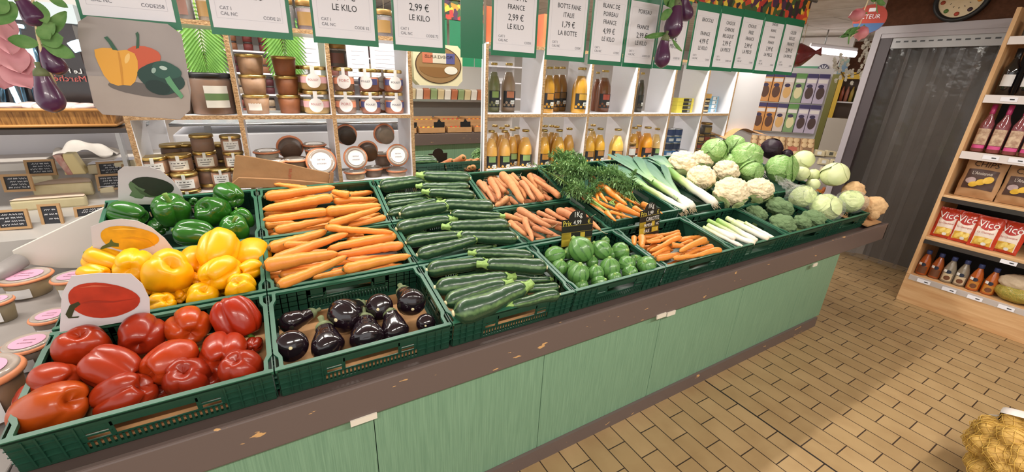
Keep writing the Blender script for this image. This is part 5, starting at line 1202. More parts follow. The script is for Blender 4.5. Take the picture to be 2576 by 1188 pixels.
def mk(kind, r, h, c, c2):
    """c contents colour, c2 label colour"""
    if kind == 'tub':
        o = MB().lathe([(.0, 0), (.78*r, 0), (.82*r, .02*h), (.97*r, .84*h), (.0, .84*h)], 28).build('pate_tub', fill(c))
        MB().lathe([(.98*r, .84*h), (1.0*r, .86*h), (1.02*r, .93*h), (.96*r, .99*h), (.0, 1.0*h)], 28).build('lid', GOLD, o)
        if c2: patch(.88*r, .2*h, .62*h, FR-.5, FR+.6, k=1.04).build('label', paint(c2), o)
    elif kind == 'jar':
        o = MB().lathe([(0, 0), (.86*r, 0), (.93*r, .05*h), (.95*r, .4*h), (.93*r, .74*h), (0, .75*h)], 28).build('pate_jar', fill(c))
        MB().lathe([(.9*r, .0), (.98*r, .05*h), (.99*r, .7*h), (.9*r, .82*h)], 28, caps=False).build('glass', GLASS, o)
        MB().lathe([(.95*r, .80*h), (1.0*r, .82*h), (1.0*r, .95*h), (.94*r, 1.0*h), (.85*r, .985*h), (0, .985*h)], 28).build('lid', GOLD, o)
        if c2:
            l = patch(.99*r, .12*h, .66*h, FR-.75, FR+.75).build('label', paint(c2), o)
            patch(.995*r, .62*h, .97*h, FR-.12, FR+.14, 3, 1.02).build('seal_strip', paint('e6e2dc'), o)
            m = MB()
            for z, w_ in ((.5, .55), (.36, .45), (.24, .3)):
                vs = [V((r*1.012*math.cos(FR+a), r*1.012*math.sin(FR+a), z*h+dz)) for a, dz in ((-w_, 0), (-w_/2, 0), (0, 0), (w_/2, 0), (w_, 0), (w_, .04*h), (w_/2, .04*h), (0, .04*h), (-w_/2, .04*h), (-w_, .04*h))]
                m.add(vs, [(0, 1, 8, 9), (1, 2, 7, 8), (2, 3, 6, 7), (3, 4, 5, 6)])
            m.build('print_lines', paint('4a4440'), l)
    elif kind == 'belly':
        o = MB().lathe([(0, 0), (.8*r, 0), (.95*r, .08*h), (.97*r, .5*h), (.95*r, .62*h), (0, .63*h)], 28).build('stew_jar', fill(c))
        MB().lathe([(.84*r, .0), (.98*r, .07*h), (1.0*r, .55*h), (.9*r, .76*h), (.86*r, .84*h)], 28, caps=False).build('glass', GLASS, o)
        MB().lathe([(.88*r, .84*h), (.93*r, .86*h), (.93*r, .97*h), (.86*r, 1.0*h), (0, 1.0*h)], 28).build('lid', GOLD, o)
        patch(1.0*r, .30*h, .56*h, FR-1.2, FR+1.2).build('band_label', paint(c2), o)
        d = disc_patch(r, .40*h, .30*h, FR, 1.035).build('round_label', paint('e6e0e0'), o)
        patch(.98*r, .62*h, .99*h, FR-.15, FR+.15, 3, 1.03).build('seal_strip', paint('e2dedc'), o)
        wrd = 'POULET' if c2 != 'd98a6a' else 'PORC'
        vs, fs = glyphs(wrd); wd = max(p[0] for p in vs); k = .42*h/wd
        MB().add([V((r*1.045*math.cos(FR+(p[0]-wd/2)*k/r), r*1.045*math.sin(FR+(p[0]-wd/2)*k/r), .4*h+p[1]*k)) for p in vs], fs).build('printed_word', paint('34304a' if c2 == '4a4a78' else 'c07070'), d, smooth=False)
    elif kind in ('weck', 'weckl'):
        o = MB().lathe([(0, 0), (.74*r, 0), (.8*r, .04*h), (.93*r, .74*h), (0, .76*h)], 30).build('terrine_jar', fill(c))
        MB().lathe([(.78*r, .0), (.84*r, .04*h), (.98*r, .8*h)], 30, caps=False).build('glass', GLASS, o)
        MB().lathe([(.93*r, .8*h), (1.06*r, .81*h), (1.10*r, .86*h), (1.05*r, .92*h), (.95*r, .93*h)], 30, caps=False).build('rubber_ring', mat('orange_rubber', 'd4845a', .45), o)
        l = MB().lathe([(.97*r, .88*h), (.98*r, .95*h), (.9*r, 1.0*h), (.78*r, .96*h), (0, .955*h)], 30, caps=False).build('glass_lid', mat('lid_glass', 'a89a90', .12, .6, coat=.3), o)
        if c2:
            MB().lathe([(0, .975*h), (.70*r, .975*h)], 30).build('lid_label', paint(c2), l)
            text([('terrine', 0, .1*r, .16*r, .9, 'c'), ('artisanale', 0, -.2*r, .14*r, .9, 'c')], (0, 0, .975*h), (1, 0, 0), (0, 1, 0), paint('5a5258'), l)
        if kind == 'weckl': patch(.9*r, .12*h, .55*h, FR-.1, FR+.9, k=1.08).build('side_label', paint('e8e6e6'), o)
    elif kind == 'big':
        o = MB().lathe([(0, 0), (.92*r, 0), (.98*r, .03*h), (.98*r, .82*h), (.9*r, .88*h), (0, .88*h)], 32).build('stew_jar', fill(c))
        MB().lathe([(.96*r, .0), (1.0*r, .03*h), (1.0*r, .84*h), (.92*r, .9*h)], 32, caps=False).build('glass', GLASS, o)
        MB().lathe([(.95*r, .88*h), (.99*r, .89*h), (.99*r, .97*h), (.95*r, 1.0*h), (0, 1.0*h)], 32).build('lid', DARK, o)
        l = patch(r, .18*h, .70*h, FR-.35, FR+.75).build('label', paint('d8d4cc'), o)
        patch(r, .36*h, .52*h, FR-.35, FR+.75, k=1.02).build('green_band', paint('5f7a4c'), l)
    elif kind == 'bottle':
        pr = [(.0, 0), (.92*r, 0), (.98*r, .03*h), (.98*r, .52*h), (.9*r, .62*h), (.66*r, .73*h), (.45*r, .82*h)]
        o = MB().lathe(pr + [(0, .82*h)], 26).build('juice_bottle', mat('juice_' + c, c, .3, .5, 6, .2, None, coat=.5))
        MB().lathe([(.7*r, .735*h), (.47*r, .82*h), (.4*r, .9*h), (.42*r, .95*h)], 26, caps=False).build('glass_neck', GLASS, o)
        MB().lathe([(.44*r, .95*h), (.5*r, .955*h), (.5*r, .99*h), (.46*r, 1.0*h), (0, 1.0*h)], 20).build('cap', GOLD, o)
        if c2:
            l = patch(r, .10*h, .44*h, FR-1.1, FR+1.1).build('label', paint('24262a'), o)
            patch(r, .30*h, .43*h, FR-.6, FR+.5, k=1.03).build('label_panel', paint(c2), l)
            for k in range(7):
                a = FR-.9+.3*k; disc_patch(r, (.15+.05*(k % 2))*h, .028*h, a, 1.03).build('printed_fruit', paint(c), l)
            vs, fs = glyphs('BIO'); wd = max(p[0] for p in vs); kk = .26*r*2/wd
            pb = patch(r, .17*h, .25*h, FR-.05, FR+.6, k=1.045).build('white_patch', paint('eeeeea'), l)
            MB().add([V((r*1.055*math.cos(FR+.28+(p[0]-wd/2)*kk/r), r*1.055*math.sin(FR+.28+(p[0]-wd/2)*kk/r), .185*h+p[1]*kk)) for p in vs], fs).build('printed_word', paint('24262a'), pb, smooth=False)
    elif kind == 'tin':
        o = MB().lathe([(0, .03*h), (.93*r, .03*h), (.97*r, 0), (1.0*r, .02*h), (.98*r, .06*h), (.98*r, .94*h), (1.0*r, .98*h), (.97*r, 1.0*h), (.93*r, .96*h), (0, .96*h)], 26).build('food_tin', METAL)
        patch(.98*r, .07*h, .93*h, -PI, PI, 26).build('paper_sleeve', paint(c), o)
        if c2: patch(.985*r, .3*h, .7*h, FR-.4, FR+.5, k=1.03).build('label', paint(c2), o)
    elif kind == 'box':
        o = MB().box(-r, r, -.05, .05, 0, h).build('food_box', paint(c), smooth=False)
        MB().box(-r*.3, r*.7, -.0508, -.05, h*.08, h*.92).build('dark_band', paint(c2), o, smooth=False)
        MB().box(r*.35, r*.65, -.0512, -.0508, h*.2, h*.8).build('bar_code', paint('8a8a86'), o, smooth=False)
    elif kind == 'smalljar':
        o = MB().lathe([(0, 0), (.9*r, 0), (.96*r, .05*h), (.96*r, .72*h), (0, .74*h)], 22).build('spread_jar', fill(c))
        MB().lathe([(.92*r, .0), (1.0*r, .05*h), (1.0*r, .72*h), (.86*r, .8*h)], 22, caps=False).build('glass', GLASS, o)
        MB().lathe([(.9*r, .8*h), (.94*r, .81*h), (.94*r, .98*h), (.9*r, 1.0*h), (0, 1.0*h)], 22).build('lid', mat('brown_gold_lid', '9c7a48', .35, .5, metal=.6), o)
        if c2: patch(r, .15*h, .6*h, FR-.8, FR+.8, k=1.02).build('label', paint(c2), o)
    elif kind == 'sauce':
        o = MB().lathe([(0, 0), (.9*r, 0), (1.0*r, .04*h), (1.0*r, .4*h), (.94*r, .52*h), (.72*r, .68*h), (.42*r, .82*h), (.36*r, .86*h), (0, .86*h)], 26).build('sauce_bottle', mat('sauce_' + c, c, .15, .5, 10, .2, coat=.6))
        MB().lathe([(.40*r, .85*h), (.46*r, .86*h), (.46*r, .98*h), (.4*r, 1.0*h), (0, 1.0*h)], 18).build('cap', mat('blue_cap', '34406e', .4), o)
        patch(r, .08*h, .36*h, -PI-.7, -PI+.9).build('label', paint(c2), o)
        disc_patch(r, .43*h, .07*h, -PI+.1, 1.04).build('dark_badge', paint('20283c'), o)
        patch(r*.99, .40*h, .5*h, -PI-.75, -PI-.2, k=1.06).build('price_sticker', paint('e8e4e0'), o)
        disc_patch(r, .19*h, .09*h, -PI+.15, 1.03).build('printed_picture', paint('6a4028'), o)
    elif kind == 'wine':
        o = MB().lathe([(0, .02*h), (.8*r, 0), (.98*r, .02*h), (1.0*r, .5*h), (.96*r, .6*h), (.5*r, .73*h), (.37*r, .8*h), (.36*r, .95*h), (.36*r, 1.0*h), (0, 1.0*h)], 26).build('wine_bottle', mat('wineglass_' + c, c, .06, .6, coat=.6))
        MB().lathe([(.365*r, .80*h), (.4*r, .82*h), (.41*r, 1.0*h), (0, 1.005*h)], 18).build('capsule', mat('capsule_' + c, 'b03468' if c != '120f12' else '18161a', .35, .5, metal=.2), o)
        if c == '120f12':
            patch(r, .2*h, .45*h, -PI-.6, -PI+.9).build('label', paint(c2), o)
        else:
            l = patch(r, .16*h, .50*h, -PI-.9, -PI+1.1).build('label', mat('etched_label', 'd9c0a4', .5, .3, 40, .7, '8a5a48'), o)
            patch(r, .08*h, .15*h, -PI-.9, -PI+1.1).build('pink_band', paint('d0508c'), o)
    return o
PR = {}
CAT = {'tub': 'jar', 'jar': 'jar', 'belly': 'jar', 'weck': 'jar', 'weckl': 'jar', 'big': 'jar', 'bottle': 'bottle', 'tin': 'tin', 'box': 'box', 'smalljar': 'jar', 'sauce': 'bottle', 'wine': 'bottle'}
for kind, P, r, h, rot, c, c2, label, group in [
('big',[.475,1.5,1.568],.098,.205,.35,'6e4420','d8d4cc','tall glass jar of brown stew with a green banded label','tall stew jars'),
('big',[.29,1.53,1.568],.098,.205,.2,'6a4628','d8d4cc','tall stew jar half hidden behind the pepper poster','tall stew jars'),
('tub',[.672,1.5,1.568],.065,.102,0,'a88468','e0d8d0','grey-beige pâté tub, bottom of the stack beside the chipboard upright','pate tubs'),
('tub',[.672,1.5,1.67],.065,.102,.1,'a88468',None,'grey-beige pâté tub, middle of the stack beside the chipboard upright','pate tubs'),
('tub',[.672,1.5,1.772],.065,.102,.2,'a88468',None,'grey-beige pâté tub, top of the stack beside the chipboard upright','pate tubs'),
('tub',[.835,1.53,1.568],.062,.102,0,'965c3c',None,'red-brown pâté tub, bottom of its stack on the middle shelf','pate tubs'),
('tub',[.835,1.53,1.67],.062,.102,.3,'965c3c',None,'red-brown pâté tub, middle of its stack on the middle shelf','pate tubs'),
('tub',[.835,1.53,1.772],.062,.102,.6,'965c3c',None,'red-brown pâté tub, top of its stack on the middle shelf','pate tubs'),
('belly',[.975,1.49,1.568],.072,.13,.1,'b8924c','d8a8ac','pink-labelled chicken jar, lower of the stack at the second upright',G_[10]),
('belly',[.945,1.6,1.568],.068,.13,.5,'b8924c','d8a8ac','chicken jar behind the pink-labelled lower jar',G_[10]),
('belly',[1.137,1.49,1.568],.06,.13,.1,'8a6044','d98a6a','orange-labelled pork jar, lower of its stack',G_[10]),
('belly',[1.283,1.49,1.568],.06,.13,.05,'9c5430','4a4a78','blue-labelled chicken jar in the middle of the bay, lower one',G_[10]),
('belly',[1.43,1.49,1.568],.06,.13,.25,'a85a2c','4a4a78','blue-labelled chicken jar next to the mirror, lower one',G_[10]),
('belly',[1.36,1.6,1.568],.06,.13,.6,'9c5430','4a4a78','lower chicken jar standing behind the blue-labelled pair',G_[10]),
('belly',[.975,1.49,1.7],.072,.13,.1,'b8924c','d8a8ac','pink-labelled chicken jar, upper of the stack at the second upright',G_[10]),
('belly',[.945,1.6,1.7],.068,.13,.5,'b8924c','d8a8ac','chicken jar behind the pink-labelled upper jar',G_[10]),
('belly',[1.137,1.49,1.7],.06,.13,.1,'8a6044','d98a6a','orange-labelled pork jar, upper of its stack',G_[10]),
('belly',[1.283,1.49,1.7],.06,.13,-.3,'9c5430','4a4a78','blue-labelled chicken jar in the middle of the bay, upper one',G_[10]),
('belly',[1.43,1.49,1.7],.06,.13,.25,'a85a2c','4a4a78','blue-labelled chicken jar next to the mirror, upper one',G_[10]),
('belly',[1.36,1.6,1.7],.06,.13,.6,'9c5430','4a4a78','upper chicken jar standing behind the blue-labelled pair',G_[10]),
('smalljar',[1.115,1.5,1.833],.055,.12,0,'3c2620','6a4038','dark jar on top of the orange-labelled pork jars',None),
('jar',[.173,1.47,1.273],.058,.088,.25,'ac7a58','e0dcd8','labelled pâté jar on top of the stack behind the green pepper card',G_[11]),
('jar',[.173,1.47,1.185],.058,.088,.25,'ac7a58','e0dcd8','pâté jar in the stack behind the green pepper card, second down',G_[11]),
('jar',[.173,1.47,1.097],.058,.088,.25,'ac7a58','e0dcd8','lowest pâté jar in the stack behind the green pepper card',G_[11]),
('jar',[.274,1.49,1.277],.058,.088,.25,'ac7a58','e0dcd8','labelled pâté jar with a gold lid, upper of the second stack',G_[11]),
('jar',[.274,1.49,1.189],.058,.088,.25,'ac7a58','e0dcd8','pâté jar under the upper jar of the second stack',G_[11]),
('jar',[.288,1.435,1.188],.058,.088,.25,'ac7a58','e0dcd8','pâté jar in front at the edge of the grey pepper card',G_[11]),
('jar',[.288,1.435,1.1],.058,.088,.25,'ac7a58','e0dcd8','lid of a pâté jar just above the green crate rim',G_[11]),
('jar',[.388,1.5,1.375],.054,.088,.25,'7c5238',None,'unlabelled pinkish pâté jar topping the tallest stack',G_[11]),
('jar',[.388,1.5,1.287],.054,.088,.25,'b88c70','e0dcd8','labelled pâté jar second from top of the tallest stack',G_[11]),
('jar',[.388,1.5,1.199],.054,.088,.25,'7c5238',None,'pâté jar third from top of the tallest stack',G_[11]),
('jar',[.388,1.5,1.111],.054,.088,.25,'7c5238',None,'pâté jar at the foot of the tallest stack',G_[11]),
('jar',[.518,1.48,1.37],.05,.088,.25,'ac7a58','e0dcd8','labelled pâté jar topping the stack against the upright',G_[11]),
('jar',[.518,1.48,1.282],.05,.088,.25,'ac7a58','e0dcd8','second pâté jar of the stack against the upright',G_[11]),
('jar',[.518,1.48,1.194],.05,.088,.25,'ac7a58','e0dcd8','third pâté jar of the stack against the upright',G_[11]),
('jar',[.447,1.445,1.199],.048,.088,.25,'ac7a58','e0dcd8','labelled pâté jar beside the brown paper bags',G_[11]),
('jar',[.447,1.445,1.111],.048,.088,.25,'7c5238',None,'pâté jar hidden below the labelled jar at the paper bags',G_[11]),
('jar',[.236,1.62,1.311],.055,.088,0,'6e4830',None,'dark pâté jar at the back, behind the second stack',G_[11]),
('jar',[.236,1.62,1.223],.055,.088,0,'6e4830',None,'pâté jar under the dark jar at the back, behind the second stack',G_[11]),
('jar',[.236,1.62,1.135],.055,.088,0,'6e4830',None,'lowest pâté jar at the back, behind the second stack',G_[11]),
('jar',[.298,1.64,1.311],.055,.088,0,'6e4830',None,'dark pâté jar at the back between two stacks',G_[11]),
('jar',[.298,1.64,1.223],.055,.088,0,'6e4830',None,'pâté jar under the dark jar at the back between two stacks',G_[11]),
('jar',[.298,1.64,1.135],.055,.088,0,'6e4830',None,'lowest pâté jar at the back between two stacks',G_[11]),
('jar',[.444,1.62,1.308],.055,.088,0,'6e4830',None,'dark pâté jar at the back before the upright',G_[11]),
('jar',[.444,1.62,1.22],.055,.088,0,'6e4830',None,'pâté jar under the dark jar at the back before the upright',G_[11]),
('jar',[.444,1.62,1.132],.055,.088,0,'6e4830',None,'lowest pâté jar at the back before the upright',G_[11]),
('weck',[.68,1.56,1.272],.066,.085,0,'b0a08c','e4dcd4','glass-lidded terrine jar nearest the first upright',G_[12]),
('weck',[.68,1.56,1.187],.066,.085,0,'b0a08c',None,'terrine jar under the glass-lidded terrine jar nearest the first upright',G_[12]),
('weck',[.696,1.46,1.232],.074,.085,0,'a89888','e4dcd4','terrine jar in front with glass lid, behind the paper bags',G_[12]),
('weck',[.696,1.46,1.147],.074,.085,0,'a89888',None,'terrine jar under the terrine jar in front with glass lid, behind the paper bags',G_[12]),
('weck',[.818,1.48,1.231],.07,.085,0,'8a6a48','e4dcd4','brown terrine jar with a clear glass lid',G_[12]),
('weck',[.818,1.48,1.146],.07,.085,0,'8a6a48',None,'terrine jar under the brown terrine jar with a clear glass lid',G_[12]),
('weck',[.957,1.54,1.272],.068,.085,0,'8a7260','e4dcd4','terrine jar stacked near the second upright, upper one',G_[12]),
('weck',[.957,1.54,1.187],.068,.085,0,'8a7260',None,'terrine jar under the terrine jar stacked near the second upright, upper one',G_[12]),
('weck',[.945,1.62,1.293],.066,.085,0,'a08468','e4dcd4','terrine jar at the back near the second upright',G_[12]),
('weck',[.945,1.62,1.208],.066,.085,0,'a08468',None,'terrine jar under the terrine jar at the back near the second upright',G_[12]),
('weck',[1.15,1.47,1.137],.064,.085,0,'a08460',None,'terrine jar with orange ring under the tilted lids',G_[12]),
('weck',[1.15,1.47,1.052],.064,.085,0,'a08460',None,'terrine jar under the terrine jar with orange ring under the tilted lids',G_[12]),
('weck',[1.269,1.5,1.144],.06,.085,0,'6a4c38',None,'brown terrine jar between the tilted terrine jars',G_[12]),
('weck',[1.269,1.5,1.059],.06,.085,0,'6a4c38',None,'terrine jar under the brown terrine jar between the tilted terrine jars',G_[12]),
('weck',[1.419,1.48,1.127],.064,.085,0,'b09478',None,'terrine jar under the tilted lid beside the mirror',G_[12]),
('weck',[1.419,1.48,1.042],.064,.085,0,'b09478',None,'terrine jar under the terrine jar under the tilted lid beside the mirror',G_[12]),
('weck',[1.36,1.6,1.216],.06,.085,0,'7a5c48',None,'brown terrine jar at the back beside the mirror',G_[12]),
('weck',[1.36,1.6,1.131],.06,.085,0,'7a5c48',None,'terrine jar under the brown terrine jar at the back beside the mirror',G_[12]),
('weck',[1.36,1.6,1.046],.06,.085,0,'7a5c48',None,'terrine jar under the brown terrine jar at the back beside the mirror',G_[12]),
('weck',[.954,1.482,1.273],.078,.085,(1.25,0,0),'9c8468','ece6e6','tilted terrine jar showing its white lid label beside the upright',G_[13]),
('weck',[1.154,1.502,1.289],.066,.085,(1.35,0,0),'9c8468','ece6e6','tilted terrine jar with white lid label just past the upright',G_[13]),
('weck',[1.418,1.502,1.293],.066,.085,(1.35,0,0),'9c8468','ece6e6','tilted terrine jar with white lid label next to the mirror',G_[13]),
('weck',[.809,1.558,1.337],.07,.085,(-1.3,0,0),'5c4436',None,'terrine jar on its side showing its dark base',G_[13]),
('weck',[1.136,1.518,1.417],.062,.085,(-1.4,0,0),'3a2a20',None,'terrine jar on its side with dark fruit, at the upright',G_[13]),
('weck',[1.381,1.538,1.413],.064,.085,(-1.4,0,0),'8a7868',None,'terrine jar on its side with grey base, high up',G_[13]),
('weck',[1.252,1.478,1.312],.062,.085,(-1.35,0,0),'5a3c24',None,'brown terrine jar on its side between two tilted lids',G_[13]),
('bottle',[2.216,1.62,1.568],.0475,.3458,.15,'76764a','8aa05a','olive green soup bottle at the edge of the mirror',G_[14]),
('bottle',[2.342,1.62,1.568],.0545,.3496,.15,'9c8068','c07858','pinkish brown soup bottle second from the mirror',G_[14]),
('bottle',[2.631,1.5,1.568],.049,.338,.15,'c08a2c','c88a3c','amber juice bottle half hidden by the upright',G_[14]),
('bottle',[2.81,1.66,1.568],.0457,.3468,.15,'b47c2c','a8702c','amber juice bottle behind the half hidden one',G_[14]),
('bottle',[2.901,1.7,1.568],.05,.3514,.15,'9c6c30','7a5a34','brownish juice bottle, rear one beside the white divider',G_[14]),
('bottle',[2.934,1.49,1.568],.0652,.3467,.15,'c8922c','c89a3c','golden juice bottle standing alone with a fruit label',G_[14]),
('bottle',[3.287,1.7,1.568],.0349,.3295,.15,'8a4c28',None,'brown juice bottle at the back edge of its bay',G_[14]),
('bottle',[3.301,1.62,1.568],.0617,.3442,.15,'7a4622','b05040','dark brown juice bottle with a red label',G_[14]),
('bottle',[3.709,1.58,1.568],.0355,.3421,.15,'4a4030','3c3a34','narrow dark bottle half hidden by the upright',G_[14]),
('box',[4.22,1.52,1.568],.115,.033,0,'d0c048','26241f','flat yellow and black food box, lowest of the stack',G_[15]),
('box',[4.22,1.52,1.602],.115,.033,0,'d0c048','26241f','flat yellow and black food box, second of the stack',G_[15]),
('box',[4.22,1.52,1.636],.115,.033,0,'d0c048','26241f','flat yellow and black food box, third of the stack',G_[15]),
('box',[4.22,1.52,1.67],.115,.033,0,'d0c048','26241f','flat yellow and black food box, top of the stack',G_[15]),
('tin',[4.545,1.52,1.568],.062,.045,0,'1c1c20','c8b48c','round tin, lowest of the tin stack on the middle shelf',G_[16]),
('tin',[4.545,1.52,1.614],.062,.045,0,'2a3048','c8b48c','round tin, second of the tin stack on the middle shelf',G_[16]),
('tin',[4.545,1.52,1.66],.062,.045,0,'1c1c20','c8b48c','round tin, third of the tin stack on the middle shelf',G_[16]),
('tin',[4.545,1.52,1.706],.07,.045,0,'b0884c',None,'round tin, gold top of the tin stack on the middle shelf',G_[16]),
('box',[4.7,1.56,1.568],.07,.038,0,'7ab0d0','e8ecf0','small blue and white box, lowest of its stack',G_[17]),
('box',[4.7,1.56,1.608],.07,.038,0,'7ab0d0','e8ecf0','small blue and white box, second of its stack',G_[17]),
('box',[4.7,1.56,1.648],.07,.038,0,'7ab0d0','e8ecf0','small blue and white box, third of its stack',G_[17]),
('box',[4.7,1.56,1.688],.07,.038,0,'7ab0d0','e8ecf0','small blue and white box, top of its stack',G_[17]),
('bottle',[2.133,1.48,1.118],.0475,.33,.0791,'eeb45c','8aa868','pale orange juice bottle in front, at the mirror end',G_[18]),
('bottle',[2.244,1.48,1.115],.0499,.33,.2215,'eeb45c','8aa868','pale orange juice bottle in front, second from the mirror',G_[18]),
('bottle',[2.43,1.48,1.117],.0558,.33,.112,'eeb04c','98b070','orange juice bottle in front at the first white divider',G_[18]),
('bottle',[2.233,1.62,1.141],.0453,.33,.2301,'d09a44','8aa868','juice bottle behind the first front bottle',G_[18]),
('bottle',[2.269,1.57,1.128],.0451,.33,.158,'d8a048','8aa868','juice bottle between the first two front bottles',G_[18]),
('bottle',[2.354,1.64,1.137],.0433,.33,.1991,'c8903c',None,'juice bottle at the back of the first bay',G_[18]),
('bottle',[2.354,1.55,1.117],.0486,.33,.243,'e4a848','98b070','juice bottle behind the second front bottle',G_[18]),
('bottle',[2.441,1.63,1.118],.047,.33,.1872,'d8a048',None,'juice bottle at the back before the white divider',G_[18]),
('bottle',[2.605,1.48,1.114],.0526,.33,.1762,'e6a834','c88a3c','golden juice bottle at the second upright',G_[18]),
('bottle',[2.753,1.48,1.111],.0553,.33,.2037,'dca43c','c88a3c','golden juice bottle just above the carrot leaves',G_[18]),
('bottle',[2.9,1.54,1.114],.0522,.33,.192,'dca040','c08038','golden juice bottle beside the second white divider',G_[18]),
('bottle',[2.707,1.62,1.131],.0486,.33,.2268,'c8923a',None,'juice bottle at the back behind the second upright',G_[18]),
('bottle',[2.79,1.64,1.127],.0494,.33,.1904,'c8923a',None,'juice bottle at the back of the second bay',G_[18]),
('bottle',[2.811,1.6,1.125],.0458,.33,.135,'c8923a',None,'juice bottle at the back in front of the divider',G_[18]),
('bottle',[3.082,1.48,1.11],.0494,.33,.0644,'e6ac3c','c08848','golden juice bottle at the third upright',G_[18]),
('bottle',[3.188,1.48,1.115],.0549,.33,.1606,'e8ae38','c08848','golden juice bottle second in the third bay',G_[18]),
('bottle',[3.243,1.64,1.127],.0486,.33,.0823,'d8a848',None,'juice bottle at the back of the third bay',G_[18]),
('bottle',[3.378,1.46,1.107],.0644,.33,.0709,'ecc058','d89858','yellow juice bottle alone before the third white divider',G_[18]),
('bottle',[3.622,1.5,1.112],.0526,.33,.2378,'e0a030','a8603c','orange juice bottle at the fourth upright',G_[18]),
('bottle',[3.803,1.62,1.114],.0477,.33,.1983,'c88a30',None,'juice bottle at the back of the fourth bay',G_[18]),
('bottle',[3.769,1.48,1.115],.0637,.33,.1009,'ea9c22','c87850','bright orange juice bottle with a pink label',G_[18]),
('bottle',[3.929,1.5,1.099],.0597,.33,.1128,'e2be78','8aa868','pale juice bottle nearest the blue tins',G_[18]),
('smalljar',[3.551,1.45,1.185],.045,.13,0,'8a5a30','e8e6e4','small jar with white label between juice bottles',None),
('tin',[4.11,1.52,1.351],.062,.066,0,'2c3e6c',None,'blue fish tin, first from the top of the first tin stack',G_[19]),
('tin',[4.11,1.52,1.283],.062,.066,0,'30507c','c8ccd4','blue fish tin, second from the top of the first tin stack',G_[19]),
('tin',[4.11,1.52,1.215],.062,.066,0,'26304c',None,'blue fish tin, third from the top of the first tin stack',G_[19]),
('tin',[4.11,1.52,1.147],.062,.066,0,'3a6a9c','c8ccd4','blue fish tin, fourth from the top of the first tin stack',G_[19]),
('tin',[4.11,1.52,1.079],.062,.066,0,'2c3e6c',None,'blue fish tin, fifth from the top of the first tin stack',G_[19]),
('tin',[4.215,1.52,1.349],.062,.066,0,'2c3e6c',None,'blue fish tin, first from the top of the second tin stack',G_[19]),
('tin',[4.215,1.52,1.281],.062,.066,0,'30507c','c8ccd4','blue fish tin, second from the top of the second tin stack',G_[19]),
('tin',[4.215,1.52,1.213],.062,.066,0,'26304c',None,'blue fish tin, third from the top of the second tin stack',G_[19]),
('tin',[4.215,1.52,1.145],.062,.066,0,'3a6a9c','c8ccd4','blue fish tin, fourth from the top of the second tin stack',G_[19]),
('tin',[4.254,1.46,1.15],.062,.066,0,'2c3e6c',None,'blue fish tin, first from the top of the low front tin stack',G_[19]),
('tin',[4.254,1.46,1.082],.062,.066,0,'30507c','c8ccd4','blue fish tin, second from the top of the low front tin stack',G_[19]),
('tin',[4.254,1.46,1.014],.062,.066,0,'26304c',None,'blue fish tin, third from the top of the low front tin stack',G_[19]),
('smalljar',[4.646,1.5,1.356],.058,.115,0,'3a2820','8a7040','dark jar with gold lid topping the small spread jars',None),
('smalljar',[4.475,1.5,1.281],.044,.074,0,'5a2c20','9c5a44','small spread jar, top of the first column in the last bay',G_[20]),
('smalljar',[4.475,1.5,1.206],.044,.074,0,'5a2c20','c8a878','small spread jar, second of the first column in the last bay',G_[20]),
('smalljar',[4.475,1.5,1.131],.044,.074,0,'5a2c20','8a3c2c','small spread jar, third of the first column in the last bay',G_[20]),
('smalljar',[4.57,1.5,1.281],.044,.074,0,'4a3024','c8a878','small spread jar, top of the second column in the last bay',G_[20]),
('smalljar',[4.57,1.5,1.206],.044,.074,0,'4a3024','8a3c2c','small spread jar, second of the second column in the last bay',G_[20]),
('smalljar',[4.57,1.5,1.131],.044,.074,0,'4a3024','b89868','small spread jar, third of the second column in the last bay',G_[20]),
('smalljar',[4.665,1.5,1.281],.044,.074,0,'6a3c24','8a3c2c','small spread jar, top of the third column in the last bay',G_[20]),
('smalljar',[4.665,1.5,1.206],.044,.074,0,'6a3c24','b89868','small spread jar, second of the third column in the last bay',G_[20]),
('smalljar',[4.665,1.5,1.131],.044,.074,0,'6a3c24','9c5a44','small spread jar, third of the third column in the last bay',G_[20]),
('smalljar',[4.76,1.5,1.281],.044,.074,0,'3c2420','b89868','small spread jar, top of the fourth column in the last bay',G_[20]),
('smalljar',[4.76,1.5,1.206],.044,.074,0,'3c2420','9c5a44','small spread jar, second of the fourth column in the last bay',G_[20]),
('smalljar',[4.76,1.5,1.131],.044,.074,0,'3c2420','c8a878','small spread jar, third of the fourth column in the last bay',G_[20]),
('weckl',[-.356,1.291,.78],.0848,.1,-.3,'a89068','d49ab4','wide salad jar with orange ring at the edge of the photo',G_[21]),
('weckl',[-.179,1.198,.78],.0664,.1,-.3,'a8946c','d49ab4','salad jar with orange ring half hidden by the yellow peppers',G_[21]),
('weckl',[-.362,1.044,.78],.0473,.1,-.3,'7c6a48','d49ab4','salad jar cut off at the edge behind the red pepper crate',G_[21]),
('weckl',[-.144,.825,.78],.058,.09,-.3,'6a5440','d49ab4','salad jar with pink label behind the red pepper card',G_[21]),
('weckl',[-.136,.605,.78],.0645,.1,-.3,'6a5440','d49ab4','salad jar with pink label nearest the red pepper crate',G_[21]),
('weckl',[-.292,1.648,.78],.079,.19,-.3,'c0ae8c','d49ab4','tall salad jar with pale contents and orange ring',G_[21]),
('weckl',[-.167,1.504,.78],.0603,.17,-.3,'5a3c34','d49ab4','tall salad jar with dark contents behind the yellow pepper card',G_[21]),
('weckl',[-.143,.338,.78],.09,.17,0,'7a5230','d49ab4','large brown jar cut off at the edge beside the front crate',None),
('sauce',[5.76,-.225,.272],.041,.235,0,'a8501e','6a4028','amber sauce bottle nearest the doorway',G_[22]),
('sauce',[5.77,-.31,.272],.041,.235,0,'a05024','6a4028','amber sauce bottle second from the doorway',G_[22]),
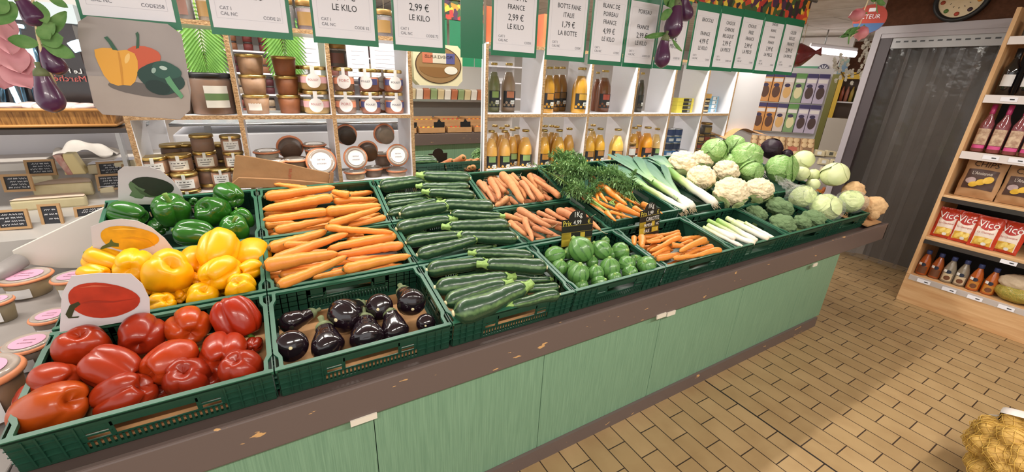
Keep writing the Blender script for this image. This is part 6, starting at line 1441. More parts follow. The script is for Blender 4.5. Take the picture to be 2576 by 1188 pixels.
('sauce',[5.76,-.395,.272],.041,.235,0,'8c8070','c8b494','grey-brown sauce bottle third from the doorway',G_[22]),
('sauce',[5.77,-.475,.272],.041,.235,0,'8a7c6a','c8b494','grey-brown sauce bottle fourth from the doorway',G_[22]),
('sauce',[5.76,-.562,.272],.041,.235,0,'b0561e','b87a30','orange sauce bottle fifth from the doorway',G_[22]),
('sauce',[5.77,-.65,.272],.041,.235,0,'b45c22','b87a30','orange sauce bottle beside the pasta bag',G_[22]),
('wine',[5.74,-.245,1.405],.041,.37,0,'82444a','d9c0a4','rosé wine bottle with an etched label, nearest the doorway',G_[23]),
('wine',[5.74,-.335,1.405],.041,.37,0,'82444a','d9c0a4','rosé wine bottle with an etched label, second from the doorway',G_[23]),
('wine',[5.74,-.425,1.405],.041,.37,0,'82444a','d9c0a4','rosé wine bottle with an etched label, third from the doorway',G_[23]),
('wine',[5.74,-.515,1.405],.041,.37,0,'82444a','d9c0a4','rosé wine bottle with an etched label, fourth from the doorway',G_[23]),
('wine',[5.75,-.25,1.843],.046,.34,0,'120f12','d8d4d4','dark wine bottle on the shelf above the rosé, nearest the doorway',G_[24]),
('wine',[5.75,-.36,1.843],.046,.34,0,'120f12','d8d4d4','dark wine bottle on the shelf above the rosé, second from the doorway',G_[24]),
('wine',[5.75,-.47,1.843],.046,.34,0,'120f12','d8d4d4','dark wine bottle on the shelf above the rosé, third from the doorway',G_[24]),
('smalljar',[5.74,-.27,2.262],.05,.12,0,'4a4a40','6a7a5a','dark jar on the top pine shelf',None),
('smalljar',[.42,1.52,2.012],.05,.15,0,'3a2a20','6a4a40','dark preserve jar on the shelf top behind the price boards, first from left',G_[25]),
('smalljar',[.53,1.52,2.012],.05,.15,0,'6a5030','7a5c30','dark preserve jar on the shelf top behind the price boards, second from left',G_[25]),
('smalljar',[.86,1.52,2.012],.06,.15,0,'2c2020','6a4a40','dark preserve jar on the shelf top behind the price boards, third from left',G_[25]),
('smalljar',[.98,1.52,2.012],.055,.15,0,'4a2c2c','7a5c30','dark preserve jar on the shelf top behind the price boards, fourth from left',G_[25]),
('smalljar',[1.2,1.52,2.012],.05,.15,0,'2a1c1c','6a4a40','dark preserve jar on the shelf top behind the price boards, fifth from left',G_[25]),
('smalljar',[1.4,1.52,2.012],.055,.15,0,'3a2424','7a5c30','dark preserve jar on the shelf top behind the price boards, sixth from left',G_[25]),
('box',[2.14,1.52,2.032],.07,.22,0,'c8643c','e0d8d0','orange carton on top of the bottle shelf, first from left',G_[26]),
('box',[2.3,1.52,2.032],.07,.22,0,'c8643c','e0d8d0','orange carton on top of the bottle shelf, second from left',G_[26]),
('box',[2.6,1.52,2.032],.07,.22,0,'c8643c','e0d8d0','orange carton on top of the bottle shelf, third from left',G_[26])]:
    key = (kind, round(r, 3), round(h, 3), c, c2)
    if key in PR: o = dup(PR[key])
    else: o = PR[key] = mk(kind, r, h, c, c2)
    o.location = P; o.rotation_euler = rot if isinstance(rot, tuple) else (0, 0, rot)
    tag(o, label, CAT[kind], group)
# ------------------------------------------------------------------ hanging price boards
BY = .5
def board(x0, x1, zb, zt, lines, label, sheet=True, y=BY, tilt=0):
    root = empty('price_board', (x0, y, zb)); w_ = x1-x0; h_ = zt-zb
    b = MB().box(0, w_, 0, .004, 0, h_).build('green_backing', BOARDG, root, smooth=False)
    if sheet:
        MB().box(.008, w_-.012, -.0012, -.0004, .021, .021+.297).build('paper_sheet', PAPER, root, smooth=False)
        pw = w_-.02
        ol = MB()
        for a, b_, c, d in ((.022, w_-.026, .05, .0506), (.022, w_-.026, .29, .2906), (.022, .0226, .05, .29), (w_-.0266, w_-.026, .05, .29)): ol.box(a, b_, -.0016, -.0013, c, d)
        ol.build('printed_border', mat('thin_rule', 'c2c0cc', .6), root, smooth=False)
        L_ = [(s, u*w_, .021+.297*v, h, sx, al) for s, u, v, h, sx, al in lines]
        text([l for l in L_ if l[3] > .0108], (0, 0, 0), (1, 0, 0), (0, 0, 1), INK, root, 'printed_text', .0022)
        text([l for l in L_ if l[3] <= .0108], (0, 0, 0), (1, 0, 0), (0, 0, 1), GREYINK, root, 'small_print', .0022)
    root.rotation_euler = (tilt, 0, 0)
    return tag(root, label, 'sign')
for k, (x0, x1, zb, names, price, unit, code, label) in enumerate([
(.274,.508,1.908,['POIVRON','FRANCE'],'5,99 €','LE KILO','CODE258','green price board with the code 258 above the pepper poster'),
(.585,.822,1.904,['CAROTTE','FRANCE'],'1,99 €','LE KILO','CODE 21','green price board with the code 21 above the beige pâté tubs'),
(.888,1.118,1.901,['AUBERGINE','FRANCE'],'2,99 €','LE KILO','CODE 32','green price board with the code 32 above the stew jars'),
(1.176,1.392,1.895,['COURGETTE','FRANCE'],'2,99 €','LE KILO','CODE 72','green price board with the code 72 beside the mirror'),
(1.609,1.848,1.903,['CAROTTE','FRANCE'],'2,99 €','LE KILO','CODE','green price board reading 2,99 € le kilo just past the mirror'),
(1.899,2.142,1.901,['BOTTE FANE','ITALIE'],'1,79 €','LA BOTTE','CODE','green price board for bunched carrots at 1,79 €'),
(2.166,2.398,1.895,['BLANC DE','POIREAU','FRANCE'],'4,99 €','LE KILO','CODE','green price board for leek whites at 4,99 €'),
(2.405,2.632,1.894,['POIREAU','','FRANCE'],'2,99 €','LE KILO','CODE 120','green price board for leeks at 2,99 € beside the hanging aubergines'),
(2.64,2.88,1.897,['CHOU FLEUR','FRANCE'],'2,99 €','LA PIECE','CODE 50','green price board half hidden behind the hanging aubergines'),
(2.928,3.146,1.905,['BROCOLI','','FRANCE'],'4,99 €','LE KILO','CODE','green price board for broccoli at 4,99 €'),
(3.15,3.367,1.909,['CHOUX','CHINOIS','BELGIQUE'],'2,99 €','LA PIECE','CODE 109','green price board for Chinese cabbage from Belgium'),
(3.368,3.602,1.912,['CHOUX','FRISE','FRANCE'],'2,99 €','LA PIECE','CODE','green price board for curly cabbage'),
(3.608,3.852,1.91,['CHOUX','BLANC','OU ROUGE','FRANCE'],'3,99 €','LA PIECE','CODE','green price board for white or red cabbage at 3,99 €'),
(3.856,4.09,1.915,['CELERI','BOULE','FRANCE'],'2,99 €','LA PIECE','CODE','green price board for celeriac, last in the hanging row')]):
    ls = []
    v = .33; sp = .122
    if unit: ls.append((unit, .5, v-.02, .0215, .84, 'c'))
    if price: ls.append((price, .5, v+sp-.025, .0265, .84, 'c'))
    for j, nm in enumerate(reversed(names)):
        if nm: ls.append((nm, .5, v+sp*(2+j), (.0205 if len(names) < 4 else .0165) if nm not in ('OU ROUGE',) else .011, .84, 'c'))
    ls += [('CAT I', .14, .185, .0105, .9, 'l'), ('CAL NC', .14, .13, .0105, .9, 'l'), (code, .86, .12, .0105, .9, 'r')]
    board(x0, x1, zb, zb+.36, ls, label)
board(1.468, 1.572, 1.885, 2.3, [], 'narrow plain green board hanging beside the mirror', False, BY+.012)
def fruitmat():
    m = mat('fruit_print', '2c2430', .5); nt = m.node_tree; L = nt.links.new; b = nt.nodes['Principled BSDF']
    tc = nt.nodes.new('ShaderNodeTexCoord'); vo = nt.nodes.new('ShaderNodeTexVoronoi'); vo.inputs['Scale'].default_value = 26; L(tc.outputs['Object'], vo.inputs['Vector'])
    sp = nt.nodes.new('ShaderNodeSeparateXYZ'); L(vo.outputs['Color'], sp.inputs[0]); cr = nt.nodes.new('ShaderNodeValToRGB'); cr.color_ramp.interpolation = 'CONSTANT'; L(sp.outputs[0], cr.inputs[0])
    e = cr.color_ramp.elements
    for _ in range(6): e.new(.5)
    for k, c in enumerate(('2c1a2a', 'c8402a', 'e0902c', '3f5a2c', '4a2448', 'e8c840', 'b8302c', '26301c')): e[k].position = k/8; e[k].color = (*lin(c), 1)
    L(cr.outputs[0], b.inputs['Base Color']); return m
bn = MB().box(.2, 4.12, .506, .512, 2.255, 2.40).build('fruit_banner', fruitmat(), smooth=False); tag(bn, 'long banner printed with colourful fruit above the hanging price boards', 'banner')
rl = MB().sweep([(.15, .52, 2.41), (4.2, .52, 2.41)], [.012, .012], 10)
for x in (.3, 1.5, 2.7, 3.9): rl.sweep([(x, .52, 2.41), (x, .52, 2.72)], [.003, .003], 6)
tag(rl.build('hanging_rail', METAL), 'steel rail hung from the ceiling carrying the price boards', 'rail')
# octagonal poster of three peppers
po = empty('pepper_poster', (.37, .47, 1.64)); PO = {'outline':[(.297,1.925),(.477,1.921),(.506,1.895),(.499,1.731),(.485,1.666),(.454,1.638),(.268,1.654),(.254,1.679),(.264,1.865),(.273,1.907)],'table':[(.26,1.765),(.494,1.76),(.494,1.711),(.484,1.666),(.455,1.639),(.268,1.655),(.255,1.682)],'shapes':[('shadow_print','6a625e',[(.47,1.713),(.465,1.709),(.455,1.706),(.439,1.704),(.42,1.704),(.398,1.706),(.375,1.709),(.354,1.714),(.334,1.719),(.319,1.725),(.307,1.731),(.301,1.737),(.3,1.742),(.304,1.746),(.313,1.749),(.327,1.751),(.345,1.751),(.366,1.75),(.388,1.747),(.41,1.743),(.43,1.738),(.448,1.732),(.461,1.725),(.468,1.719)]),('red_pepper_print','cc5a3a',[(.441,1.822),(.438,1.815),(.434,1.81),(.43,1.805),(.424,1.8),(.419,1.796),(.413,1.792),(.407,1.789),(.401,1.785),(.394,1.783),(.387,1.781),(.38,1.78),(.373,1.781),(.367,1.783),(.362,1.787),(.359,1.791),(.357,1.796),(.355,1.801),(.355,1.806),(.355,1.811),(.355,1.817),(.356,1.822),(.358,1.828),(.36,1.833),(.364,1.839),(.369,1.844),(.375,1.848),(.382,1.852),(.389,1.854),(.396,1.854),(.402,1.854),(.409,1.854),(.414,1.852),(.42,1.851),(.425,1.849),(.43,1.846),(.435,1.843),(.439,1.839),(.441,1.834),(.442,1.828)]),('red_stalk_print','2f5a40',[(.395,1.888),(.401,1.893),(.403,1.886),(.395,1.848),(.387,1.845),(.395,1.875)]),('yellow_pepper_print','e8a83c',[(.292,1.837),(.311,1.843),(.332,1.843),(.343,1.837),(.364,1.841),(.381,1.832),(.384,1.812),(.378,1.779),(.365,1.751),(.352,1.739),(.335,1.741),(.323,1.738),(.307,1.745),(.297,1.767),(.292,1.798),(.29,1.819)]),('yellow_highlight_print','f4c878',[(.366,1.815),(.363,1.81),(.359,1.805),(.356,1.803),(.354,1.802),(.353,1.804),(.353,1.808),(.354,1.813),(.356,1.819),(.359,1.824),(.363,1.829),(.366,1.831),(.368,1.832),(.369,1.83),(.369,1.826),(.368,1.821)]),('yellow_fold_print','d08f2c',[(.343,1.836),(.346,1.832),(.344,1.791),(.336,1.741),(.332,1.741),(.338,1.787)]),('green_stalk_print','2c5c44',[(.321,1.871),(.329,1.875),(.336,1.862),(.344,1.838),(.333,1.839),(.328,1.857)]),('green_pepper_print','1f4038',[(.483,1.74),(.477,1.734),(.47,1.73),(.463,1.726),(.457,1.722),(.45,1.719),(.442,1.716),(.434,1.714),(.425,1.713),(.416,1.715),(.408,1.719),(.401,1.725),(.396,1.731),(.391,1.737),(.387,1.743),(.383,1.749),(.379,1.756),(.376,1.763),(.375,1.771),(.376,1.778),(.38,1.785),(.385,1.79),(.391,1.794),(.398,1.798),(.404,1.802),(.411,1.805),(.418,1.808),(.426,1.811),(.435,1.811),(.443,1.81),(.452,1.806),(.458,1.801),(.464,1.795),(.469,1.789),(.474,1.783),(.479,1.777),(.483,1.77),(.487,1.762),(.488,1.754),(.487,1.747)]),('green_lobe_print','2b564a',[(.484,1.777),(.482,1.773),(.478,1.77),(.473,1.767),(.469,1.766),(.464,1.764),(.458,1.763),(.453,1.762),(.448,1.762),(.442,1.762),(.437,1.763),(.431,1.764),(.425,1.766),(.421,1.769),(.417,1.772),(.414,1.776),(.413,1.781),(.412,1.785),(.413,1.789),(.413,1.792),(.414,1.796),(.416,1.799),(.418,1.803),(.421,1.806),(.424,1.809),(.429,1.812),(.434,1.813),(.439,1.814),(.445,1.814),(.451,1.813),(.456,1.811),(.461,1.809),(.466,1.806),(.47,1.803),(.474,1.8),(.478,1.797),(.481,1.794),(.483,1.79),(.485,1.785),(.485,1.781)]),('green_fold_print','16302a',[(.445,1.726),(.441,1.72),(.434,1.716),(.426,1.714),(.417,1.714),(.408,1.717),(.4,1.721),(.393,1.727),(.389,1.733),(.387,1.74),(.389,1.747),(.393,1.752),(.399,1.756),(.407,1.758),(.416,1.758),(.425,1.756),(.434,1.751),(.44,1.746),(.445,1.739),(.446,1.732)]),('green_highlight_print','b8ccc4',[(.451,1.791),(.449,1.789),(.446,1.788),(.442,1.788),(.438,1.789),(.434,1.792),(.433,1.794),(.433,1.797),(.435,1.799),(.438,1.8),(.443,1.8),(.447,1.798),(.45,1.796),(.452,1.793)]),('green_highlight_print','9ab4aa',[(.422,1.784),(.42,1.781),(.417,1.778),(.414,1.777),(.412,1.778),(.411,1.78),(.411,1.784),(.412,1.787),(.414,1.791),(.417,1.793),(.419,1.794),(.422,1.793),(.423,1.791),(.423,1.788)]),('stalk_print','5f9a70',[(.44,1.763),(.453,1.771),(.461,1.749),(.477,1.711),(.469,1.702),(.455,1.725),(.443,1.749)])]}
part(MB().slab([(x, .47, z) for x, z in PO['outline']], (0, -1, 0), .002), 'poster_sheet', mat('poster_grey', 'a9a09e', .35, .4, 5, .5, '938a88'), po)
part(MB().poly([(x, .4685, z) for x, z in PO['table']]), 'printed_table', mat('poster_table', 'b0a49c', .35, .4, 8, .5, '9a8c84'), po)
for k, (nm, c, pts) in enumerate(PO['shapes']):
    part(MB().poly([(x, .468-.0003*k, z) for x, z in pts]), nm, mat('poster_' + c, c, .35, .4), po)
tag(po, 'octagonal poster showing yellow, red and green peppers below the price board', 'poster')
# ------------------------------------------------------------------ hanging garlands
LEAFG = mat('cloth_leaf', '4f8040', .6, .3, 25, .5, '8fb070'); TWINE = mat('raffia_twine', 'd8c49a', .7)
def leaf_at(mb, P, d, L_, w_, up=(0, -1, .3), cup=.15):
    P, d, up = V(P), V(d).normalized(), V(up); s = d.cross(up).normalized(); n = s.cross(d)
    mb.grid(lambda u, v: P + d*(v*L_) + s*((u-.5)*w_*(math.sin(PI*min(1, v*.95+.03))**.7)) + n*(cup*L_*(abs(u-.5)*.9 - math.sin(v*PI)*.5)), 6, 10)
def garland(name, P, label, leaves, twine, cat):
    root = empty(name, P); m = MB()
    for a in leaves: leaf_at(m, *a)
    part(m, 'leaves', LEAFG, root, True)
    part(MB().sweep(twine, [.0032]*len(twine), 7), 'twine', TWINE, root, True)
    return tag(root, label, cat)
for nm, P, lb, lv, tw in [('leaf_garland',[.195,.4,1.862],'garland of green cloth leaves with artificial aubergines near the window',[([.199,.4,1.843],[-.049,-.02,.005],.053,.035,(0,-1,.2),.12),([.202,.4,1.863],[.047,-.02,.031],.06,.033,(0,-1,.2),.12),([.208,.4,1.858],[.072,-.02,.067],.1,.032,(0,-1,.2),.12),([.206,.4,1.849],[.051,-.02,.012],.056,.042,(0,-1,.2),.12),([.209,.4,1.844],[.059,-.02,-.031],.07,.037,(0,-1,.2),.12),([.181,.4,1.935],[-.056,-.02,-.052],.079,.048,(0,-1,.2),.12),([.219,.4,1.944],[.014,-.02,-.052],.057,.033,(0,-1,.2),.12),([.245,.4,1.961],[.039,-.02,-.026],.051,.021,(0,-1,.2),.12),([.207,.4,1.882],[.023,-.02,-.028],.041,.03,(0,-1,.2),.12),([.164,.4,1.951],[-.038,-.02,-.042],.06,.054,(0,-1,.2),.12)],[[.223,.4,2.003],[.209,.4,1.911],[.202,.4,1.863],[.199,.4,1.814],[.202,.4,1.774],[.206,.4,1.742]]),('leaf_garland',[2.613,.4,2.15],'garland of green cloth leaves with artificial aubergines over the price boards',[([2.606,.4,2.177],[-.098,-.02,-.057],.115,.045,(0,-1,.2),.12),([2.594,.4,2.2],[-.094,-.02,.022],.099,.049,(0,-1,.2),.12),([2.592,.4,2.064],[-.184,-.02,-.035],.188,.027,(0,-1,.2),.12),([2.642,.4,2.039],[.07,-.02,-.055],.091,.024,(0,-1,.2),.12),([2.624,.4,2.225],[-.073,-.02,-.043],.087,.037,(0,-1,.2),.12)],[[2.614,.4,2.33],[2.625,.4,2.188],[2.632,.4,2.077],[2.618,.4,2.037],[2.625,.4,1.96]]),('leaf_garland',[4.204,.2,2.244],'garland of green leaves with pink artificial radishes in front of the doorway',[([4.177,.2,2.218],[-.23,-.02,-.056],.238,.031,(0,-1,.2),.12),([4.167,.2,2.193],[-.265,-.02,-.057],.272,.027,(0,-1,.2),.12),([4.08,.2,2.198],[-.026,-.02,-.09],.096,.022,(0,-1,.2),.12),([4.27,.2,2.402],[.118,-.02,-.028],.123,.048,(0,-1,.2),.12),([4.305,.2,2.395],[-.167,-.02,-.004],.168,.044,(0,-1,.2),.12),([4.322,.2,2.373],[.004,-.02,-.058],.061,.018,(0,-1,.2),.12)],[[4.155,.2,2.511],[4.198,.2,2.382],[4.185,.2,2.331],[4.185,.2,2.247],[4.148,.2,2.18],[4.092,.2,2.14]])]: garland(nm, P, lb, lv, tw, 'garland')
for A, B, r, sd, lb, g in [
([.191,.4,1.953],[.215,.4,1.885],.0252,1,'purple artificial aubergine at the top of the window garland',G_[27]),
([.204,.415,1.842],[.217,.415,1.764],.0254,2,'dark artificial aubergine in the middle of the garland, behind the leaves',G_[27]),
([.19,.38,1.779],[.192,.38,1.667],.0296,3,'long purple artificial aubergine hanging lowest at the window garland',G_[27]),
([2.719,.43,2.265],[2.774,.43,2.142],.037,4,'purple artificial aubergine at the top beside the broccoli board',G_[27]),
([2.634,.4,2.222],[2.641,.4,2.043],.0461,5,'purple artificial aubergine in the middle of the second garland',G_[27]),
([2.572,.38,2.052],[2.571,.38,1.895],.0392,6,'purple artificial aubergine hanging lowest over the price boards',G_[27])]: aubergine(A, B, r, sd, lb, g, AUBP, 'hanging_aubergine')
RAD = mat('radish_skin', 'c25c6c', .45, .4, 9, .6, 'e0a0a4')
for P, r, ax, lb in [([4.111,.2,2.286],.0391,[-.433,.548,-.172],'upper pink artificial radish hanging in front of the far ceiling'),([4.237,.2,2.192],.0406,[-.226,-.046,-.745],'lower pink artificial radish hanging beside the door frame')]:
    o = MB().lathe([(0, -1.1*r), (.2*r, -1.02*r), (.7*r, -.75*r), (.98*r, -.2*r), (1.0*r, .2*r), (.75*r, .7*r), (.3*r, .98*r), (.05*r, 1.25*r), (0, 1.35*r)], 24, Matrix.Translation(V(P)) @ basis(ax)).build('hanging_radish', RAD, origin=P)
    t_ = MB().lathe([(.06*r, -1.0*r), (.16*r, -1.15*r), (.1*r, -1.3*r)], 8, Matrix.Translation(V(P)) @ basis(ax)).build('stalk', LEAFG, None, origin=P); t_.parent = o; t_.location = (0, 0, 0)
    tag(o, lb, 'radish', 'hanging artificial radishes')
pk = empty('pink_flower', ([.081,.55,1.821],[([.097,.55,1.893],[.01,-.05,-.12],.09,.05),([.086,.55,1.862],[.03,-.05,-.12],.11,.07),([.08,.55,1.851],[-.06,-.05,-.1],.1,.06),([.085,.55,1.841],[.05,-.05,-.1],.1,.07),([.068,.55,1.809],[0,-.05,-.1],.1,.08),([.085,.55,1.8],[.04,-.05,-.08],.1,.08),([.103,.55,1.923],[0,-.03,-.1],.08,.05)])[0]); m = MB()
for k, (P, d, L_, w_) in enumerate(([.081,.55,1.821],[([.097,.55,1.893],[.01,-.05,-.12],.09,.05),([.086,.55,1.862],[.03,-.05,-.12],.11,.07),([.08,.55,1.851],[-.06,-.05,-.1],.1,.06),([.085,.55,1.841],[.05,-.05,-.1],.1,.07),([.068,.55,1.809],[0,-.05,-.1],.1,.08),([.085,.55,1.8],[.04,-.05,-.08],.1,.08),([.103,.55,1.923],[0,-.03,-.1],.08,.05)])[1]): leaf_at(m, P, d, L_, w_, (.3, -1, .1), .25)
part(m, 'petals', mat('pink_cloth', 'e3a9b0', .6, .2, 14, .5, 'd08a98'), pk, True); tag(pk, 'pink cloth flower hanging in front of the dark glass cabinet', 'flower')
# ------------------------------------------------------------------ left: serve-over counters
GREYTOP = mat('grey_stone_top', '8f8884', .5, .4, 8, .4, '7c7672')
jc = empty('grey_side_counter', (-.8, .7, 0)); tag(jc, 'grey counter carrying the salad jars beside the pepper crates', 'counter')
part(MB().box(-1.8, -.03, -.06, 1.42, .74, .78), 'worktop', GREYTOP, jc, bv=.004); part(MB().box(-1.75, -.05, -.03, 1.4, 0, .74), 'carcass', WHITE, jc)
cc = empty('cheese_counter', (-.9, 1.9, 0)); tag(cc, 'white cheese counter with a sloping steel tray behind the grey counter', 'counter')
part(MB().add([(-2, 1.5, .98), (.10, 1.5, .98), (.10, 2.15, 1.2), (-2, 2.15, 1.2), (-2, 1.5, 0), (.10, 1.5, 0), (.10, 2.15, 0), (-2, 2.15, 0)], [(0, 1, 2, 3), (0, 4, 5, 1), (1, 5, 6, 2), (2, 6, 7, 3), (3, 7, 4, 0)]), 'body', mat('pale_steel_tray', 'c4bfba', .35, .5, metal=.4), cc)
part(MB().box(-2, .09, 2.15, 2.7, 0, 1.24), 'back_body', mat('cream_panel', 'd8d0c8', .5), cc)
part(MB().box(-2, .09, 2.5, 2.53, 1.24, 1.50).box(-2, .09, 2.16, 2.53, 1.475, 1.495), 'upper_panel', WHITE, cc)
SC = {'cheek':[[-.044,1.4,1.136],[-.028,1.4,1.051],[-.155,1.4,.821],[-.279,1.4,.846],[-.407,1.4,.9],[-.41,1.4,.962]],'tube':[[-.485,1.2,.873],[-.386,1.38,.919]],'tr':.036}
part(MB().slab(SC['cheek'], (0, -1, 0), .02), 'side_cheek', mat('cream_enamel', 'd6cfc6', .35), jc, bv=.003)
part(MB().sweep(SC['tube'], [SC['tr']]*2, 20), 'rail_end', mat('grey_plastic_tube', '8a8482', .4), jc, True)
BOARDW = mat('board_frame', 'ad8a62', .5, .3, 20, .4, 'a57f52')
SLATE = mat('chalkboard', '23242a', .6); CHALK = mat('chalk', 'cfcfd2', .8)
for k, (P, w_, h_, yaw, label) in enumerate([
([-.414,1.98,1.24],.12,.088,-.05,'wood-framed chalkboard label beside the packed yellow cheese'),
([-.456,1.8,1.198],.116,.091,-.15,'wood-framed chalkboard label in front of the upper cheese wheel, at the edge'),
([-.132,2.0,1.211],.122,.085,0,'wood-framed chalkboard label behind, next to the chipboard upright'),
([-.119,1.88,1.157],.122,.092,.05,'wood-framed chalkboard label just left of the grey pepper card'),
([-.446,1.6,1.059],.12,.098,-.1,'wide wood-framed chalkboard label lowest at the photo edge'),
([-.317,1.62,1.052],.084,.13,-.1,'tall wood-framed chalkboard label in front of the lower cheese'),
([-.181,1.66,1.045],.122,.072,.1,'wood-framed chalkboard label half hidden by the white side panel')]):
    rnd = random.Random(k+40); c, s = math.cos(yaw), math.sin(yaw); U = V((c, s, 0)); W_ = V((s*.25, c*.25, .97)).normalized(); N = U.cross(W_)
    root = empty('chalkboard_label', V(P) - W_*h_/2); c0 = W_*h_/2
    root2 = MB()
    f = .012
    for (uc, vc, hu, hv) in ((0, h_/2-f/2, w_/2, f/2), (0, -h_/2+f/2, w_/2, f/2), (w_/2-f/2, 0, f/2, h_/2-f), (-w_/2+f/2, 0, f/2, h_/2-f)): root2.obox(c0 + U*uc + W_*vc, U, N, W_, hu, .006, hv)
    root2.build('frame', BOARDW, root, smooth=False)
    MB().obox(c0 - N*.001, U, N, W_, w_/2-f, .003, h_/2-f).build('slate', SLATE, root, smooth=False)
    m = MB(); nl = 4
    for j in range(nl):
        v = (.5-(j+.75)/(nl+.5))*(h_-2*f); u = -w_/2+f*1.5+rnd.uniform(0, .02)
        while u < w_/2-f*1.8:
            l = rnd.uniform(.012, .03)
            l = min(l, w_/2-f*1.4-u); q = [c0 + U*(u+l*t) + W_*(v + .004*math.sin(t*17+u*90)) + N*.0034 for t in [i/8 for i in range(9)]]
            m.sweep(q, [.0013]*9, 4); u += l+.006
        if rnd.random() < .2: break
    m.build('chalk_writing', CHALK, root, smooth=False)
    tag(root, label, 'chalkboard')
for kind, P, w_, d_, h_, label in [
('half',[-.313,1.84,1.096],.237,.16,.075,'half cheese wheel with a pinkish white rind, the upper one'),
('half',[-.349,1.74,1.058],.288,.14,.06,'half cheese wheel under the upper wheel, showing a grey-green cut side'),
('pack',[-.294,1.98,1.191],.124,.07,.12,'wrapped yellow cheese wedge with pink ham slices'),
('piece',[-.144,1.86,1.066],.069,.08,.07,'small white-topped cheese piece beside the green pepper card'),
('piece',[-.187,2.02,1.18],.117,.1,.06,'pale cheese piece between two chalkboards at the back'),
('piece',[-.068,2.0,1.158],.106,.1,.1,'pale cheese wedge under the chipboard upright'),
('piece',[-.425,1.98,1.151],.088,.1,.05,'pale cheese piece under the first chalkboard')]:
    P = V(P)
    if kind == 'half':
        root = empty('half_cheese', P); m = MB(); n = 20
        pr = [(P.x*0 + w_/2*math.cos(a), d_*math.sin(a)) for a in [PI*i/n for i in range(n+1)]]
        m.slab([(x, y, h_) for x, y in pr], (0, 0, 1), h_); o = m.build('cheese_body', mat('cheese_paste', 'c9bd98', .5, .3, 20, .4, 'b3a67e'), root, smooth=False); bevel(o, .012, 3)
        MB().poly([(x*.97, y*.97, h_+.002) for x, y in pr]).build('rind_top', mat('cheese_rind', 'e6cdb8', .7, .2, 14, .3, 'd6b8a2'), root, smooth=False)
    elif kind == 'pack':
        root = empty('packed_cheese', P)
        o = MB().slab([(-.3*w_, 0, 0), (.45*w_, 0, 0), (.2*w_, 0, h_), (-.15*w_, 0, h_)], (0, -1, 0), d_).build('cheese_wedge', mat('yellow_cheese', 'e6d298', .4), root, smooth=False); bevel(o, .006, 2)
        o = MB().slab([(-.48*w_, -.004, h_*.95), (-.2*w_, -.004, h_*.98), (.0*w_, -.004, 0), (-.2*w_, -.004, .0)], (0, -1, 0), d_*.8).build('ham_slices', mat('ham_pink', 'b9766c', .4, .4, 30, .7, 'e2c4b4'), root, smooth=False); bevel(o, .004, 2)
    else:
        root = empty('cheese_piece', P)
        o = MB().slab([(-w_/2, 0, 0), (w_/2, 0, 0), (w_*.46, 0, h_), (-w_*.44, 0, h_*.86)], (0, -1, 0), d_).build('cheese_block', mat('pale_cheese', 'dccfae', .5, .3, 12, .4, 'c8b88e'), root, smooth=False); bevel(o, .006, 2)
        MB().box(-w_*.4, w_*.42, -.002, d_, h_*.99, h_*1.02).build('white_wrap', PAPER, root, smooth=False)
    tag(root, label, 'cheese')
CL = [-.306,2.3,1.256]
def clothf(u, v):
    return V(CL) + V((.30*(u-.5), .20*(v-.5), .05*noise.noise(V((u*3, v*2, 2))) + .07*math.sin(PI*u)*(.5+.5*math.sin(PI*v)) + .008*math.sin(u*13+v*9)))
tag(MB().grid(clothf, 40, 20).build('folded_cloth', mat('white_linen', 'd9d2ca', .8, .2, 30, .3, 'c9c0b8')), 'crumpled white cloth lying on the ledge above the cheeses', 'cloth')
# basket of charcuterie
B = [-.168,1.8,1.492]
bk = empty('bamboo_basket', B); tag(bk, 'flat bamboo basket full of wrapped charcuterie in front of the dark cabinet', 'basket')
m = MB().add([(x, y, z) for z, e in ((0, .88), (.075, 1.0)) for x, y in ((-.42*e, -.11*e), (.20*e, -.11*e), (.20*e, .11*e), (-.42*e, .11*e))], [(0, 1, 5, 4), (1, 2, 6, 5), (2, 3, 7, 6), (3, 0, 4, 7), (3, 2, 1, 0)])
m.build('basket_wall', BAMB, bk, smooth=False)
rm = MB()
for z, e in ((.0, .89), (.078, 1.01)):
    q = [(x, y, z) for x, y in ((-.42*e, -.11*e), (.20*e, -.11*e), (.20*e, .11*e), (-.42*e, .11*e), (-.42*e, -.11*e))]
    for a, b in zip(q, q[1:]): rm.sweep([a, b], [.008, .008], 8)
rm.build('basket_rim', mat('bamboo_rim', 'b98448', .45), bk)
for k in range(9):
    m = lump_mesh('wrapped_sausage', lambda n, k=k: n*(1+.12*noise.noise(n*3+V((k, 0, 0)))), 3); m.materials.append(mat('wrapped_pink', 'd6b0a8', .25, .5, 40, .8, 'eae0dc', coat=.4))
    o = bpy.data.objects.new('charcuterie_pack', m); COL.objects.link(o); o.location = (B[0]-.36+.07*k, B[1]-.02+.05*(k % 2), B[2]+.085); o.scale = (.05, .06, .022); o.rotation_euler = (0, .1*(k % 3-1), k)
    tag(o, 'cling-wrapped charcuterie pack in the bamboo basket', 'meat', 'charcuterie packs in the basket')
bs = empty('cabinet_shelf', (-.6, 1.9, 1.46)); part(MB().box(-2, .09, 1.66, 2.05, B[2]-.035, B[2]-.012), 'glass_board', mat('dark_smoked_board', '3a3432', .12, .6), bs); [part(MB().box(q, q+.02, 1.95, 2.0, 1.15, B[2]-.035), 'shelf_support', METAL, bs) for q in (-.06, -1.9)]; tag(bs, 'dark smoked glass shelf under the bamboo basket', 'shelf')
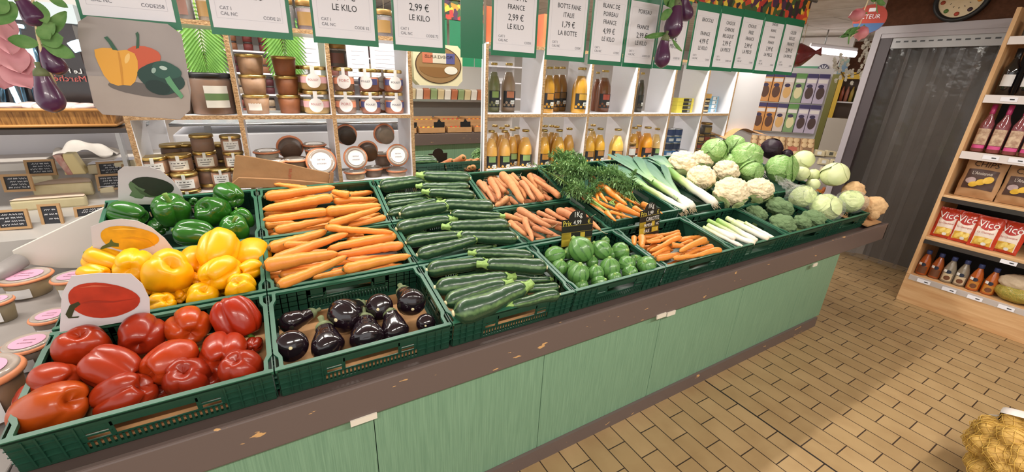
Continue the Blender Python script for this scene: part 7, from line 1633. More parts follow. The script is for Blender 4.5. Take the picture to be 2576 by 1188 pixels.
# dark cabinet; glowing rods imitate cold streaks reflected in its glass
D = {'x0':-.9,'x1':-.177,'y':2.25,'z1':1.998,'strips':[(-.398,1.88,-.41,1.618,.01),(-.378,1.885,-.389,1.619,.014),(-.502,1.659,-.494,1.541,.012),(-.445,1.974,-.372,1.965,.01),(-.399,1.963,-.42,1.735,.006),(-.192,1.905,-.169,1.858,.03)],'bars':[(-.442,1.896,-.464,1.563,.01),(-.403,1.919,-.423,1.585,.008),(-.528,1.73,-.56,1.498,.012),(-.492,1.752,-.513,1.508,.006),(-.353,1.903,-.361,1.716,.007)],'txt':[-.249,2.238,1.688]}
cb = empty('dark_glass_cabinet', (D['x0'], D['y'], 1.3)); tag(cb, 'dark glass fronted cabinet with cold reflected streaks behind the basket', 'cabinet')
part(MB().box(D['x0']-1.2, D['x1'], D['y'], D['y']+.3, 1.52, D['z1']), 'body', mat('black_gloss', '2a2424', .12, .6), cb)
part(MB().box(D['x0']-1.2, D['x1']+.03, D['y']-.01, D['y']+.32, D['z1'], D['z1']+.1), 'top_panel', mat('pale_blue_panel', 'b9c6cc', .4), cb)
for k, (xa, za, xb, zb, r) in enumerate(D['strips']): part(MB().sweep([(xa, D['y']-.012, za), (xb, D['y']-.012, zb)], [r, r], 8), 'reflected_streak', glow('streak_glow', 'bfe4f4', 2.2), cb, True)
for k, (xa, za, xb, zb, r) in enumerate(D['bars']): part(MB().sweep([(xa, D['y']-.015, za), (xb, D['y']-.015, zb)], [r, r], 8), 'chrome_bar', mat('blue_steel', '4c6474', .2, .5, metal=.8), cb, True)
t1 = text([('Le Petit', 0, .045, .028, 1, 'c')], V(D['txt']), (-1, 0, 0), (0, 0, 1), mat('white_lettering', 'd8d4d0', .5), None, 'white_lettering', -.004); t1.parent = cb; t1.location = -V(cb.location)
t2 = text([('Marché', 0, 0, .034, 1, 'c')], V(D['txt']), (-1, 0, 0), (0, 0, 1), mat('red_lettering', 'b0504a', .5), None, 'red_lettering', -.004); t2.parent = cb; t2.location = -V(cb.location)
wt = MB().box(D['x0']-1.2, D['x1']+.6, D['y']+.34, D['y']+.36, 1.9, 2.7).build('white_notice_panel', mat('notice_white', 'e4e0dc', .5), smooth=False); tag(wt, 'white panel on the wall above the dark cabinet', 'panel')
# ------------------------------------------------------------------ behind the jar shelf
dc = empty('deli_counter', (.8, 2.9, 0)); tag(dc, 'white refrigerated counter seen through the jar shelf', 'counter')
part(MB().box(.12, 2.0, 2.5, 3.2, 0, 1.02), 'body', mat('beige_tile_front', 'd9cec6', .5), dc); part(MB().box(.12, 2.0, 2.48, 3.2, 1.02, 1.34), 'panel', WHITE, dc, bv=.01)
part(MB().box(.12, 2.0, 2.46, 3.0, 1.40, 1.42), 'glass_shelf', mat('frosted_glass', 'c8d0d0', .1, .6), dc)
part(MB().sweep([(.12, 2.45, 1.41), (2.0, 2.45, 1.41)], [.012, .012], 10), 'chrome_rail', METAL, dc, True); part(MB().box(.3, .34, 2.6, 2.64, 1.34, 1.4).box(1.7, 1.74, 2.6, 2.64, 1.34, 1.4), 'post', METAL, dc)
bsx = empty('wall_shelf_rack', (2, 5, 0)); tag(bsx, 'tall shop shelf rack with rows of small jars seen through the jar shelf', 'shelf')
part(MB().box(-.6, 4.6, 5.4, 5.44, 0, 2.2), 'back_panel', mat('pale_back', 'cfcac6', .6), bsx)
for z in (1.25, 1.5, 1.75, 2.0): part(MB().box(-.6, 4.6, 5.05, 5.4, z-.02, z), 'shelf_board', WHITE, bsx)
part(MB().box(-.6, 4.6, 5.02, 5.06, 2.2, 2.4), 'sign_band', mat('green_band', '4f8a6c', .5), bsx)
jm = {}
for row, z in enumerate((1.25, 1.5, 1.75, 2.0)):
    for k in range(17):
        x = -.35 + k*.165 + (row % 2)*.02; c = ('7a3a34', '8a4a3c', 'b09a80', '5c2c30', '9c6a4a')[(k//3+row) % 5]
        for lv in range(2):
            if c not in jm:
                jm[c] = o = MB().lathe([(0, 0), (.05, 0), (.052, .07), (.045, .075), (.047, .095), (0, .095)], 12).build('preserve_jar', fill(c))
                MB().lathe([(.047, .078), (.05, .08), (.05, .1), (0, .1)], 12).build('lid', mat('dark_lid', '3a302c', .4), o)
            else: o = dup(jm[c])
            o.location = (x, 5.15, z + lv*.1)
            tag(o, 'tiny preserve jar on the far shop rack seen through the jar shelf', 'jar', 'preserve jars on the far rack')
for P, label in [([.446,1.9,1.915],'green artificial palm leaf behind the tall stew jar'),([.871,1.95,1.935],'green artificial palm leaf behind the red-brown pâté tubs')]:
    P = V(P); root = empty('palm_leaf', P); m = MB()
    L_ = .33
    for k in range(22):
        t = k/21; b = P + V((0, 0, .22 - .4*t))
        for s in (-1, 1):
            d = V((s*(.75-.35*t), 0, -.55-.5*t)); ll = .17*math.sin(PI*(.15+.8*t))**.6 + .02
            leaf_at(m, b, d, ll, .017, (0, -1, .05), .05)
    part(m, 'leaflets', mat('palm_green', '6c9c44', .5, .3, 20, .5, '4c7c30'), root, True); part(MB().sweep([P + V((0, .002, .24)), P + V((0, .002, -.2))], [.004, .002], 6), 'midrib', FSTEM, root, True)
    part(MB().sweep([P + V((0, .004, .24)), P + V((0, .004, 2.72-P.z))], [.001, .001], 5), 'cord', TWINE, root, True)
    tag(root, label, 'palm leaf')
for (x0, x1, z0, z1, label) in [(.957,1.094,1.71,1.99,'white printed notice behind the pink-labelled chicken jars'),(1.256,1.403,1.759,1.994,'white printed notice behind the blue-labelled jars'),(1.417,1.644,1.765,2.006,'wide white notice with a round stamp beside the mirror')]:
    r = MB().box(x0, x1, 2.0, 2.004, z0, z1).build('paper_notice', PAPER, smooth=False); m = MB()
    for k in range(9): m.box(x0+.03, x1-.03-.03*(k % 3), 1.9985, 1.9995, z1-.05-.028*k, z1-.047-.028*k)
    q = m.build('printed_lines', mat('faint_print', 'b4b0b4', .6), r, smooth=False)
    m = MB().box(x0, x1, 2.004, 2.02, z0, 2.72 if False else z1+.02).build('backing', mat('pale_board', 'd0ccc8', .5), r, smooth=False)
    m = MB().sweep([((x0+x1)/2, 2.006, z1), ((x0+x1)/2, 2.006, 2.72)], [.001, .001], 5).build('cord', TWINE, r)
    tag(r, label, 'notice')
# ------------------------------------------------------------------ right: pine display shelf
ds = empty('pine_display_shelf', (5.9, -1, 0)); tag(ds, 'pine display shelf with wine, crisps and sauce bottles beside the doorway', 'shelf')
FX, BX = 5.65, 6.22
YL0, YR0 = -.165, -1.75
for y in (YL0-.018, YR0): part(MB().box(FX, BX, y, y+.026, .27, 2.46), 'upright', PINEV, ds, bv=.002)
part(MB().box(FX, BX, YR0, YL0+.008, 0, .268), 'base_box', PINE, ds, bv=.003)
part(MB().box(BX-.01, BX, YR0+.026, YL0-.018, .27, 2.46), 'back_panel', mat('black_back', '1c1a1a', .5), ds)
for z0, z1, m in ((.585, .645, PINE), (.98, 1.03, PINE), (1.35, 1.40, PINE), (1.785, 1.84, PINE), (2.205, 2.26, PINE)):
    part(MB().box(FX+.002, BX-.01, YR0+.026, YL0-.018, z0+.02, z1), 'shelf_board', m, ds, bv=.002)
CLEAR = glassy('label_rail', 'd8d4d4', .45, .1)
for z0, z1 in ((.225, .275), (.585, .622), (.975, 1.012)): part(MB().box(FX-.006, FX-.002, YR0+.03, YL0-.02, z0, z1), 'label_rail', mat('dark_label_rail', '3a3534', .15, .6) if z0 > .3 else CLEAR, ds)
for z0, z1 in ((1.345, 1.405), (1.785, 1.845), (2.205, 2.262)): part(MB().box(FX-.006, FX-.002, YR0+.03, YL0-.02, z0, z1), 'white_label_rail', mat('white_rail', 'dcd2d0', .4), ds)
for y0, z0 in ((-.29, .228), (-.46, .226), (-.62, .226), (-.80, .228), (-.70, .588), (-.36, 1.36), (-.50, 1.362), (-.32, 1.80), (-.46, 1.80)):
    l = part(MB().box(FX-.0085, FX-.0065, y0-.045, y0+.045, z0, z0+.032), 'price_label', PAPER, ds)
    q = MB().box(FX-.0092, FX-.0086, y0-.03, y0-.005, z0+.012, z0+.02).build('price_print', INK, l, smooth=False)
def bag(P, w_, h_, T, yaw, seed, body, label, kind):
    P = V(P); root = empty('crisp_bag', P); root.rotation_euler = (0, .10, yaw); rnd = random.Random(seed); sd = V((seed*5, 0, 0))
    def surf(u, v, off=0, s=1):
        e = (math.sin(PI*u)**.6 if 0 < u < 1 else 0)*(math.sin(PI*min(1, max(0, (v-.02)/.93)))**.6 if .02 < v < .95 else 0)
        wr = .006*noise.noise(V((u*7, v*7, 1))+sd)*(1 if .02 < v < .97 else 0) + .010*noise.noise(V((u*9, v*2, 4))+sd)*(max(0, v-.8)*5 + max(0, .15-v)*4)
        return V((-s*(T*e + off) - wr, -(u-.5)*w_*(1-.13*e*.8+.02*math.sin(v*9+seed)), v*h_))
    MB().grid(lambda u, v: surf(u, v), 26, 34).grid(lambda u, v: surf(1-u, v, 0, -1), 26, 34).build('bag', body, root)
    def pat(nm, u0, u1, v0, v1, m, off, ell=False, skew=0):
        if ell:
            cu, cv = (u0+u1)/2, (v0+v1)/2; mb = MB(); vs = [surf(cu, cv, off)]; N_ = 20
            for r_ in (.5, 1):
                for i in range(N_): vs.append(surf(cu + r_*(u1-u0)/2*math.cos(2*PI*i/N_), cv + r_*(v1-v0)/2*math.sin(2*PI*i/N_) + skew*r_*math.cos(2*PI*i/N_), off))
            fs = [(0, 1+i, 1+(i+1) % N_) for i in range(N_)] + [(1+i, 1+N_+i, 1+N_+(i+1) % N_, 1+(i+1) % N_) for i in range(N_)]
            mb.add(vs, fs)
        else: mb = MB().grid(lambda u, v: surf(u0+(u1-u0)*u, v0+(v1-v0)*v + .02*math.sin(u*PI), off), 14, 12)
        return mb.build(nm, m, root)
    def word(s, uc, vc, hh, sx, m, off, slant=0):
        vs, fs = glyphs(s); wd = max(p[0] for p in vs); k = hh/.72
        MB().add([surf(uc + (p[0]-wd/2)*k*sx/w_, vc + p[1]*k/h_ + slant*(p[0]-wd/2)*k*sx, off) for p in vs], fs).build('printed_word', m, root, smooth=False)
    if kind == 'vico':
        pat('white_panel', .12, .88, .08, .66, paint('e8d8cc'), .0025); pat('yellow_panel', .15, .85, .08, .34, paint('d8a840'), .004)
        pat('red_oval', .18, .82, .58, .84, paint('b02820'), .004, True)
        word('Vico', .5, .66, .058, .9, paint('f4f0ec'), .0065, .1)
        word('La Classique', .5, .48, .016, .9, paint('b03a28'), .0065, .1)
        for k in range(4): pat('crisp_slice', .22+.13*k, .46+.13*k, .13+.05*(k % 2), .30+.05*(k % 2), paint(('e8c860', 'f0d478')[k % 2]), .006+.001*k, True, .03)
        pat('round_badge', .5, .7, .1, .2, paint('dcdcd8'), .011, True)
    else:
        pat('brown_panel', .10, .90, .22, .72, paint('4e3630'), .003)
        word('CHIPS', .5, .80, .044, .95, paint('3a2a26'), .004, -.05); word("L'Ancienne", .5, .60, .026, .8, paint('e0d4c8'), .0055, .05)
        pat('potato', .14, .42, .36, .52, paint('b8a0a0'), .006, True, .01)
        for k in range(3): pat('crisp_slice', .26+.17*k, .52+.17*k, .28+.06*k, .42+.08*k, paint('e0b23c'), .007+.001*k, True, .02)
    return tag(root, label, 'crisps')
FOIL = mat('red_foil', 'c03a24', .25, .5, 8, .4, 'a02a18', coat=.3); KFOIL = mat('kraft_bag', 'b88f68', .55, .3, 8, .4, 'a67c56')
for P, w_, h_, T, yaw, sd, kind, label in [
((5.74,-.255,.648),.145,.265,.035,.1,1,'vico','red crisp bag nearest the doorway on the lower shelf'),
((5.73,-.375,.648),.15,.265,.035,-.05,2,'vico','red crisp bag second from the doorway'),
((5.71,-.505,.648),.16,.265,.04,.05,3,'vico','red crisp bag third from the doorway, slightly in front'),
((5.73,-.635,.648),.15,.26,.035,-.1,4,'vico','red crisp bag fourth from the doorway at the frame edge'),
((5.74,-.34,1.033),.235,.32,.05,0,5,'chips','brown paper crisp bag nearest the doorway'),
((5.74,-.58,1.033),.235,.3,.05,-.05,6,'chips','second brown paper crisp bag at the frame edge')]: bag(P, w_, h_, T, yaw, sd, FOIL if kind == 'vico' else KFOIL, label, kind)
P = V((5.76,-.8,.27)); root = empty('pasta_bag', P); tag(root, 'clear bag of green and yellow pasta shells at the end of the bottom shelf', 'pasta')
o = lump('pastabag', lambda n: V((n.x*.6, n.y, n.z*.6))*(1+.1*noise.noise(n*4)), 4, 'bag', mat('pasta_mix', 'b89a44', .3, .4, 22, .8, '6a7a2c', bump=.6, bscale=24, coat=.5), P, .12, (0, 0, 0), root); o.location = (0, 0, .075)
o = lump('pastatop', lambda n: V((n.x*.5, n.y, n.z*.55))*(1+.16*noise.noise(n*3)), 4, 'paper_top', mat('beige_paper_top', 'c9b49a', .6, .2, 12, .4, 'b49c80'), P, .125, (0, .3, 0), root); o.location = (.01, 0, .16)
# ------------------------------------------------------------------ far right: cheese and snack corner
def frame3(P, yaw):
    r = empty('x', P); r.rotation_euler = (0, 0, yaw); return r
R = {'P':[6.385,2.05,1.299],'yaw':-.854,'w':.74,'h':.74}
rk = frame3(R['P'], R['yaw']); rk.name = 'snack_rack'; tag(rk, 'white display rack hung with flat snack packets beyond the counter', 'rack')
MB().box(-.04, R['w']+.04, .05, .07, -2.0+.6, R['h']+.05).build('back_panel', mat('rack_white', 'c8c4c4', .5), rk, smooth=False)
for z in (.0, R['h']*.5): MB().box(-.02, R['w']+.02, .0, .05, z-.012, z-.002).build('ledge', METAL, rk, smooth=False)
def place(o, r, q):
    c, s = math.cos(r.rotation_euler.z), math.sin(r.rotation_euler.z); o.location = V(r.location) + V((q[0]*c-q[1]*s, q[0]*s+q[1]*c, q[2])); o.rotation_euler = (o.rotation_euler.x, 0, r.rotation_euler.z)
CW = R['w']/6; CH = R['h']/2
PKC = ['c88a4a', 'c88a4a', 'cdbdb4', '7c9a6c', 'b4a8bc', 'b4a8bc']; PKI = ['5a3a2c', '5a3a2c', 'd0a468', 'd8cda0', '4a3634', '4a3634']
PN = ['orange snack packet with a dark cake picture', 'orange snack packet with a dark cake picture', 'pale snack packet with a golden picture', 'green snack packet with a cream picture', 'lilac snack packet with chocolate picture', 'lilac snack packet with chocolate picture']
ORD = ['first', 'second', 'third', 'fourth', 'fifth', 'sixth']
for row in range(2):
    for k in range(6):
        o = MB().box(.004, CW-.004, -.018, .012, .0, CH*.96).build('snack_packet', mat('pk' + PKC[k], PKC[k], .3, .5, coat=.3), smooth=False); bevel(o, .004, 2)
        MB().box(.004, CW-.004, -.0195, -.018, CH*.82, CH*.955).build('purple_header', paint('3c3460' if k not in (3,) else '5c8a4c'), o, smooth=False)
        MB().box(.012, CW-.012, -.0195, -.018, CH*.66, CH*.78).build('white_title', paint('dcd4d0'), o, smooth=False)
        m = MB(); cx, cz = CW/2, CH*.34; m.add([(cx, -.0198, cz)] + [(cx+CW*.36*math.cos(a), -.0198, cz+CH*.2*math.sin(a)) for a in [i*PI/8 for i in range(16)]], [(0, 1+i, 1+(i+1) % 16) for i in range(16)])
        m.build('printed_picture', paint(PKI[k]), o, smooth=False)
        m = MB(); cx, cz = CW*.42, CH*.56; m.add([(cx, -.0199, cz)] + [(cx+CW*.26*math.cos(a), -.0199, cz+CH*.06*math.sin(a)) for a in [i*PI/8 for i in range(16)]], [(0, 1+i, 1+(i+1) % 16) for i in range(16)])
        m.build('logo_oval', paint('3a3050'), o, smooth=False)
        place(o, rk, (k*CW, 0, (1-row)*CH)); tag(o, f"{PN[k]}, {ORD[k]} in {'upper' if row == 0 else 'lower'} rack row", 'snack')
for k in range(5):
    o = MB().box(0, .16, -.02, .02, 0, .26).build('biscuit_pack', mat('bisc_tray', 'c09870', .4, .4, 12, .5, 'a87c54', coat=.4), smooth=False); bevel(o, .006, 2); o.rotation_euler = (-.6, 0, 0)
    for q in range(2):
        for z in range(4):
            if z == 1: continue
            MB().lathe([(0, -.03), (.032, -.03), (.036, -.024), (.03, -.018)], 14, Matrix.Translation((.045+.07*q, 0, .04+.06*z)) @ Matrix.Rotation(PI/2, 4, 'X') @ Matrix.Translation((0, 0, .052))).build('biscuit', mat('biscuit', 'd9b98c', .6), o)
    MB().box(.03, .13, -.028, -.022, .07, .13).build('label', paint(('b8846c', 'c07860', '4a6494', 'b86450', '8a6a50')[k]), o, smooth=False)
    place(o, rk, (-.05+k*.165, -.12, -.30)); o.rotation_euler = (-.5, 0, R['yaw']); tag(o, f'clear pack of round biscuits below the snack rack, {ORD[k]} from the left', 'biscuits')
bt = frame3(R['P'], R['yaw']); bt.name = 'bakery_table'; MB().add([(-.3, -.55, -.52), (1.5, -.55, -.52), (1.5, .04, -.24), (-.3, .04, -.24), (-.3, -.55, -1.6), (1.5, -.55, -1.6), (1.5, .04, -1.6), (-.3, .04, -1.6)], [(0, 1, 2, 3), (0, 4, 5, 1), (1, 5, 6, 2), (2, 6, 7, 3), (3, 7, 4, 0)]).build('sloped_top', mat('bakery_grey', 'a8a09a', .5), bt, smooth=False); tag(bt, 'sloping display table carrying biscuit packs and wrapped cheeses', 'table')
rnd = random.Random(9)
for k in range(18):
    r_, c_ = k // 6, k % 6
    o = MB().slab([(0, 0, 0), (.13, 0, .0), (.12, 0, .07), (.01, 0, .08)], (0, -1, 0), .07).build('wrapped_cheese', mat('wrapped_cheese', 'd9cba8', .3, .4, 10, .4, 'c4b48c', coat=.4), smooth=False); bevel(o, .01, 2)
    MB().box(.04, .085, -.002, -.0005, .02, .06).build('label', paint('5c5c54' if k % 3 else 'e4e2dc'), o, smooth=False)
    place(o, rk, (R['w']+.06+c_*.115+rnd.uniform(-.02, .02), -.40+r_*.17, -.44+r_*.085)); o.rotation_euler.z += rnd.uniform(-.4, .4); tag(o, 'film-wrapped cheese piece on the sloping display beside the doorway', 'cheese', 'wrapped cheeses on the sloping display')
for k, c in enumerate(('c98a28', 'b8742a', 'a85c2c', 'b04a34', '4a5a84', '6c7a9c')):
    o = MB().box(0, .09, -.03, .03, 0, .24).build('boxed_snack', mat('bx' + c, c, .4), smooth=False); bevel(o, .004, 2); MB().box(.02, .07, -.0312, -.03, .12, .2).build('label', paint('e0d8d0'), o, smooth=False)
    place(o, rk, (R['w']*.74+.1*k, -.66, -.83+.02*k)); o.rotation_euler = (0, .25, R['yaw']); tag(o, f"{('yellow', 'amber', 'brown', 'red', 'blue', 'grey-blue')[k]} snack box standing behind the white cabbages", 'box')
bz = frame3(R['P'], R['yaw']); bz.name = 'low_table'; MB().box(R['w']*.6, R['w']*1.9, -.75, -.56, -1.6, -.835).build('top', mat('bakery_grey', 'a8a09a', .5), bz, smooth=False); tag(bz, 'low grey table holding the snack boxes behind the white cabbages', 'table')
Y_ = {'P':[8.732,2.191,1.427],'yaw':-1.181,'w':.58,'h':.7}
yc = frame3(Y_['P'], Y_['yaw']); yc.name = 'yellow_fridge'; tag(yc, 'yellow framed drinks fridge with coloured bottles inside, beyond the rack', 'fridge')
W2, H2 = Y_['w'], Y_['h']; YM = mat('yellow_enamel', 'e0b83a', .35)
MB().box(0, W2*.10, 0, .4, 0, H2).box(W2*.9, W2, 0, .4, 0, H2).box(0, W2, 0, .4, H2*.86, H2).build('frame', YM, yc, smooth=False)
MB().box(W2*.1, W2*.9, .3, .4, -.9, H2*.86).build('inside', mat('fridge_inside', '6a5a54', .5), yc, smooth=False)
MB().box(-W2*.5, -.005, .02, .4, -.9, H2*.95).build('side', mat('olive_side', '7c7a3a', .4), yc, smooth=False); MB().box(0, W2, 0, .4, -.9, 0).build('lower_front', mat('fridge_front', 'cfc6b8', .4), yc, smooth=False)
MB().box(W2*.1, W2*.9, .05, .3, H2*.34, H2*.37).build('shelf', WHITE, yc, smooth=False)
for k in range(7):
    c = ('b0604c', 'c08070', 'b8a04c', '5c7a4a', 'c07058', 'a89a90', 'b86a5c')[k]
    o = MB().lathe([(0, 0), (.035, 0), (.035, .2), (.015, .27), (.015, .3), (0, .3)], 12).build('fridge_bottle', mat('fb' + c, c, .2, coat=.4)); o.scale = (W2/.8, W2/.8, H2/1.0*1.1)
    place(o, yc, (W2*(.16+.11*k), .15, H2*.37)); tag(o, 'small coloured drink bottle inside the yellow fridge', 'bottle', 'bottles in the yellow fridge')
# far partition, lamp, ham, posters, flowers, sign
F = {'P':[9.064,3.147,2.075],'yaw':-1.181,'w':.8,'h':.62}
pw = frame3(F['P'], F['yaw']); pw.name = 'white_partition'; MB().box(-1.0, F['w'], .0, .08, -2.2, F['h']).build('panel', mat('partition_white', 'e0dcd8', .5), pw, smooth=False); MB().box(-.9, F['w']*.62, -.02, 0, -.05, .16).build('green_stripe', mat('stripe_green', '5f9a78', .5), pw, smooth=False); tag(pw, 'white partition with a green stripe behind the snack rack', 'partition')
pb = frame3(F['P'], F['yaw']); pb.name = 'oval_poster'; MB().add([(F['w']*.60+.10*math.cos(a), -.03, .04+.16*math.sin(a)) for a in [i*PI/16 for i in range(32)]], [tuple(range(32))]).build('poster_sheet', paint('4c4c60'), pb, smooth=False)
m = MB()
for i in range(14):
    a = i*2*PI/14; m.obox((F['w']*.60+.07*math.cos(a), -.033, .05+.11*math.sin(a)), (math.cos(a), 0, math.sin(a)), (0, 1, 0), (-math.sin(a), 0, math.cos(a)), .022, .001, .008)
m.build('white_rays', paint('d8d8dc'), pb, smooth=False); tag(pb, 'dark oval poster with white rays on the white partition', 'poster')
pg = frame3(F['P'], F['yaw']); pg.name = 'landscape_poster'; MB().box(F['w']*.86, F['w']*1.02, -.04, -.03, -.08, .28).build('poster_sheet', mat('landscape', 'a8bc94', .5, .3, 4, .8, '6a8ab0'), pg, smooth=False); tag(pg, 'narrow landscape poster at the end of the white partition', 'poster')
pl = frame3(F['P'], F['yaw']); pl.name = 'paper_palm_leaf'; m = MB()
for k in range(10):
    for s in (-1, 1): leaf_at(m, (F['w']*.28, -.05, .1-.02*k), (s*.8, 0, -.5), .13, .03, (0, -1, 0), .02)
m.build('leaflets', mat('pale_palm', '7cae84', .6), pl); tag(pl, 'pale green paper palm leaf on the white partition', 'palm leaf')
wd = frame3(F['P'], F['yaw']); wd.name = 'brown_wall_panel'; MB().box(F['w']*1.02, F['w']*2.2, .1, .16, -2.2, F['h']*.9).build('panel', BROWNW, wd, smooth=False); tag(wd, 'brown wooden panel behind the white flowers and the yellow fridge', 'panel')
T = ([8.282,2.53,2.439],[8.772,2.087,2.383],.045)
tb = empty('neon_lamp', T[0]); d_ = V(T[1])-V(T[0]); MB().sweep([(0, 0, 0), d_], [T[2]]*2, 12).build('tube', glow('pink_white_tube', 'fff0f6', 6), tb); MB().sweep([(0, 0, T[2]*1.3), d_+V((0, 0, T[2]*1.3))], [T[2]*.8]*2, 6).build('housing', WHITE, tb, smooth=False); MB().sweep([d_*.3+V((0, 0, T[2])), V((d_.x*.3, d_.y*.3, 2.72-T[0][2]))], [.01, .01], 6).build('hanger', METAL, tb); tag(tb, 'glowing fluorescent tube hanging under the far ceiling', 'lamp')
H = ([7.567,2.28,2.309],[.345,-.685,.143],.17)
hm = empty('hanging_ham', H[0]); M_ = Matrix.Translation(V(0*V(H[0]) if False else (0, 0, 0))) @ basis(V(H[1]))
MB().lathe([(0, -1.0*H[2]), (.5*H[2], -.95*H[2]), (.95*H[2], -.4*H[2]), (.9*H[2], .1*H[2]), (.45*H[2], .75*H[2]), (.14*H[2], 1.1*H[2]), (.2*H[2], 1.25*H[2]), (.35*H[2], 1.5*H[2])], 20, M_, rf=lambda a, z: 1+.06*math.cos(a*7)).build('wrapped_ham', mat('ham_skin', '7c2424', .25, .5, 8, .5, '5a1818', coat=.4), hm); MB().sweep([(0, 0, .0), (0, 0, 2.72-H[0][2])], [.003, .003], 5).build('cord', TWINE, hm)
tag(hm, 'dark red wrapped ham hanging behind the last price board', 'ham')
fl = empty('white_blossom_branch', [
[8.462,1.85,2.555],
[8.354,1.819,2.335],
[8.462,1.709,2.233],
[8.267,1.764,2.09],
[8.084,1.846,2.027],
[8.009,1.96,2.185],
[8.056,1.968,2.267]][0]); m = MB(); rnd = random.Random(4); br = MB()
pts = [V(p) for p in [
[8.462,1.85,2.555],
[8.354,1.819,2.335],
[8.462,1.709,2.233],
[8.267,1.764,2.09],
[8.084,1.846,2.027],
[8.009,1.96,2.185],
[8.056,1.968,2.267]]]
for a, b in zip(pts, pts[1:]):
    part_ = [a + (b-a)*t for t in (0, .5, 1)]; br.sweep(part_, [.006]*3, 6)
    for k in range(11):
        c = a + (b-a)*rnd.random() + V((rnd.gauss(0, .05), rnd.gauss(0, .04), rnd.gauss(0, .045))); 
        for j in range(5):
            an = j*2*PI/5 + rnd.random(); leaf_at(m, c, (math.cos(an)*.7, -.3+rnd.uniform(-.2, .2), math.sin(an)), .038, .034, (-.7, -1, .1), .2)
br.sweep([pts[0], V((pts[0].x, pts[0].y, 2.72))], [.002, .002], 5)
part(m, 'blossoms', mat('blossom_white', 'ece6d8', .6, .2), fl, True); part(br, 'branch', mat('twig_brown', '5a4634', .7), fl, True); tag(fl, 'branch of white cloth blossoms hanging beside the doorway frame', 'flowers')
G = {'P':[5.779,.811,2.476],'yaw':-1.181,'r':.125}
rs = frame3(G['P'], G['yaw']); rs.name = 'round_sign'; r = G['r']; n = 32
MB().slab([(r*math.cos(a), 0, r*math.sin(a)) for a in [i*2*PI/n for i in range(n)]], (0, -1, 0), .01).build('disc', paint('b04438'), rs, smooth=False)
MB().poly([(r*.98*math.cos(a), -.002, r*.98*math.sin(a)) for a in [PI+.3 + i*(PI-.6)/12 for i in range(13)]]).build('blue_half', paint('4a6a9a'), rs, smooth=False)
text([('CTEUR', .0, .02*r, .30*r, .9, 'c')], (0, 0, 0), (1, 0, 0), (0, 0, 1), PAPER, rs, 'white_lettering', .004)
MB().box(-.2*r, .2*r, -.004, -.002, .5*r, .75*r).build('white_icon', PAPER, rs, smooth=False)
MB().sweep([(0, .005, r*.9), (0, .005, 2.72-G['P'][2])], [.004, .004], 5).build('cord', TWINE, rs); tag(rs, 'round red and blue sign hanging behind the radishes', 'sign')
# ------------------------------------------------------------------ opposite fruit counter (seen in the mirror)
oc = empty('fruit_counter', (3.6, -3.2, 0)); tag(oc, 'green-panelled fruit counter with a grey-brown edge seen in the mirror', 'counter')
part(MB().box(1.8, 5.4, -2.83, -2.80, .68, .86), 'ledge', BROWN, oc); part(MB().box(1.8, 5.4, -3.6, -2.86, 0, .68), 'carcass', DARK, oc)
for x in (1.8, 2.7, 3.6, 4.5): part(MB().box(x, x+.897, -2.86, -2.845, .05, .70), 'side_panel', LAMIN, oc)
part(MB().add([(1.8, -2.83, .84), (5.4, -2.83, .84), (5.4, -3.6, 1.05), (1.8, -3.6, 1.05)], [(3, 2, 1, 0)]), 'worktop', BROWN, oc)
rnd = random.Random(5); ORG = mat('orange_fruit', 'ffffff', .45, .4, 60, .2, 'c8682c', obcol=True)
for k in range(8):
    x = 2.45 + (k % 4)*.52; row = k // 4; y = -2.9 - row*.36; z = .86 + row*.1
    r0 = empty('cardboard_tray', (x, y, z)); MB().box(0, .48, -.32, 0, 0, .01).box(0, .48, -.005, 0, 0, .1).box(0, .48, -.32, -.315, 0, .13).box(0, .005, -.32, 0, 0, .12).box(.475, .48, -.32, 0, 0, .12).build('tray', CARDB, r0, smooth=False)
    tag(r0, 'open cardboard fruit tray on the counter seen in the mirror', 'box', 'fruit trays in the mirror')
    for j in range(10):
        o = lump('fruit', lambda n: n*(1+.01*noise.noise(n*3)), 3, 'orange_fruit', ORG, (x+.06+.09*(j % 5), y-.08-.11*(j//5), z+.06), .042, (0, 0, j)); o.color = (*lin(('d98a3a', 'c8502c', 'd9b03a', 'c0402c')[(k+j//5) % 4]), 1)
        tag(o, 'small round fruit in a tray seen in the mirror', 'fruit', 'fruit in the mirror')
osf = empty('upper_fruit_shelf', (3.6, -3.7, 1.4)); part(MB().box(1.9, 5.4, -3.95, -3.45, 1.36, 1.40), 'shelf_board', METAL, osf); part(MB().box(1.9, 5.4, -4.0, -3.95, .9, 2.3), 'back_panel', mat('pale_back', 'cfcac6', .6), osf); tag(osf, 'steel shelf with packets above the fruit counter seen in the mirror', 'shelf')
for k in range(16):
    o = MB().box(0, .12, 0, .1, 0, .2).build('grocery_packet', mat('gp%d' % (k % 4), ('d8cfc4', 'b06a4a', '8a9a6c', 'c8b48c')[k % 4], .4), smooth=False); bevel(o, .012, 2); o.location = (2.6+.135*k, -3.6, 1.4); o.rotation_euler = (-.25, 0, 0); tag(o, 'small grocery packet on the steel shelf seen in the mirror', 'packet', 'grocery packets in the mirror')
for k in range(4):
    o = MB().slab([(0, 0, 0), (.2, 0, 0), (.2, 0, .1), (.14, 0, .1), (.1, 0, .15), (.06, 0, .1), (0, 0, .1)], (0, 1, 0), .004).build('dark_price_tag', DARK, smooth=False); o.location = (2.75+.5*k, -2.93, .95); tag(o, 'black price tag on the fruit counter seen in the mirror', 'price tag', 'price tags in the mirror')
Q = {'P':[1.697,1.385,1.868],'w':.323,'h':.242}
ps = empty('oval_poster', Q['P']); w2, h2 = Q['w']/2, Q['h']/2; c = .28*h2
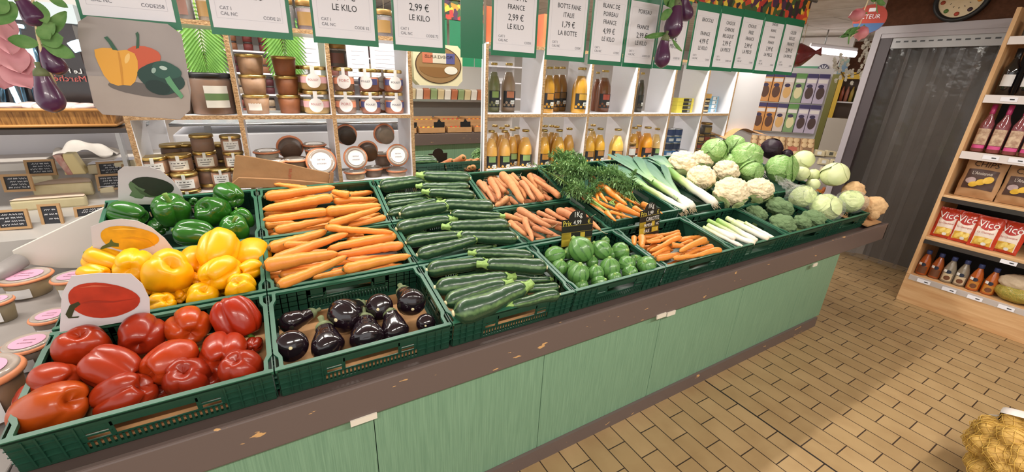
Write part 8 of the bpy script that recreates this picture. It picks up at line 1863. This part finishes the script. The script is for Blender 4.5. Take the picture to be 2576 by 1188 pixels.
oct_ = [(-w2+c, -h2), (w2-c, -h2), (w2, -h2+c), (w2, h2-c), (w2-c, h2), (-w2+c, h2), (-w2, h2-c), (-w2, -h2+c)]
MB().slab([(x, 0, z) for x, z in oct_], (0, -1, 0), .004).build('cream_sheet', paint('e6dcb8'), ps, smooth=False)
for k, (sx, sz, cc) in enumerate(((.95, .9, '4a3428'), (.91, .86, '9a7850'))): MB().poly([(w2*sx*math.cos(a), -.001-.0006*k, h2*sz*math.sin(a)) for a in [i*PI/20 for i in range(40)]]).build('printed_oval', paint(cc), ps, smooth=False)
for k, (x0, x1, cc) in enumerate(((-.66, -.25, 'c8765a'), (-.25, .3, 'd8d0c0'), (.3, .66, '5a5a94'))): MB().box(x0*w2, x1*w2, -.0026, -.0022, .10*h2, .60*h2).build('colour_field', paint(cc), ps, smooth=False)
MB().poly([(w2*.8*math.cos(a), -.0021, h2*(-.1+.5*math.sin(a))) for a in [PI + i*PI/20 for i in range(21)]]).build('brown_field', paint('8a6238'), ps, smooth=False)
MB().poly([(w2*(.5+.28*math.cos(a)), -.003, h2*(-.22+.2*math.sin(a))) for a in [i*PI/12 for i in range(24)]]).build('white_bubble', paint('e8e4da'), ps, smooth=False)
text([('PROVENCE ALPILLES', 0, .34*h2, .15*h2, .8, 'c')], (0, 0, 0), (-1, 0, 0), (0, 0, 1), paint('2c2420'), ps, 'lettering', -.003)
MB().sweep([(0, .002, h2), (0, .002, 2.72-Q['P'][2])], [.002, .002], 5).build('cord', TWINE, ps)
tag(ps, 'cream octagonal poster with a printed oval hanging before the mirror', 'poster')
# ------------------------------------------------------------------ net bag of potatoes
N_ = [3.576,-1.329,.23]
nb = empty('potato_net', N_); tag(nb, 'yellow net sack of potatoes with a white closing band on the floor', 'potatoes')
def netf(n):
    q = V((n.x*.32, n.y*.24, n.z*.23)); 
    d = noise.voronoi(n*3.4)[0][0]; return q*(1.06-.30*d**1.5)
me = lump_mesh('potatoes', netf, 6); me.materials.append(mat('potato_skin', 'c8a258', .6, .3, 30, .6, 'a87e3c', bump=.3, bscale=60)); po_ = bpy.data.objects.new('potatoes', me); COL.objects.link(po_); po_.parent = nb
mb = MB()
for k in range(46):
    z = -.95 + 1.9*k/45; R_ = math.sqrt(1-z*z); pts = []
    for i in range(73):
        a = i*2*PI/72; n = V((z, R_*math.cos(a), R_*math.sin(a))); pts.append(netf(n.normalized())*1.025 + V((.012*math.sin(i*1.5+k*3.1), 0, 0)))
    mb.sweep(pts, [.0015]*73, 4, caps=False)
for k in range(40):
    a = k*2*PI/40; pts = []
    for i in range(41):
        z = -.97 + 1.94*i/40; R_ = math.sqrt(1-z*z); n = V((z, R_*math.cos(a), R_*math.sin(a))); pts.append(netf(n.normalized())*1.025)
    mb.sweep(pts, [.0013]*41, 4, caps=False)
mb.build('netting', mat('yellow_net', 'cda54c', .5), nb)
bpts = []
for i in range(41):
    a = i*2*PI/40; n = V((-.05+.1*math.sin(a), math.cos(a), math.sin(a))).normalized(); bpts.append((netf(n)*1.04, V((1, 0, 0))))
bm_ = MB().grid(lambda u, v: bpts[int(round(u*40))][0] + V((-.035+.07*v, 0, 0))*(1+.3*math.sin(u*21)) + (bpts[int(round(u*40))][0].normalized()*.012*math.sin(v*PI)), 40, 4)
bm_.build('closing_band', mat('white_band', 'e2d8d4', .5), nb)
nb.rotation_euler = (0, 0, 3.0)
